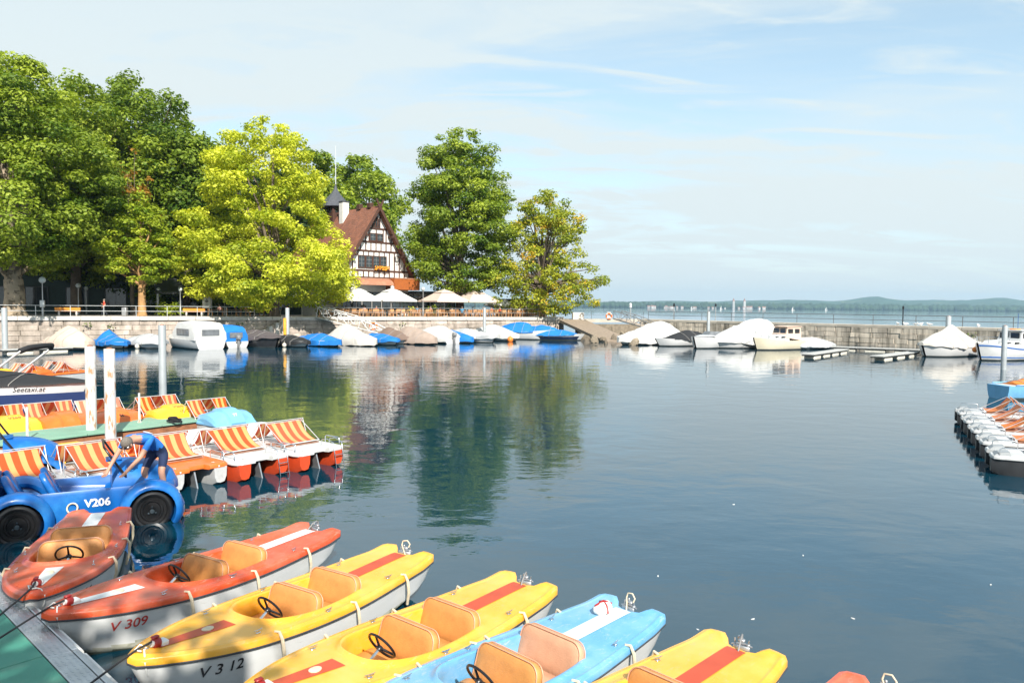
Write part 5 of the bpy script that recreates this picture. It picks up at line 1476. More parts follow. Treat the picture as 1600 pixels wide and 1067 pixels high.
def deck_slab(matname):
    pts = []
    for sx, y, r in ((1, -PL / 2, .14), (1, .95, .06)):
        pass
    w = PW / 2
    outl = [(w - .16, -PL / 2), (w - .05, -PL / 2 + .05), (w, -PL / 2 + .18), (w, .80), (w - .03, 1.0), (-w + .03, 1.0), (-w, .80), (-w, -PL / 2 + .18), (-w + .05, -PL / 2 + .05), (-w + .16, -PL / 2),
            (-.26, -PL / 2 - .0), (-.20, -PL / 2 + .16), (.20, -PL / 2 + .16), (.26, -PL / 2)]
    def lp(s, z): return [(x * s, y * (1 - (1 - s) * .4), z) for x, y in outl]
    mb = MB(); mb.loops([lp(.985, .40), lp(1.01, .415), lp(1.01, .475), lp(.985, .50), lp(.955, .505)], cap0=True, cap1=True)
    return mb.mesh('deck', matname, 40)
def cowl_mesh(matname):
    """moulded nose over the pedals, with a raised middle"""
    rows = []
    xs = [-PW / 2 + .02, -PW / 2 + .07, -.66, -.34, -.29, -.26, 0, .26, .29, .34, .66, PW / 2 - .07, PW / 2 - .02]
    def top(x):
        a = abs(x)
        if a < .275: return .88
        if a < .35: return .80
        return .80 - .06 * sstep(.35, .7, a) - (.14 if a > .76 else 0)
    prof = [(.55, -.30), (.70, -.06), (.92, .0), (1.20, -.012), (1.50, -.10), (1.70, -.26), (1.80, -.40)]   # y, drop from top
    L = []
    for y, d in prof:
        L.append([(x * (1 - .03 * max(0, y - .9)), y - (.06 if abs(x) > .3 else 0), max(.42, top(x) + d)) for x in xs])
    L.append([(x * .97, 1.79 - (.06 if abs(x) > .3 else 0), .40) for x in xs])
    mb = MB(); mb.loops(L, closed=False)
    for i in (0, len(xs) - 1):
        pass
    mb2 = MB()
    for sx in (0, len(xs) - 1):
        side = [l[sx] for l in L]
        base = [(p[0], p[1], .41) for p in side]
        mb.loops([side, base], closed=False)
    return mb.mesh('bow_cowl', matname, 32)
def sling(x0, w, top, bot, sag, n=14, m=8, ext=.12, flip=1):
    """cloth hung between two bars; (y, z) of the bars"""
    mb = MB(); su = []
    for j in range(n + 1):
        v = j / n
        y = top[0] + (bot[0] - top[0]) * v; z = top[1] + (bot[1] - top[1]) * v
        dy, dz = bot[0] - top[0], bot[1] - top[1]; ln = math.hypot(dy, dz)
        s = sag * 4 * v ** 1.25 * (1 - v)
        y += -abs(dz) / ln * s * (1 if dy > 0 else -1); z += -abs(dy) / ln * s
        for i in range(m + 1):
            u = i / m
            mb.v.append((x0 + (u - .5) * w * (1 - .03 * math.sin(math.pi * v)), y, z - .012 * math.sin(math.pi * u) * math.sin(math.pi * v))); su.append(u)
    for j in range(n):
        for i in range(m):
            q = j * (m + 1) + i
            mb.f.append((q, q + 1, q + m + 2, q + m + 1))
    mb.a['su'] = su
    return mb
def pedal_library():
    for k in ('pedal_white', 'pedal_red', 'pedal_dark', 'pedal_orange'): PB['pon_' + k] = pontoon_mesh(k)
    for k in ('pedal_white', 'pedal_orange', 'pedal_yellow', 'pedal_blue'): PB['deck_' + k] = deck_slab(k)
    for k in ('pedal_white', 'pedal_orange', 'pedal_yellow', 'pedal_blue'): PB['cowl_' + k] = cowl_mesh(k)
    PB['sling'] = sling(0, 1.12, (-.22, 1.02), (-.98, .58), .10).mesh('lounger_cloth', 'canvas', 60)
    PB['sling2'] = sling(0, 1.12, (-.22, 1.02), (-.98, .58), .17).mesh('lounger_cloth', 'canvas', 60)
    PB['seat2'] = sling(0, .50, (-.12, 1.04), (.42, .58), .14).mesh('seat_cloth', 'canvas_narrow', 60)
    PB['seat'] = sling(0, .50, (-.12, 1.04), (.42, .58), .09).mesh('seat_cloth', 'canvas_narrow', 60)
    PB['seatf'] = sling(0, .50, (-.12, 1.04), (.42, .58), .09).mesh('seat_cloth', 'canvas_faded', 60)
    f = MB()
    for sx in (-1, 1):
        f.tube([(sx * .60, -1.02, .58), (sx * .60, -.22, 1.035), (sx * .60, -.10, .50)], .0105, 6); f.tube([(sx * .60, -.98, .58), (sx * .60, -.98, .50)], .0105, 6)
        f.tube([(sx * .74, .46, .50), (sx * .74, .42, .58), (sx * .74, -.12, 1.05), (sx * .74, -.35, .50)], .0105, 6)
        f.tube([(sx * .20, .42, .58), (sx * .20, -.12, 1.05)], .009, 6)
    f.tube([(-.62, -.22, 1.035), (.62, -.22, 1.035)], .0105, 6); f.tube([(-.62, -.99, .58), (.62, -.99, .58)], .016, 6)
    f.tube([(-.76, -.12, 1.055), (.76, -.12, 1.055)], .0105, 6); f.tube([(-.74, .42, .58), (.74, .42, .58)], .0105, 6)
    PB['frame'] = f.mesh('seat_frame', 'rail_pale', 60)
    r = MB()
    r.tube([(-.75, -1.68, .50), (-.75, -1.68, .66), (-.75, -1.62, .70), (-.75, -1.15, .70), (-.75, -1.10, .66), (-.75, -1.10, .50)], .015, 6); PB['rail'] = r.mesh('side_rail', 'chrome', 60)
    d = MB(); d.bbox((0, -.62, .522), (1.25, .75, .03), .01); PB['mat'] = d.mesh('footboard', 'wood_deck', 40)
    st = MB(); st.loops([[(-.26, -1.80, .50), (.26, -1.80, .50), (.26, -1.42, .50), (-.26, -1.42, .50)], [(-.20, -1.70, .575), (.20, -1.70, .575), (.22, -1.46, .60), (-.22, -1.46, .60)]], cap1=True); PB['step'] = st.mesh('stern_step', 'pedal_grey', 30)
    fin = MB(); fin.loops([[(-.02, -1.62, .36), (.02, -1.62, .36), (.02, -1.2, .36), (-.02, -1.2, .36)], [(-.015, -1.80, -.1), (.015, -1.80, -.1), (.015, -1.35, -.1), (-.015, -1.35, -.1)]], cap0=True, cap1=True); PB['fin'] = fin.mesh('rudder', 'steel_dull', 30)
    lad = MB()
    for x in (.38, .66):
        lad.tube([(x, -1.35, .50), (x, -1.40, .66), (x, -1.62, .70), (x, -1.88, .62), (x, -1.93, .3), (x + .02, -2.02, -.25)], .0105, 6)
    for z, y in ((.32, -1.93), (.08, -1.96)): lad.tube([(.38, y, z), (.66, y, z)], .013, 6)
    PB['ladder'] = lad.mesh('ladder', 'chrome', 60)
    ped = MB()
    for x in (-.42, .42):
        ped.tube([(x - .12, .80, .62), (x - .06, .80, .62), (x - .06, .86, .70), (x + .06, .86, .70), (x + .06, .80, .62), (x + .12, .80, .62)], .009, 6)
    PB['pedals'] = ped.mesh('pedals', 'steel_dull', 60)
pedal_library()
def pedal_boat(loc, bow, deck, pon, cowl, label, number=None, ladder=True, detail=True, numcol='letter_grey', faded=False, group='pedal boats along the pier', cowlnum=None, stern_nums=False, rail=True):
    b = empty('pedal_boat', (loc[0], loc[1], 0), rot_to(bow), (.87, .95, .96))
    tag(b, label, 'pedal boat', group)
    for sx in (-1, 1): inst('pontoon', PB['pon_' + pon], b, (sx * .56, 0, 0))
    inst('deck', PB['deck_' + deck], b); inst('bow_cowl', PB['cowl_' + cowl], b)
    vr = len(label) % 3
    inst('lounger_cloth', PB['sling2' if vr == 0 else 'sling'], b)
    for sx in (-1, 1): inst('seat_cloth', PB['seatf' if faded else ('seat2' if (sx > 0) == (vr == 1) else 'seat')], b, (sx * .48, 0, 0))
    inst('seat_frame', PB['frame'], b)
    if detail:
        if rail:
            inst('side_rail', PB['rail'], b); inst('side_rail', PB['rail'], b, (1.5, 0, 0))
        if pon == 'pedal_dark':
            for sx in (-1, 1): inst('stern_step', PB['step'], b, (sx * .50, 0, 0))
        inst('footboard', PB['mat'], b); inst('rudder', PB['fin'], b); inst('pedals', PB['pedals'], b)
        if ladder: inst('ladder', PB['ladder'], b)
    if number:   # on the stern edge of the deck
        for x in ((-.5, .5) if stern_nums else (-.45,)):
            lettering('number', number, .15, lambda u, v, x=x: (x + u, -PL / 2 + .22 + v * .9, .5065 if not stern_nums else .5065), numcol, b, bold=.003)
            if stern_nums:
                lettering('number', number, .10, lambda u, v, x=x: (x + u, -PL / 2 - .0235, .447 + v * .6), 'letter_white', b, bold=.003)
    if cowlnum:
        def top(u, v, x0, y0, zz):
            return (x0 - u, y0 - v * .8, zz)
        lettering('number', cowlnum[0], .17, lambda u, v: (-u, 1.36 - v * .93, .8372 + .34 * v * .93 + .007), cowlnum[2], b, bold=.002)
        if cowlnum[1]:
            lettering('number', cowlnum[1], .16, lambda u, v: (-(.0 + u), 1.60 - v * .75, .70 + .8 * v * .75 + .007), cowlnum[2], b, bold=.003)
    return b

AX = Vector((PN.x, PN.y, 0)) * -1                     # from the pier out to the near side
near_c = []
s22 = on_level(503, 701, .5); s23 = on_level(408, 718, .5); s9 = on_level(312, 728, .5)
step = flat(s22 - s9) * 1.46
near_defs = [
    (0, 'pedal_white', 'pedal_red', 'pedal_white', 'white pedal boat number 22 with red floats and ladder, outermost on the pier', '22', True, False),
    (1, 'pedal_white', 'pedal_red', 'pedal_white', 'white pedal boat number 23 with red floats between numbers 9 and 22', '23', True, False),
    (2, 'pedal_orange', 'pedal_white', 'pedal_orange', 'orange decked pedal boat number 9 with white floats beside the worker', '9', False, True),
    (3, 'pedal_white', 'pedal_white', 'pedal_yellow', 'pedal boat with yellow nose behind the leaning worker', None, False, False),
    (4, 'pedal_white', 'pedal_white', 'pedal_white', 'white pedal boat with wide striped sling behind the blue car boat windscreen', None, False, False),
    (5, 'pedal_blue', 'pedal_white', 'pedal_blue', 'light blue pedal boat behind the blue car boat seats', None, False, False),
    (6, 'pedal_white', 'pedal_white', 'pedal_blue', 'pedal boat with light blue nose and white deck, left of the fully blue one', None, False, False),
    (7, 'pedal_blue', 'pedal_white', 'pedal_blue', 'light blue pedal boat at the left edge behind the car boats', None, False, False)]
base22 = s22 - AX * (PL / 2 * .95)
for k, dk_, pn_, cw, lab, num, lad, sn in near_defs:
    c = base22 - step * k
    pedal_boat(c, -AX, dk_, pn_, cw, lab, num, ladder=lad, stern_nums=sn, numcol='letter_white' if sn else 'letter_grey')
# far side row: bows against the pier
def far_boat(px, py, deck, cowl, label, cn, faded=False):
    p = on_level(px, py, .45)
    c = p + PN * (PL / 2 * .95 - .02)
    return pedal_boat(c, -PN, deck, 'pedal_white', cowl, label, None, ladder=False, faded=faded, cowlnum=cn)
far_boat(33, 676, 'pedal_white', 'pedal_yellow', 'yellow nosed pedal boat V269 leftmost on the far side of the pier', ('V269', None, 'stripe_red'))
far_boat(116, 668, 'pedal_orange', 'pedal_orange', 'orange nosed pedal boat behind the left white post', None)
far_boat(196, 662, 'pedal_orange', 'pedal_orange', 'orange nosed pedal boat 86 just right of the white posts', (' ', '86', 'letter_black'), True)
far_boat(290, 655, 'pedal_orange', 'pedal_yellow', 'yellow nosed pedal boat V263 number 10 on an orange deck', ('V263', '10', 'stripe_red'))
far_boat(374, 661, 'pedal_blue', 'pedal_blue', 'light blue nosed pedal boat number 77 at the pier end', (' ', '77', 'letter_white'))
# pedal boats further off, behind the taxi boat
for px, py, cw, lab in ((-18, 590, 'pedal_yellow', 'yellow nosed pedal boat half cut by the left edge beyond the taxi boat'), (34, 588, 'pedal_yellow', 'yellow nosed pedal boat beyond the taxi boat, below its arch'), (84, 584, 'pedal_orange', 'orange pedal boat beyond the bow of the taxi boat')):
    p = on_level(px, py, .4)
    pedal_boat(p, Vector((-.35, -.94, 0)), 'pedal_orange', 'pedal_white', cw, lab, None, ladder=False, detail=False, faded=True, group='pedal boats beyond the taxi boat')
# right-hand cluster, sterns to the left
r0 = on_level(1552, 703, .5); r1 = on_level(1500, 640, .5)
rs = (r1 - r0) / 4; RA = Vector((rs.y, -rs.x, 0)).normalized()
if RA.x < 0: RA = -RA
names = ['nearest white pedal boat of the right hand cluster', 'second nearest white pedal boat of the right hand cluster', 'middle white pedal boat of the right hand cluster',
         'fourth white pedal boat from the front in the right hand cluster', 'farthest white pedal boat of the right hand cluster with a white guard rail']
for k in range(5):
    st = r0 + rs * k
    c = Vector((st.x, st.y, 0)) + RA * (PL / 2 - .2)
    pedal_boat(c, RA, 'pedal_white', 'pedal_dark', 'pedal_white', names[k], None, ladder=False, group='white pedal boats at the right edge', rail=True)
# ------------------------------------------------------------------ people
mat('skin', (0.50, 0.27, 0.18), .55, var=.08, scale=8)
mat('hair_grey', (0.16, 0.14, 0.12), .8, var=.3, scale=40, bump=.4, bscale=120)
mat('shirt_blue', (0.02, 0.18, 0.60), .8, var=.12, bump=.3, bscale=14)
mat('shorts_navy', (0.012, 0.025, 0.075), .85, var=.2, bump=.3, bscale=14)
mat('shirt_red', (0.62, 0.05, 0.02), .8, var=.15)
mat('shirt_white', (0.72, 0.72, 0.70), .8, var=.08)
mat('shirt_teal', (0.03, 0.20, 0.36), .8, var=.15)
mat('shirt_pink', (0.62, 0.32, 0.28), .8, var=.15)
mat('trousers_dark', (0.03, 0.035, 0.05), .85, var=.2)
mat('shoe_dark', (0.02, 0.02, 0.02), .6, var=.2)
mat('glasses', (0.01, 0.01, 0.01), .2, var=.1)
def person_mesh(J, shirt, trousers, shoe='shoe_dark', short_sleeve=True, shorts=False, detail=2):
    """J: joint name -> (x, y, z). One skin grown over the whole skeleton."""
    rad = dict(pelvis=(.15, .11), waist=(.14, .10), chest=(.17, .115), neck=(.055, .055), head0=(.07, .08), head1=(.078, .095), head2=(.05, .06),
               sh=(.065, .06), el=(.042, .04), wr=(.03, .026), hip=(.095, .09), kn=(.06, .06), an=(.04, .042), toe=(.035, .03))
    E = [('pelvis', 'waist'), ('waist', 'chest'), ('chest', 'neck'), ('neck', 'head0'), ('head0', 'head1'), ('head1', 'head2')]
    for s in 'LR':
        E += [('chest', 'sh' + s), ('sh' + s, 'el' + s), ('el' + s, 'wr' + s), ('wr' + s, 'pm' + s), ('pelvis', 'hip' + s), ('hip' + s, 'kn' + s), ('kn' + s, 'an' + s), ('an' + s, 'toe' + s)]
        w, e_ = Vector(J['wr' + s]), Vector(J['el' + s])
        d = (w - e_).normalized()
        J['pm' + s] = tuple(w + d * .07)
        if detail > 1:
            side = d.cross(Vector((0, 0, 1)));
            if side.length < .1: side = Vector((1, 0, 0))
            side.normalize()
            nrm = side.cross(d).normalized()
            fd = J.get('fdir' + s)
            fd = Vector(fd).normalized() if fd else d
            for q, (off, ln) in enumerate(((-.034, .062), (-.011, .078), (.012, .072), (.034, .055))):
                a = w + d * .085 + side * off
                m_ = a + (d * .4 + fd * .6).normalized() * ln * .55
                J[f'f{q}a{s}'] = tuple(a); J[f'f{q}b{s}'] = tuple(m_); J[f'f{q}c{s}'] = tuple(m_ + fd * ln * .5)
                E += [('pm' + s, f'f{q}a{s}'), (f'f{q}a{s}', f'f{q}b{s}'), (f'f{q}b{s}', f'f{q}c{s}')]
            sg = 1 if s == 'L' else -1
            t0 = w + d * .03 + side * .035 * sg; t1 = t0 + (d * .6 + side * .6 * sg).normalized() * .045
            J['t0' + s] = tuple(t0); J['t1' + s] = tuple(t1)
            E += [('wr' + s, 't0' + s), ('t0' + s, 't1' + s)]
    keys = []
    for a, b in E:
        for k in (a, b):
            if k not in keys and k in J: keys.append(k)
    ix = {k: i for i, k in enumerate(keys)}
    me = bpy.data.meshes.new('body_skeleton')
    me.from_pydata([J[k] for k in keys], [(ix[a], ix[b]) for a, b in E], [])
    o = bpy.data.objects.new('body_skeleton', me); col.objects.link(o)
    md = o.modifiers.new('skin', 'SKIN'); md.use_smooth_shade = True
    sv = me.skin_vertices[0].data
    for k in keys:
        base = k.rstrip('LR') if k[:-1] in rad and k[-1] in 'LR' else k
        if base in rad: r = rad[base]
        elif k.startswith('pm'): r = (.036, .018)
        elif k[0] == 'f' and k[1].isdigit(): r = (.0085, .0085) if k[2] != 'c' else (.007, .007)
        elif k[0] == 't' and k[1].isdigit(): r = (.011, .011)
        else: r = (.05, .05)
        sv[ix[k]].radius = r
        sv[ix[k]].use_root = (k == 'pelvis')
    if detail:
        sd = o.modifiers.new('sub', 'SUBSURF'); sd.levels = 2 if detail > 1 else 1; sd.render_levels = sd.levels
    dg = bpy.context.evaluated_depsgraph_get(); dg.update()
    out = bpy.data.meshes.new_from_object(o.evaluated_get(dg)); out.name = 'body'
    bpy.data.objects.remove(o); bpy.data.meshes.remove(me)
    out.materials.clear()
    for m_ in ('skin', shirt, trousers, shoe): out.materials.append(MAT[m_])
    bones = [(Vector(J[a]), Vector(J[b]), a, b) for a, b in E]
    for p in out.polygons:
        c = p.center; best = None
        for A, B, a, b in bones:
            ab = B - A; t = max(0, min(1, (c - A).dot(ab) / max(1e-9, ab.length_squared)))
            d = (A + ab * t - c).length
            if best is None or d < best[0]: best = (d, a, b, t)
        _, a, b, t = best
        k = b[:-1] if b[-1] in 'LR' else b
        mi = 0
        if k in ('chest', 'sh', 'waist') or (k == 'neck' and t < .35): mi = 1
        elif k == 'el': mi = 1 if (not short_sleeve or t < .6) else 0
        elif k == 'wr': mi = 1 if not short_sleeve else 0
        elif k == 'hip': mi = 2
        elif k == 'kn': mi = 2 if (not shorts or t < .8) else 0
        elif k == 'an': mi = 2 if not shorts else 0
        elif k == 'toe': mi = 3
        if a == 'pelvis' and b == 'waist' and t < .45: mi = 2
        p.material_index = mi; p.use_smooth = True
    return out
def face_and_hair(o, hc, fwd, up, hair='hair_grey', cap=True, glasses=False):
    """features on the head centred hc, facing fwd"""
    f = Vector(fwd).normalized(); u = Vector(up); u = (u - f * u.dot(f)).normalized(); r = f.cross(u)
    m = Matrix((( r.x, f.x, u.x, hc[0]), (r.y, f.y, u.y, hc[1]), (r.z, f.z, u.z, hc[2]), (0, 0, 0, 1)))
    mb = MB(); mb.sphere((0, -.018, .035), .104, 14, 10, (.86, 1.0, .92), m)
    mb.build('hair', hair, o, 60)
    mb = MB(); mb.tube([(0, .082, .02), (0, .108, -.022), (0, .088, -.035)], [.008, .016, .012], 6, m=m)
    mb.build('nose', 'skin', o, 60)
    for s in (-1, 1): MB().sphere((s * .082, -.005, -.01), .026, 8, 6, (.45, .8, 1.2), m).build('ear', 'skin', o, 60)
    for s in (-1, 1): MB().sphere((s * .032, .078, .012), .011, 8, 6, (1.3, .7, .8), m).build('eye', 'glasses', o, 60)
    MB().bbox((0, .086, -.055), (.04, .012, .008), .003, m=m).build('mouth', 'glasses', o, 60)
    if glasses:
        MB().tube([(-.085, .03, .016), (-.062, .098, .014), (.062, .098, .014), (.085, .03, .016)], .007, 5, m=m).build('glasses_frame', 'glasses', o, 60)
        for s in (-1, 1): MB().bbox((s * .034, .100, .010), (.05, .010, .032), .004, m=m).build('lens', 'glasses', o, 60)

wk = on_level(241, 768, .5)
W = Vector((wk.x, wk.y, 0))
J = dict(pelvis=(.03, .20, 1.10), waist=(.0, .02, 1.26), chest=(-.06, -.22, 1.36), neck=(-.10, -.40, 1.36), head0=(-.115, -.46, 1.33), head1=(-.125, -.53, 1.285), head2=(-.13, -.58, 1.255),
         shL=(-.26, -.28, 1.36), elL=(-.36, -.42, 1.10), wrL=(-.40, -.60, .90), shR=(.13, -.24, 1.34), elR=(.06, -.46, 1.08), wrR=(-.06, -.66, .90),
         hipL=(-.08, .22, 1.02), knL=(-.12, .0, .74), anL=(-.10, .12, .45), toeL=(-.13, -.06, .41), hipR=(.13, .24, 1.02), knR=(.16, .04, .74), anR=(.16, .16, .45), toeR=(.18, -.02, .41),
         fdirL=(-.2, -.9, -.15), fdirR=(-.2, -.9, -.15))
worker = inst('person', person_mesh(J, 'shirt_blue', 'shorts_navy', shorts=True), None, W + Vector((0, -.12, .09)), None, (1.07, 1.07, 1.09))
tag(worker, 'person in blue T-shirt and navy shorts bending over the blue car boat, hands on it', 'person')
face_and_hair(worker, (-.125, -.535, 1.30), (-.15, -.80, -.55), (-.05, -.55, .8), 'hair_grey', glasses=True)
# round white print on the back of the shirt
c0 = Vector((-.03, -.10, 1.31))
def back_print():
    mb = MB(); d = Vector((-.06, -.24, .10)).normalized(); n_ = Vector((0, -.30, .95)).normalized(); n_ = (n_ - d * n_.dot(d)).normalized(); s_ = d.cross(n_)
    m = Matrix((( s_.x, d.x, n_.x, c0.x), (s_.y, d.y, n_.y, c0.y), (s_.z, d.z, n_.z, c0.z), (0, 0, 0, 1)))
    mb.torus((0, 0, .112), .075, .007, 20, 4, m); mb.torus((0, 0, .116), .045, .006, 16, 4, m)
    for k in range(10):
        a = k * .628
        mb.bbox((.06 * math.cos(a), .06 * math.sin(a), .114), (.012, .016, .006), .002, m=m)
    return mb
back_print().build('shirt_print', 'letter_white', worker)

def stand_pose(walk=0.0):
    return dict(pelvis=(0, 0, .95), waist=(0, 0, 1.12), chest=(0, .01, 1.32), neck=(0, 0, 1.48), head0=(0, 0, 1.54), head1=(0, .01, 1.63), head2=(0, .01, 1.70),
                shL=(-.19, 0, 1.40), elL=(-.24, -.12 * walk, 1.12), wrL=(-.25, .06 + .1 * walk, .90), shR=(.19, 0, 1.40), elR=(.24, .04, 1.12), wrR=(.22, .22, 1.0 + .25 * walk),
                hipL=(-.09, 0, .88), knL=(-.10, .18 * walk, .48), anL=(-.10, .22 * walk, .08), toeL=(-.11, .22 * walk + .14, .03), hipR=(.09, 0, .88), knR=(.10, -.04 * walk, .48), anR=(.10, -.30 * walk, .10), toeR=(.11, -.30 * walk + .14, .04))
def sit_pose():
    return dict(pelvis=(0, 0, .50), waist=(0, -.02, .66), chest=(0, -.01, .88), neck=(0, 0, 1.03), head0=(0, .02, 1.09), head1=(0, .03, 1.18), head2=(0, .03, 1.25),
                shL=(-.19, 0, .95), elL=(-.24, .10, .70), wrL=(-.15, .32, .74), shR=(.19, 0, .95), elR=(.24, .10, .70), wrR=(.15, .32, .74),
                hipL=(-.10, .05, .50), knL=(-.12, .44, .50), anL=(-.12, .42, .08), toeL=(-.12, .55, .03), hipR=(.10, .05, .50), knR=(.12, .44, .50), anR=(.12, .42, .08), toeR=(.12, .55, .03))
PEOPLE = {}
def far_person(loc, rz, pose, shirt, label, trousers='trousers_dark'):
    key = (pose, shirt)
    if key not in PEOPLE:
        j = sit_pose() if pose == 'sit' else stand_pose(1.0 if pose == 'walk' else 0.0)
        PEOPLE[key] = person_mesh(j, shirt, trousers, detail=1)
        hm = MB(); h = j['head1']; hm.sphere((h[0], h[1] - .03, h[2] + .03), .105, 10, 7, (.85, 1, .95)); PEOPLE[key + ('h',)] = hm.mesh('hair', 'hair_grey', 60)
    o = inst('person', PEOPLE[key], None, loc, (0, 0, rz))
    inst('hair', PEOPLE[key + ('h',)], o)
    tag(o, label, 'person')
    return o

# ------------------------------------------------------------------ blue car-shaped pedal boats
mat('car_blue', (0.006, 0.115, 0.40), .34, var=.14, scale=2, coat=.15, c2=(0.03, 0.22, 0.52), c2lo=.52, c2hi=.75, c2scale=1.5, rvar=.08)
mat('tyre', (0.012, 0.012, 0.013), .28, var=.3, scale=6, coat=.2)
mat('hub', (0.10, 0.13, 0.15), .3, .4, var=.2)
CAR = {}
def car_library():
    W2 = .62
    def rr(w, y0, y1, r, k=8):
        pts = []
        for cx, cy, a0 in ((w - r, y0 + r, -90), (w - r, y1 - r, 0), (-w + r, y1 - r, 90), (-w + r, y0 + r, 180)):
            for i in range(k + 1):
                a = R(a0 + 90 * i / k); pts.append((cx + r * math.cos(a), cy + r * math.sin(a)))
        return pts
    def lp(w, y0, y1, r, zf):
        return [(x, y, zf(y) if callable(zf) else zf) for x, y in rr(w, y0, y1, r)]
    sill = lambda y: .47 + .22 * sstep(.10, .75, y) + .24 * sstep(-.7, -1.3, y)
    mb = MB()
    mb.loops([lp(.40, -1.7, 1.3, .3, -.2), lp(.52, -1.85, 1.42, .3, -.05), lp(.60, -1.90, 1.46, .34, .15), lp(.61, -1.90, 1.46, .34, lambda y: sill(y) - .06), lp(.585, -1.88, 1.44, .34, sill),
              lp(.52, -1.32, .52, .2, lambda y: sill(y) + .0), lp(.49, -1.29, .49, .2, lambda y: sill(y) - .03), lp(.46, -1.26, .46, .2, .12)], cap0=True, cap1=True)
    CAR['body'] = mb.mesh('body', 'car_blue', 40)
    def lump(y0, y1, zb, zt0, zt1, w0, w1, n=14):
        L = []
        for i in range(n + 1):
            v = i / n; y = y0 + (y1 - y0) * v
            t = math.sqrt(max(0, 1 - max(0, (v - .1) / .9) ** 2.6)) if v > .1 else 1
            top = zb + (zt0 + (zt1 - zt0) * v - zb) * max(.02, t); w = (w0 + (w1 - w0) * v) * max(.3, t ** .5)
            L.append([(w * math.cos(math.pi * k / 16), y, zb - .12 + (top - zb + .12) * math.sin(math.pi * k / 16) ** .7) for k in range(17)])
        return MB().loops(L, closed=True, cap0=True, cap1=True)
    CAR['hood'] = lump(.40, 1.52, .62, 1.12, 1.06, .57, .48).mesh('hood', 'car_blue', 45)
    CAR['rear'] = lump(-1.28, -1.95, .62, 1.05, 1.0, .58, .50).mesh('rear_body', 'car_blue', 45)
    L = []
    for i in range(19):
        a = R(-35 + 250 * i / 18)
        sec = []
        for x, r in ((-.30, .47), (-.30, .53), (-.16, .60), (.0, .625), (.11, .60), (.17, .555), (.195, .50), (.195, .455), (.165, .448), (-.28, .448)):
            sec.append((x, r * math.cos(a) * 1.08, r * math.sin(a)))
        L.append(sec)
    CAR['fender'] = MB().loops(L, cap0=True, cap1=True).mesh('fender', 'car_blue', 45)
    prof = [(.002, .10), (.05, .10), (.06, .075), (.17, .06), (.19, .085), (.215, .085), (.235, .06), (.29, .07), (.31, .10), (.35, .115), (.40, .10), (.43, .06), (.435, 0), (.43, -.1), (.002, -.1)]
    CAR['wheel'] = MB().lathe(prof, 32, m=Matrix.Rotation(R(90), 4, 'Y')).mesh('wheel', 'tyre', 35)
    h = MB(); h.lathe([(.045, .10), (.045, .125), (.02, .13), (.002, .13)], 12, m=Matrix.Rotation(R(90), 4, 'Y'))
    for k in range(3):
        a = R(90 + 120 * k); h.bbox((.105, .08 * math.cos(a), .08 * math.sin(a)), (.02, .035, .035), .008)
    CAR['hub'] = h.mesh('hub', 'hub', 40)
    t = MB()
    for k in range(6):
        a = R(60 * k + 20); t.tube([(.112, .33 * math.cos(a), .33 * math.sin(a)), (.112, .33 * math.cos(a + .35), .33 * math.sin(a + .35))], .006, 5)
    CAR['seat'] = slab_mesh('seat_back', .42, .74, .10, 'car_blue', .185, .06, .01)
    p = MB(); p.tube([(-.52, .62, .86), (-.51, .40, 1.20), (-.48, .31, 1.36), (-.42, .28, 1.40), (.42, .28, 1.40), (.48, .31, 1.36), (.51, .40, 1.20), (.52, .62, .86)], .021, 8); CAR['frame'] = p.mesh('windscreen_frame', 'black_plastic', 50)
    bm_ = MB()
    for z in (.10, .22): bm_.tube([(-.78, 1.48, z), (-.4, 1.56, z), (.4, 1.56, z), (.78, 1.48, z)], .045, 8)
    CAR['bumper'] = bm_.mesh('bumper', 'car_blue', 50)
    CAR['ring'] = MB().torus((0, 0, 0), .085, .014, 20, 7).mesh('grab_ring', 'rope_cream', 60)
    v = MB(); v.bbox((0, .52, 1.075), (.40, .26, .03), .01, m=Matrix.Rotation(R(4), 4, 'X')); CAR['vent'] = v.mesh('dash_flap', 'car_blue', 40)
    li = MB(); li.sphere((0, 0, 0), .07, 12, 8, (1, .5, 1)); CAR['lamp'] = li.mesh('headlamp', 'plug_white', 60)
car_library()
def car_boat(front_wheel, rear_wheel, label, number=None):
    f = on_level(*front_wheel, .23); r_ = on_level(*rear_wheel, .23)
    h = flat(f - r_); side = Vector((h.y, -h.x, 0))       # near side is starboard
    c = (f + r_) / 2 - side * .70
    wb = (f - r_).length / 2
    b = empty('car_pedal_boat', (c.x, c.y, 0), rot_to(h))
    tag(b, label, 'pedal boat', 'car shaped pedal boats')
    for k, nme in (('body', 'body'), ('hood', 'hood'), ('rear', 'rear_body'), ('frame', 'windscreen_frame'), ('bumper', 'bumper'), ('vent', 'dash_flap')): inst(nme, CAR[k], b)
    for sx in (-1, 1):
        for y in (-wb, wb):
            inst('fender', CAR['fender'], b, (sx * .70, y, .25), None, (sx, .80, .88))
            w = inst('wheel', CAR['wheel'], b, (sx * .70, y, .24), None, (sx, .83, .88)); inst('hub', CAR['hub'], w)
        inst('headlamp', CAR['lamp'], b, (sx * .70, wb + .44, .48))
        for y in (-.36, -.92): inst('seat_back', CAR['seat'], b, (sx * .235, y, .34), (R(26), 0, 0))
    ring = inst('grab_ring', CAR['ring'], b, (.66, -.22, .42), (R(20), R(70), 0))
    if number:
        lettering('number', number, .19, lambda u, v: (.619, .165 + u, .46 + v), 'letter_white', b, bold=.006)
    return b
car_boat((237, 797), (27, 822), 'blue car shaped pedal boat V206 with black wheels below the worker', 'V206')
car_boat((62, 752), (-135, 772), 'blue car shaped pedal boat half hidden at the left edge behind V206')
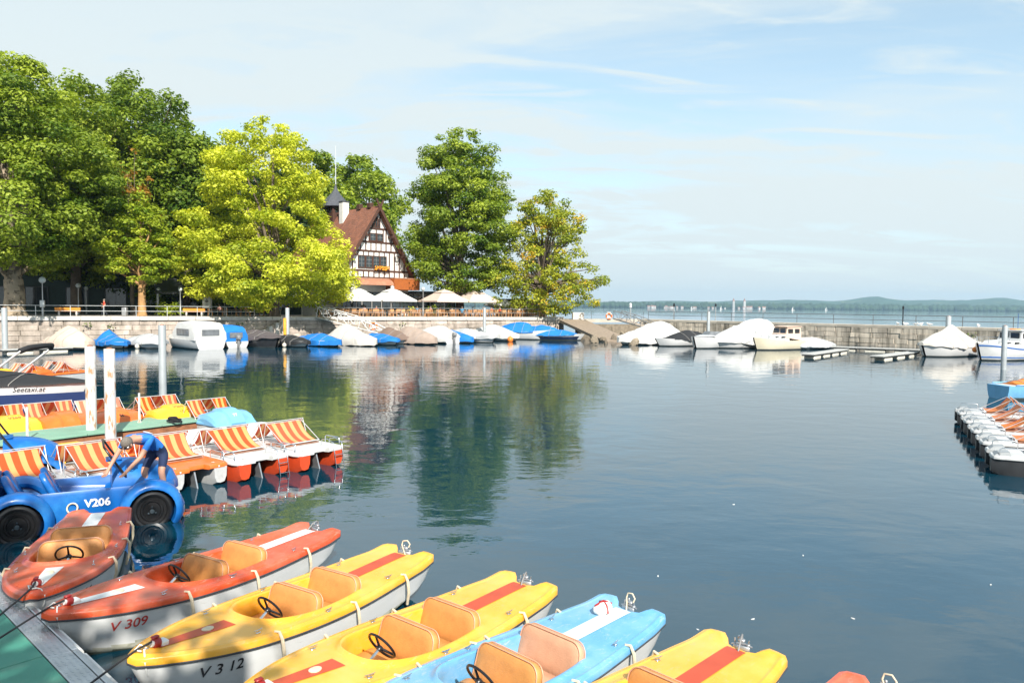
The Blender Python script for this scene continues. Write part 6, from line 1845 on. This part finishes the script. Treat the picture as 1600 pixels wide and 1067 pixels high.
# ------------------------------------------------------------------ moored boats
mat('lash', (0.30, 0.29, 0.27), .8, var=.1)
def cloth(name, c, rough=.75, var=.08):
    mat(name, c, rough, var=var, scale=2.5, bump=.5, bscale=5, spec=.3)
cloth('cover_beige', (0.62, 0.50, 0.39)); cloth('cover_blue', (0.015, 0.17, 0.52)); cloth('cover_white', (0.54, 0.54, 0.525)); cloth('cover_grey', (0.46, 0.47, 0.47))
cloth('cover_dark', (0.10, 0.085, 0.085)); cloth('cover_black', (0.025, 0.026, 0.028)); cloth('cover_taupe', (0.36, 0.28, 0.23)); cloth('cover_brown', (0.20, 0.14, 0.11)); cloth('cover_cream', (0.53, 0.50, 0.45))
cloth('cover_navy', (0.012, 0.028, 0.10)); cloth('cover_peach', (0.66, 0.50, 0.40))
mat('boat_white', (0.62, 0.62, 0.615), .3, var=.05, coat=.2, c2=(0.6, 0.61, 0.6), c2lo=.6, c2hi=.8)
mat('boat_cream', (0.72, 0.65, 0.48), .3, var=.05, coat=.2)
mat('boat_blue', (0.02, 0.11, 0.36), .3, var=.1, coat=.2)
mat('boat_navy', (0.01, 0.02, 0.06), .3, var=.2, coat=.2)
mat('boat_dark', (0.03, 0.03, 0.033), .35, var=.2, coat=.2)
mat('antifoul', (0.05, 0.06, 0.06), .6, var=.2)
mat('glass_dark', (0.02, 0.025, 0.03), .06, var=.2, spec=.7)
mat('foil_window', (0.16, 0.17, 0.18), .15, var=.3)
mat('orange', (0.80, 0.22, 0.03), .45, var=.1)
mat('float_cream', (0.70, 0.66, 0.56), .5, var=.1)
HV = [0, .15, .4, .65, .82, .93, 1.0]
HW = [.86, .95, 1.0, .93, .70, .40, .06]
def hull_loops(L, B, F, bowrise=.25, n=18):
    rows = []
    for i in range(n + 1):
        v = i / n; y = -L / 2 + L * v
        w = B / 2 * interp(HV, HW, v); zt = F * (1 + bowrise * sstep(.45, 1, v))
        rake = -.10 * L * sstep(.7, 1.0, v)
        rows.append([(-w, y, zt), (-w * .97, y + rake * .25, zt * .66), (-w * .86, y + rake * .7, .10), (-w * .70, y + rake * .95, -.12), (0, y + rake, -.25),
                     (w * .70, y + rake * .95, -.12), (w * .86, y + rake * .7, .10), (w * .97, y + rake * .25, zt * .66), (w, y, zt)])
    return rows
def hull_part(b, L, B, F, m, bowrise=.25, band=None):
    rows = hull_loops(L, B, F, bowrise)
    me = MB().loops(rows, closed=True, cap0=True).mesh('hull', [m, 'antifoul', band or m], 40)
    for p in me.polygons:
        if p.center.z < .06: p.material_index = 1
        elif band and p.center.z < F * .5: p.material_index = 2
    inst('hull', me, b)
def cover_part(b, L, B, F, prof, m, skirt=.22, bowrise=.25, seed=0, rnd=.5, wr=.08, y0=0.0, y1=1.0, name='cover'):
    """prof: list of (v, height above the rail). tent-like cloth over the boat"""
    xs = [p[0] for p in prof]; ys = [p[1] for p in prof]
    n, k = 26, 14; L_ = []
    for i in range(n + 1):
        v = y0 + (y1 - y0) * i / n; y = -L / 2 + L * v
        w = B / 2 * interp(HV, HW, v) + .05; zt = F * (1 + bowrise * sstep(.45, 1, v)); h = max(.02, interp(xs, ys, v))
        row = []
        for j in range(k + 1):
            u = -1 + 2 * j / k
            a = abs(u)
            if a > .86: x = math.copysign(w + .02, u); z = zt - skirt * (a - .86) / .14
            else:
                t = a / .86
                x = math.copysign(w * t, u); z = zt + h * ((1 - t) * (1 - rnd) + rnd * (1 - t ** 2.4))
            d = wr * (nz(x * 1.6 + seed * 7, y * 1.1, z * 1.6) + .6 * nz(x * 4 + seed, y * 3.2, z * 3)) * (1 if a < .86 else 1.3)
            row.append((x + d * .8, y + d * .3, z + d))
        L_.append(row)
    ends = L_
    mb = MB().loops(ends, closed=False)
    for r_ in (ends[0], ends[-1]):
        mb.add(r_, [tuple(range(len(r_)))])
    cv = mb.build(name, m, b, 50)
    for t in (.22, .5, .76):      # lashing ropes over the cloth
        rw = L_[int(n * t)]
        MB().tube([(p[0] * 1.012, p[1], p[2] + .012) for p in rw], .014, 4).build('lashing', 'lash', cv, 60)
    return cv
def outboard(b, L, F, m='letter_grey', tilt=0):
    mb = MB(); y = -L / 2 - .18
    mb.bbox((0, y, F + .30), (.30, .42, .42), .09); mb.bbox((0, y + .02, F - .15), (.16, .22, .6), .04); mb.bbox((0, y - .02, -.05), (.10, .30, .4), .03); mb.bbox((0, y + .16, F), (.28, .12, .22), .03)
    mb.build('outboard_motor', m, b, 40)
def fender_ball(b, x, y, z, m='float_cream', r=.17):
    mb = MB(); mb.sphere((x, y, z), r, 10, 8, (1, 1, 1.15)); mb.cyl((x, y, z + r), (x, y, z + r + .18), .012, n=5); mb.build('fender', m, b, 60)
NWL = Vector((.74, -.67, 0)); NWR = Vector((-.87, -.49, 0)); BS = (1.22, 1.22, 1.12)
def cov_boat(px, py, ax, L, B, F, prof, cm, hm, label, near='bow', skirt=.25, seed=0, rnd=.4, wr=.09, motor=False, bowrise=.25, fend=(), y0=0, y1=1, group='covered boats moored off the promenade wall', band=None, turn=0):
    """px, py: waterline under the middle of the boat"""
    c = on_level(px, py, 0)
    d = ax if near == 'bow' else -ax
    d = Matrix.Rotation(R(turn), 3, 'Z') @ d
    b = empty('moored_boat', c, rot_to(d), BS); tag(b, label, 'boat', group)
    hull_part(b, L, B, F, hm, bowrise, band)
    if prof: cover_part(b, L, B, F, prof, cm, skirt, bowrise, seed, rnd, wr, y0, y1)
    if motor: outboard(b, L, F)
    for f in fend: fender_ball(b, *f)
    return b
PK = [(0, .15), (.35, .75), (.5, 1.0), (.7, .6), (1, .02)]
LOW = [(0, .15), (.3, .30), (.6, .35), (1, .02)]
BIG = [(0, .3), (.2, 1.1), (.45, 1.3), (.7, .7), (1, .02)]
FB = [(1.0, .6, .15), (-1.05, -.4, .15)]
cov_boat(113, 545, NWL, 5.6, 2.2, .55, [(0, .35), (.25, 1.05), (.5, 1.15), (.75, .75), (1, .05)], 'cover_peach', 'boat_white', 'boat under a peach beige tarpaulin near the left end of the promenade wall', seed=1, skirt=.45, wr=.07)
cov_boat(176, 543, NWL, 4.6, 1.8, .45, [(0, .1), (.15, .3), (.35, .95), (.5, .6), (.75, .3), (1, .02)], 'cover_blue', 'boat_white', 'boat under a peaked blue cover between the peach tarpaulin and the grey one', seed=2, rnd=.15)
cov_boat(232, 543, NWL, 5.2, 2.0, .5, [(0, .25), (.3, .5), (.55, .62), (.8, .4), (1, .02)], 'cover_grey', 'boat_white', 'boat under a low light grey cover beside the white canvas cabin boat', seed=3, fend=FB)
b = cov_boat(300, 543, NWL, 6.0, 2.5, .75, None, None, 'boat_white', 'white motorboat with tall white canvas cabin and dark foil window', near='stern', seed=4)
def canvas_cabin(b, L, B, F, y0, y1, h, m, win='foil_window', nwin=1):
    L_ = []
    for v in (0, .06, .15, .85, 1.0):
        y = y0 + (y1 - y0) * v; t = 1 if .1 < v < .9 else (.86 if v in (.06,) else .62)
        w = B / 2 * .94; hh = F + h * t
        L_.append([(-w, y, F - .05), (-w * .97, y, F + (hh - F) * .6), (-w * .84, y, F + (hh - F) * .93), (0, y, hh + .06), (w * .84, y, F + (hh - F) * .93), (w * .97, y, F + (hh - F) * .6), (w, y, F - .05)])
    c = MB().loops(L_, closed=False); c.add(L_[0], [tuple(range(7))]); c.add(L_[-1], [tuple(range(7))])
    cv = c.build('canvas_cabin', m, b, 30)
    yb = min(y0, y1)
    mb = MB(); mb.bbox((0, yb - .02, F + h * .40), (B * .50, .03, h * .34), .03); mb.build('foil_window', win, cv, 40)
    for s in (-1, 1):
        mb = MB(); mb.bbox((s * B / 2 * .955, (y0 + y1) / 2, F + h * .42), (.03, abs(y1 - y0) * .55, h * .36), .03); mb.build('foil_window', win, cv, 40)
canvas_cabin(b, 6.0, 2.5, .75, -2.95, .6, 1.35, 'cover_white'); cover_part(b, 6.0, 2.5, .75, [(0, .1), (.5, .6), (.8, .3), (1, .02)], 'cover_cream', .1, y0=.58, y1=1.0, name='bow_cover')
b = cov_boat(346, 541, NWL, 5.0, 2.0, .5, None, None, 'boat_white', 'small boat with blue canvas cabin and outboard motor beside the white canvas boat', near='stern', seed=5, motor=True)
canvas_cabin(b, 5.0, 2.0, .5, -2.3, 1.2, 1.25, 'cover_blue')
cov_boat(402, 541, NWL, 6.4, 2.3, .75, [(0, .3), (.3, .55), (.5, .62), (.75, .38), (1, .02)], 'cover_dark', 'boat_dark', 'dark hulled boat under a purple grey cover in front of the stairs', seed=6, rnd=.1, bowrise=.35)
cov_boat(456, 541, NWL, 4.6, 1.8, .42, [(0, .2), (.4, .62), (.6, .5), (1, .02)], 'cover_black', 'boat_white', 'small white boat with black cover between the dark boat and a blue one', seed=7, fend=FB)
cov_boat(501, 540, NWL, 5.2, 2.0, .45, [(0, .25), (.3, .5), (.55, .6), (.8, .25), (1, .02)], 'cover_blue', 'boat_white', 'boat under a bright blue cover left of the tall cream cover', seed=8, skirt=.4, rnd=.5)
cov_boat(552, 539, NWL, 5.8, 2.3, .5, [(0, .3), (.2, 1.2), (.4, 1.3), (.7, .6), (1, .03)], 'cover_cream', 'boat_white', 'boat under a tall cream tarpaulin below the white truss gangway', seed=9, skirt=.5, fend=[(-1.2, .4, .15)])
cov_boat(594, 538, NWL, 4.8, 1.9, .45, [(0, .2), (.3, .55), (.6, .5), (1, .02)], 'cover_blue', 'boat_white', 'boat under a blue cover right of the tall cream tarpaulin', seed=10, motor=True)
cov_boat(618, 536, NWL, 5.0, 1.9, .5, [(0, .3), (.3, .95), (.6, .6), (1, .02)], 'cover_brown', 'boat_white', 'boat under a dark brown cover beside the taupe one', seed=11, wr=.08)
cov_boat(648, 537, NWL, 5.4, 2.1, .5, [(0, .4), (.3, 1.05), (.55, .9), (.8, .5), (1, .03)], 'cover_taupe', 'boat_white', 'boat under a taupe tarpaulin reaching the water', seed=12, skirt=.45, fend=[(-1.2, .2, .15)])
cov_boat(676, 535, NWL, 5.2, 2.1, .55, [(0, .6), (.25, 1.05), (.6, .85), (1, .03)], 'cover_white', 'boat_white', 'boat under a pure white tarpaulin right of the taupe one', near='stern', seed=13, skirt=.4, motor=True)
cov_boat(709, 535, NWL, 4.8, 1.9, .45, [(0, .3), (.3, .75), (.6, .6), (1, .02)], 'cover_blue', 'boat_white', 'boat under a blue cover between the white tarpaulin and the grey one', seed=14, skirt=.35, fend=[(-1.1, .3, .15)])
cov_boat(741, 534, NWL, 5.4, 2.1, .55, [(0, .5), (.3, .75), (.6, .55), (1, .03)], 'cover_grey', 'boat_white', 'boat under a wrinkled grey plastic sheet', seed=15, wr=.13)
cov_boat(777, 532, NWL, 5.4, 2.1, .55, [(0, .6), (.35, 1.05), (.6, .85), (1, .03)], 'cover_white', 'boat_white', 'boat under a white cover with an orange float at its bow', seed=16, skirt=.35, fend=[(.6, 2.2, .2, 'orange', .28)])
cov_boat(822, 530, NWL, 6.2, 2.3, .85, [(0, .25), (.25, .85), (.5, .95), (.62, .30), (.66, .02)], 'cover_blue', 'boat_white', 'high white motorboat with blue canvas over its cockpit', seed=17, y0=0, y1=.66, skirt=.12, turn=25)
cov_boat(868, 531, NWL, 5.8, 2.1, .55, [(0, .75), (.3, .95), (.6, .5), (.85, .1)], 'cover_blue', 'boat_white', 'white boat with sloping blue cover at the foot of the concrete ramp', seed=18, y1=.85, skirt=.1, turn=25, band='boat_navy', fend=[(-1.1, .6, .2)])
# right side, before the breakwater
GR = 'boats moored before the breakwater'
cov_boat(1012, 538, NWR, 6.6, 2.6, .6, [(0, .9), (.2, 1.55), (.5, 1.35), (.8, .55), (1, .03)], 'cover_white', 'boat_white', 'boat under a large white tarpaulin sloping down to the left', seed=21, skirt=.5, group=GR, motor=True)
cov_boat(1068, 540, NWR, 6.4, 2.3, .6, [(0, .3), (.3, .75), (.5, .8), (.7, .3), (.76, .05)], 'cover_black', 'boat_white', 'white boat with a black cockpit cover', seed=22, y1=.78, skirt=.05, group=GR, band='boat_white')
b = cov_boat(1112, 543, NWR, 6.2, 2.3, .85, None, None, 'boat_white', 'open white speedboat with raked windscreen, bow towards the camera', seed=23, group=GR, turn=18, fend=[(1.2, -.4, .3)])
mb = MB(); mb.loops([[(-.95, .2, 1.0), (0, .75, 1.02), (.95, .2, 1.0)], [(-.8, -.25, 1.45), (0, .2, 1.47), (.8, -.25, 1.45)]], closed=False); mb.build('windscreen', 'foil_window', b, 40)
mb = MB(); mb.loops([[(-1.0, -2.6, .9), (-1.05, 0, .95), (-.85, 1.4, 1.05), (0, 2.6, 1.08), (.85, 1.4, 1.05), (1.05, 0, .95), (1.0, -2.6, .9)], [(-.5, -2.5, 1.0), (-.6, 0, 1.05), (-.4, 1.2, 1.18), (0, 2.1, 1.16), (.4, 1.2, 1.18), (.6, 0, 1.05), (.5, -2.5, 1.0)]], closed=True, cap1=True); mb.build('deck', 'boat_white', b, 40)
cov_boat(1165, 543, NWR, 7.2, 2.7, .8, [(0, .9), (.15, 1.7), (.5, 1.65), (.75, .9), (1, .05)], 'cover_white', 'boat_white', 'largest white covered boat left of the cream cabin cruiser', seed=24, skirt=.5, group=GR, wr=.1)
def cabin_boat(px, py, ax, L, B, F, hm, cm, label, band=None, roofm=None, blue=False, turn=0):
    c = on_level(px, py, 0); d = Matrix.Rotation(R(turn), 3, 'Z') @ ax
    b = empty('cabin_boat', c, rot_to(d), (1.1, 1.1, 1.05)); tag(b, label, 'boat', GR)
    hull_part(b, L, B, F, hm, .35, band)
    # deck
    mb = MB(); rows = []
    for i in range(13):
        v = i / 12; w = B / 2 * interp(HV, HW, v) - .03; z = F * (1 + .35 * sstep(.45, 1, v)) - .01
        rows.append([(-w, -L / 2 + L * v, z), (0, -L / 2 + L * v, z + .05), (w, -L / 2 + L * v, z)])
    mb.loops(rows, closed=False); mb.build('deck', cm, b, 50)
    w = B / 2 * .72
    mb = MB()   # low trunk cabin
    mb.loops([[(-w, -.1 * L, F), (w, -.1 * L, F), (w * .85, .28 * L, F + .1), (-w * .85, .28 * L, F + .1)], [(-w * .92, -.1 * L, F + .55), (w * .92, -.1 * L, F + .55), (w * .7, .24 * L, F + .5), (-w * .7, .24 * L, F + .5)]], cap1=True); tc = mb.build('trunk_cabin', cm, b, 30)
    for s in (-1, 1):
        for y in (.02, .13):
            MB().bbox((s * w * (.93 - y * .75), y * L, F + .32), (.05, .5, .18), .03).build('window', 'glass_dark', tc, 40)
    y0, y1 = -.36 * L, -.02 * L; h = 1.25
    mb = MB(); mb.loops([[(-w, y0, F), (w, y0, F), (w, y1, F + .3), (-w, y1, F + .3)], [(-w * .9, y0 + .05, F + h), (w * .9, y0 + .05, F + h), (w * .86, y1 - .35, F + h), (-w * .86, y1 - .35, F + h)]], cap1=True); wh = mb.build('wheelhouse', roofm or cm, b, 30)
    MB().bbox((0, (y0 + y1) / 2 - .12, F + h + .04), (w * 2.0, (y1 - y0) * .98, .08), .03).build('roof', roofm or cm, wh, 40)
    for x in (-.45, .45): MB().bbox((x * w, y1 - .16, F + h * .72), (w * .72, .05, h * .36), .02, m=None).build('windscreen_pane', 'glass_dark', wh, 40)
    for s in (-1, 1):
        for yy in (.3, .72): MB().bbox((s * w * .955, y0 + (y1 - y0) * yy - .08, F + h * .70), (.05, (y1 - y0) * .30, h * .34), .03).build('window', 'glass_dark', wh, 40)
    rl = MB()
    for s in (-1, 1):
        pts = [(s * (B / 2 * interp(HV, HW, v) - .08), -L / 2 + L * v, F * (1 + .35 * sstep(.45, 1, v)) + .5) for v in (.55, .7, .82, .92, .985)]
        rl.tube(pts, .018, 5)
        for p in pts: rl.tube([p, (p[0], p[1], p[2] - .5)], .015, 5)
    rl.build('bow_rail', 'chrome', b, 60)
    return b
cabin_boat(1214, 546, NWR, 6.0, 2.3, .85, 'boat_cream', 'boat_white', 'cream cabin cruiser with pale canvas top in the middle of the breakwater row', roofm='cover_peach')
cov_boat(1262, 545, NWR, 4.8, 1.9, .4, [(0, .3), (.4, .62), (.7, .5), (1, .03)], 'cover_grey', 'boat_white', 'low boat under a light grey cover beside the floating docks', seed=26, group=GR, wr=.09)
cov_boat(1481, 556, NWR, 6.4, 2.6, .85, [(0, .3), (.3, 1.2), (.45, 1.55), (.6, 1.2), (1, .1)], 'cover_cream', 'boat_white', 'boat under a pointed off-white tent cover right of the floating docks', seed=27, skirt=.2, rnd=.05, group=GR, motor=True)
b = cabin_boat(1572, 562, NWR, 6.6, 2.5, 1.0, 'boat_white', 'boat_white', 'white cabin boat with blue bands and an orange fender at the right edge', band=None, roofm='boat_white', turn=-6)
rows = hull_loops(6.6, 2.5, 1.0, .35)
for zf, hh, nme in ((.80, .05, 'band'), (.17, .05, 'band')):
    mb = MB()
    for sdx in (0, 8):
        a = []; c2 = []
        for r_ in rows:
            p, q = Vector(r_[sdx]), Vector(r_[1 if sdx == 0 else 7]) if zf > .5 else Vector(r_[2 if sdx == 0 else 6])
            p2 = p.lerp(q, (1 - zf) * 2 if zf > .5 else .85); s_ = -1 if sdx == 0 else 1
            a.append((p2.x + s_ * .012, p2.y + .005, p2.z + hh)); c2.append((p2.x + s_ * .012, p2.y + .005, p2.z - hh))
        mb.loops([a, c2], closed=False)
    mb.build(nme, 'boat_blue', b, 60)
fender_ball(b, 1.1, 1.9, .75, 'orange', .2)
fl = MB(); fl.cyl((0, -1.2, 2.2), (0, -1.2, 3.6), .02, n=6); fl.build('flag_pole', 'boat_blue', b)
lr = MB(); lr.torus((0, -.9, 2.36), .3, .06, 20, 7); lr.build('life_ring', 'orange', b, 60)

# floating docks
mat('dock_plank', (0.42, 0.42, 0.40), .8, var=.2, scale=4)
def floating_dock(pa, pb, w, label, z=.35):
    a = on_level(*pa, z); b_ = on_level(*pb, z); d = flat(b_ - a); ln = (b_ - a).length
    o = empty('floating_dock', (a.x, a.y, 0), math.atan2(d.y, d.x)); tag(o, label, 'dock', 'floating docks before the breakwater')
    k = max(2, int(ln / 1.1))
    for i in range(k):
        MB().bbox(((i + .5) * ln / k, 0, z - .04), (ln / k - .03, w, .08), .015).build('plank', 'dock_plank', o, 0)
    MB().bbox((ln / 2, 0, z - .13), (ln, w * .96, .1), .02).build('frame', 'dock_dark', o, 0)
    for i in range(max(2, int(ln / 2.4))):
        MB().bbox(((i + .5) * ln / max(2, int(ln / 2.4)), 0, .02), (1.8, w * .85, .30), .06).build('float', 'float_cream', o, 40)
    return o
floating_dock((1262, 553), (1318, 545), 1.0, 'short floating dock with pale floats beside the grey covered boat')
floating_dock((1300, 541), (1440, 546), 1.2, 'long low floating dock lying along the breakwater')
floating_dock((1370, 556), (1428, 549), 1.0, 'short floating dock with pale floats left of the tent-covered boat')
floating_dock((0, 546), (110, 542), 1.0, 'floating dock at the left edge before the promenade wall')

# taxi boat on the left
bw = at_depth(139, 613, 24.5)
d = flat((1, .10)); TL, TB, TF = 7.2, 2.4, 1.32
c = Vector((bw.x, bw.y, 0)) - d * (TL / 2)
tx = empty('taxi_boat', c, rot_to(d)); tag(tx, 'taxi motorboat with black cover, white topsides and navy cloth skirt behind the pier', 'boat')
hull_part(tx, TL, TB, TF, 'boat_white', .02)
cover_part(tx, TL, TB, TF, [(0, .35), (.3, .42), (.55, .42), (.8, .20), (1, .03)], 'cover_black', .04, .02, 31, .7, .03)
rows = hull_loops(TL, TB, TF, .02)
mb = MB()
for sdx, s_ in ((0, -1), (8, 1)):
    top, mid, bot = [], [], []
    for i, r_ in enumerate(rows):
        p = Vector(r_[sdx]); w_ = .05 * nz(i * .9, 3.3)
        top.append((p.x * 1.02 + s_ * .02, p.y, p.z * .76 + w_ * .3)); mid.append((p.x * 1.03 + s_ * (.05 + w_), p.y, .5)); bot.append((p.x * 1.02 + s_ * (.03 - w_), p.y - .05, -.05))
    mb.loops([top, mid, bot], closed=False)
mb.build('cloth_skirt', 'cover_navy', tx, 60)
ar = MB(); 
for s_ in (-1, 1): ar.tube([(s_ * .95, .9, 1.55), (s_ * .95, 2.0, 2.42)], .035, 7)
ar.build('arch_leg', 'tube_white', tx, 60)
ar = MB(); ar.tube([(-.95, 1.95, 2.40), (-.7, 2.1, 2.50), (0, 2.16, 2.52), (.7, 2.1, 2.50), (.95, 1.95, 2.40)], .09, 8); ar.build('arch_roll', 'cover_black', tx, 60)
def txt_on(u, v):
    y = 2.15 + u; vv = (y + TL / 2) / TL
    w = TB / 2 * interp(HV, HW, vv); zt = TF
    return (w * .995 + .012, y, zt * .885 + v)
lettering('name', 'Seetaxi.at', .22, txt_on, 'letter_black', tx, shear=.35)
mb = MB(); mb.tube([(.2, 3.3, .8), (.1, 3.9, .6), (.0, 5.0, .35), (0, 5.8, .45)], .012, 5); mb.build('mooring_rope', 'rope_white', tx)
# blue rowing boat at the right edge
c = on_level(1600, 622, 0)
rb = empty('rowing_boat', c + Vector((.4, 0, 0)), R(-82)); tag(rb, 'small light blue boat with orange cloth behind the pedal boats at the right edge', 'boat')
hull_part(rb, 3.6, 1.5, .62, 'pedal_blue', .1)
MB().bbox((0, 0, .60), (1.3, 3.0, .06), .02).build('deck', 'pedal_white', rb, 40)
cover_part(rb, 2.2, 1.3, .64, [(0, .1), (.4, .3), (.7, .25), (1, .02)], 'orange', .02, .1, 5, .5, .05, y0=.0, y1=.7, name='orange_cloth')
mb = MB(); mb.tube([(-.68, -1.5, .66), (-.68, 1.2, .76), (0, 1.7, .78), (.68, 1.2, .76), (.68, -1.5, .66)], .025, 6); mb.build('gunwale', 'pedal_blue', rb, 60)
# ------------------------------------------------------------------ people on the promenade and terrace
def person_at(px, off_, rz, pose, shirt, lab): far_person(spot(px, off_), RZW + rz, pose, shirt, lab)
person_at(163, 1.3, R(90), 'walk', 'shirt_red', 'person in an orange red top walking along the promenade')
person_at(343, 2.8, R(180), 'sit', 'shirt_pink', 'person sitting in the shade left of the yellow tree')
person_at(436, 2.2, R(160), 'sit', 'shirt_teal', 'person in blue sitting under the yellow tree beside its trunk')
person_at(755, 2.6, R(100), 'sit', 'shirt_white', 'person in white seated under the right pink parasol')
person_at(798, 3.0, R(80), 'sit', 'shirt_pink', 'person seated left of the standing person in white')
person_at(823, 3.4, R(200), 'stand', 'shirt_white', 'person in a white shirt standing by the wooden hut')
person_at(850, 1.8, R(-60), 'sit', 'shirt_pink', 'person seated at the terrace corner beside the stone pillar')
person_at(866, 2.4, R(90), 'stand', 'shirt_teal', 'person in blue at the stone pillar at the end of the terrace')
person_at(781, 2.2, R(-90), 'sit', 'shirt_red', 'person seated before the low tilted parasol')

_sh = ['shirt_white', 'shirt_teal', 'shirt_pink', 'shirt_red']
for k, px in enumerate((522, 541, 569, 588, 631, 652, 673, 688, 706, 722, 739, 768, 812, 838)):
    person_at(px, (2.4, 4.4, 3.4)[k % 3], R((k * 77) % 360), 'sit', _sh[k % 4], ['first', 'second', 'third', 'fourth', 'fifth', 'sixth', 'seventh', 'eighth', 'ninth', 'tenth', 'eleventh', 'twelfth', 'thirteenth', 'fourteenth'][k] + ' guest from the left sitting among the rattan chairs, ' + ['in white', 'in blue', 'in pink', 'in red'][k % 4])

# ------------------------------------------------------------------ haze over the lake
hz = bpy.data.materials.new('haze'); hz.use_nodes = True
hn = hz.node_tree.nodes; hn.clear()
ho = hn.new('ShaderNodeOutputMaterial'); pv = hn.new('ShaderNodeVolumePrincipled')
pv.inputs['Color'].default_value = (0.50, 0.76, 0.98, 1); pv.inputs['Density'].default_value = 0.00010; pv.inputs['Anisotropy'].default_value = 0.1
hz.node_tree.links.new(pv.outputs[0], ho.inputs['Volume'])
mb = MB(); mb.box((500, 3500, 79), (19000, 7400, 162)); hzo = mb.build('haze', hz, None, 0); tag(hzo, kind='stuff')
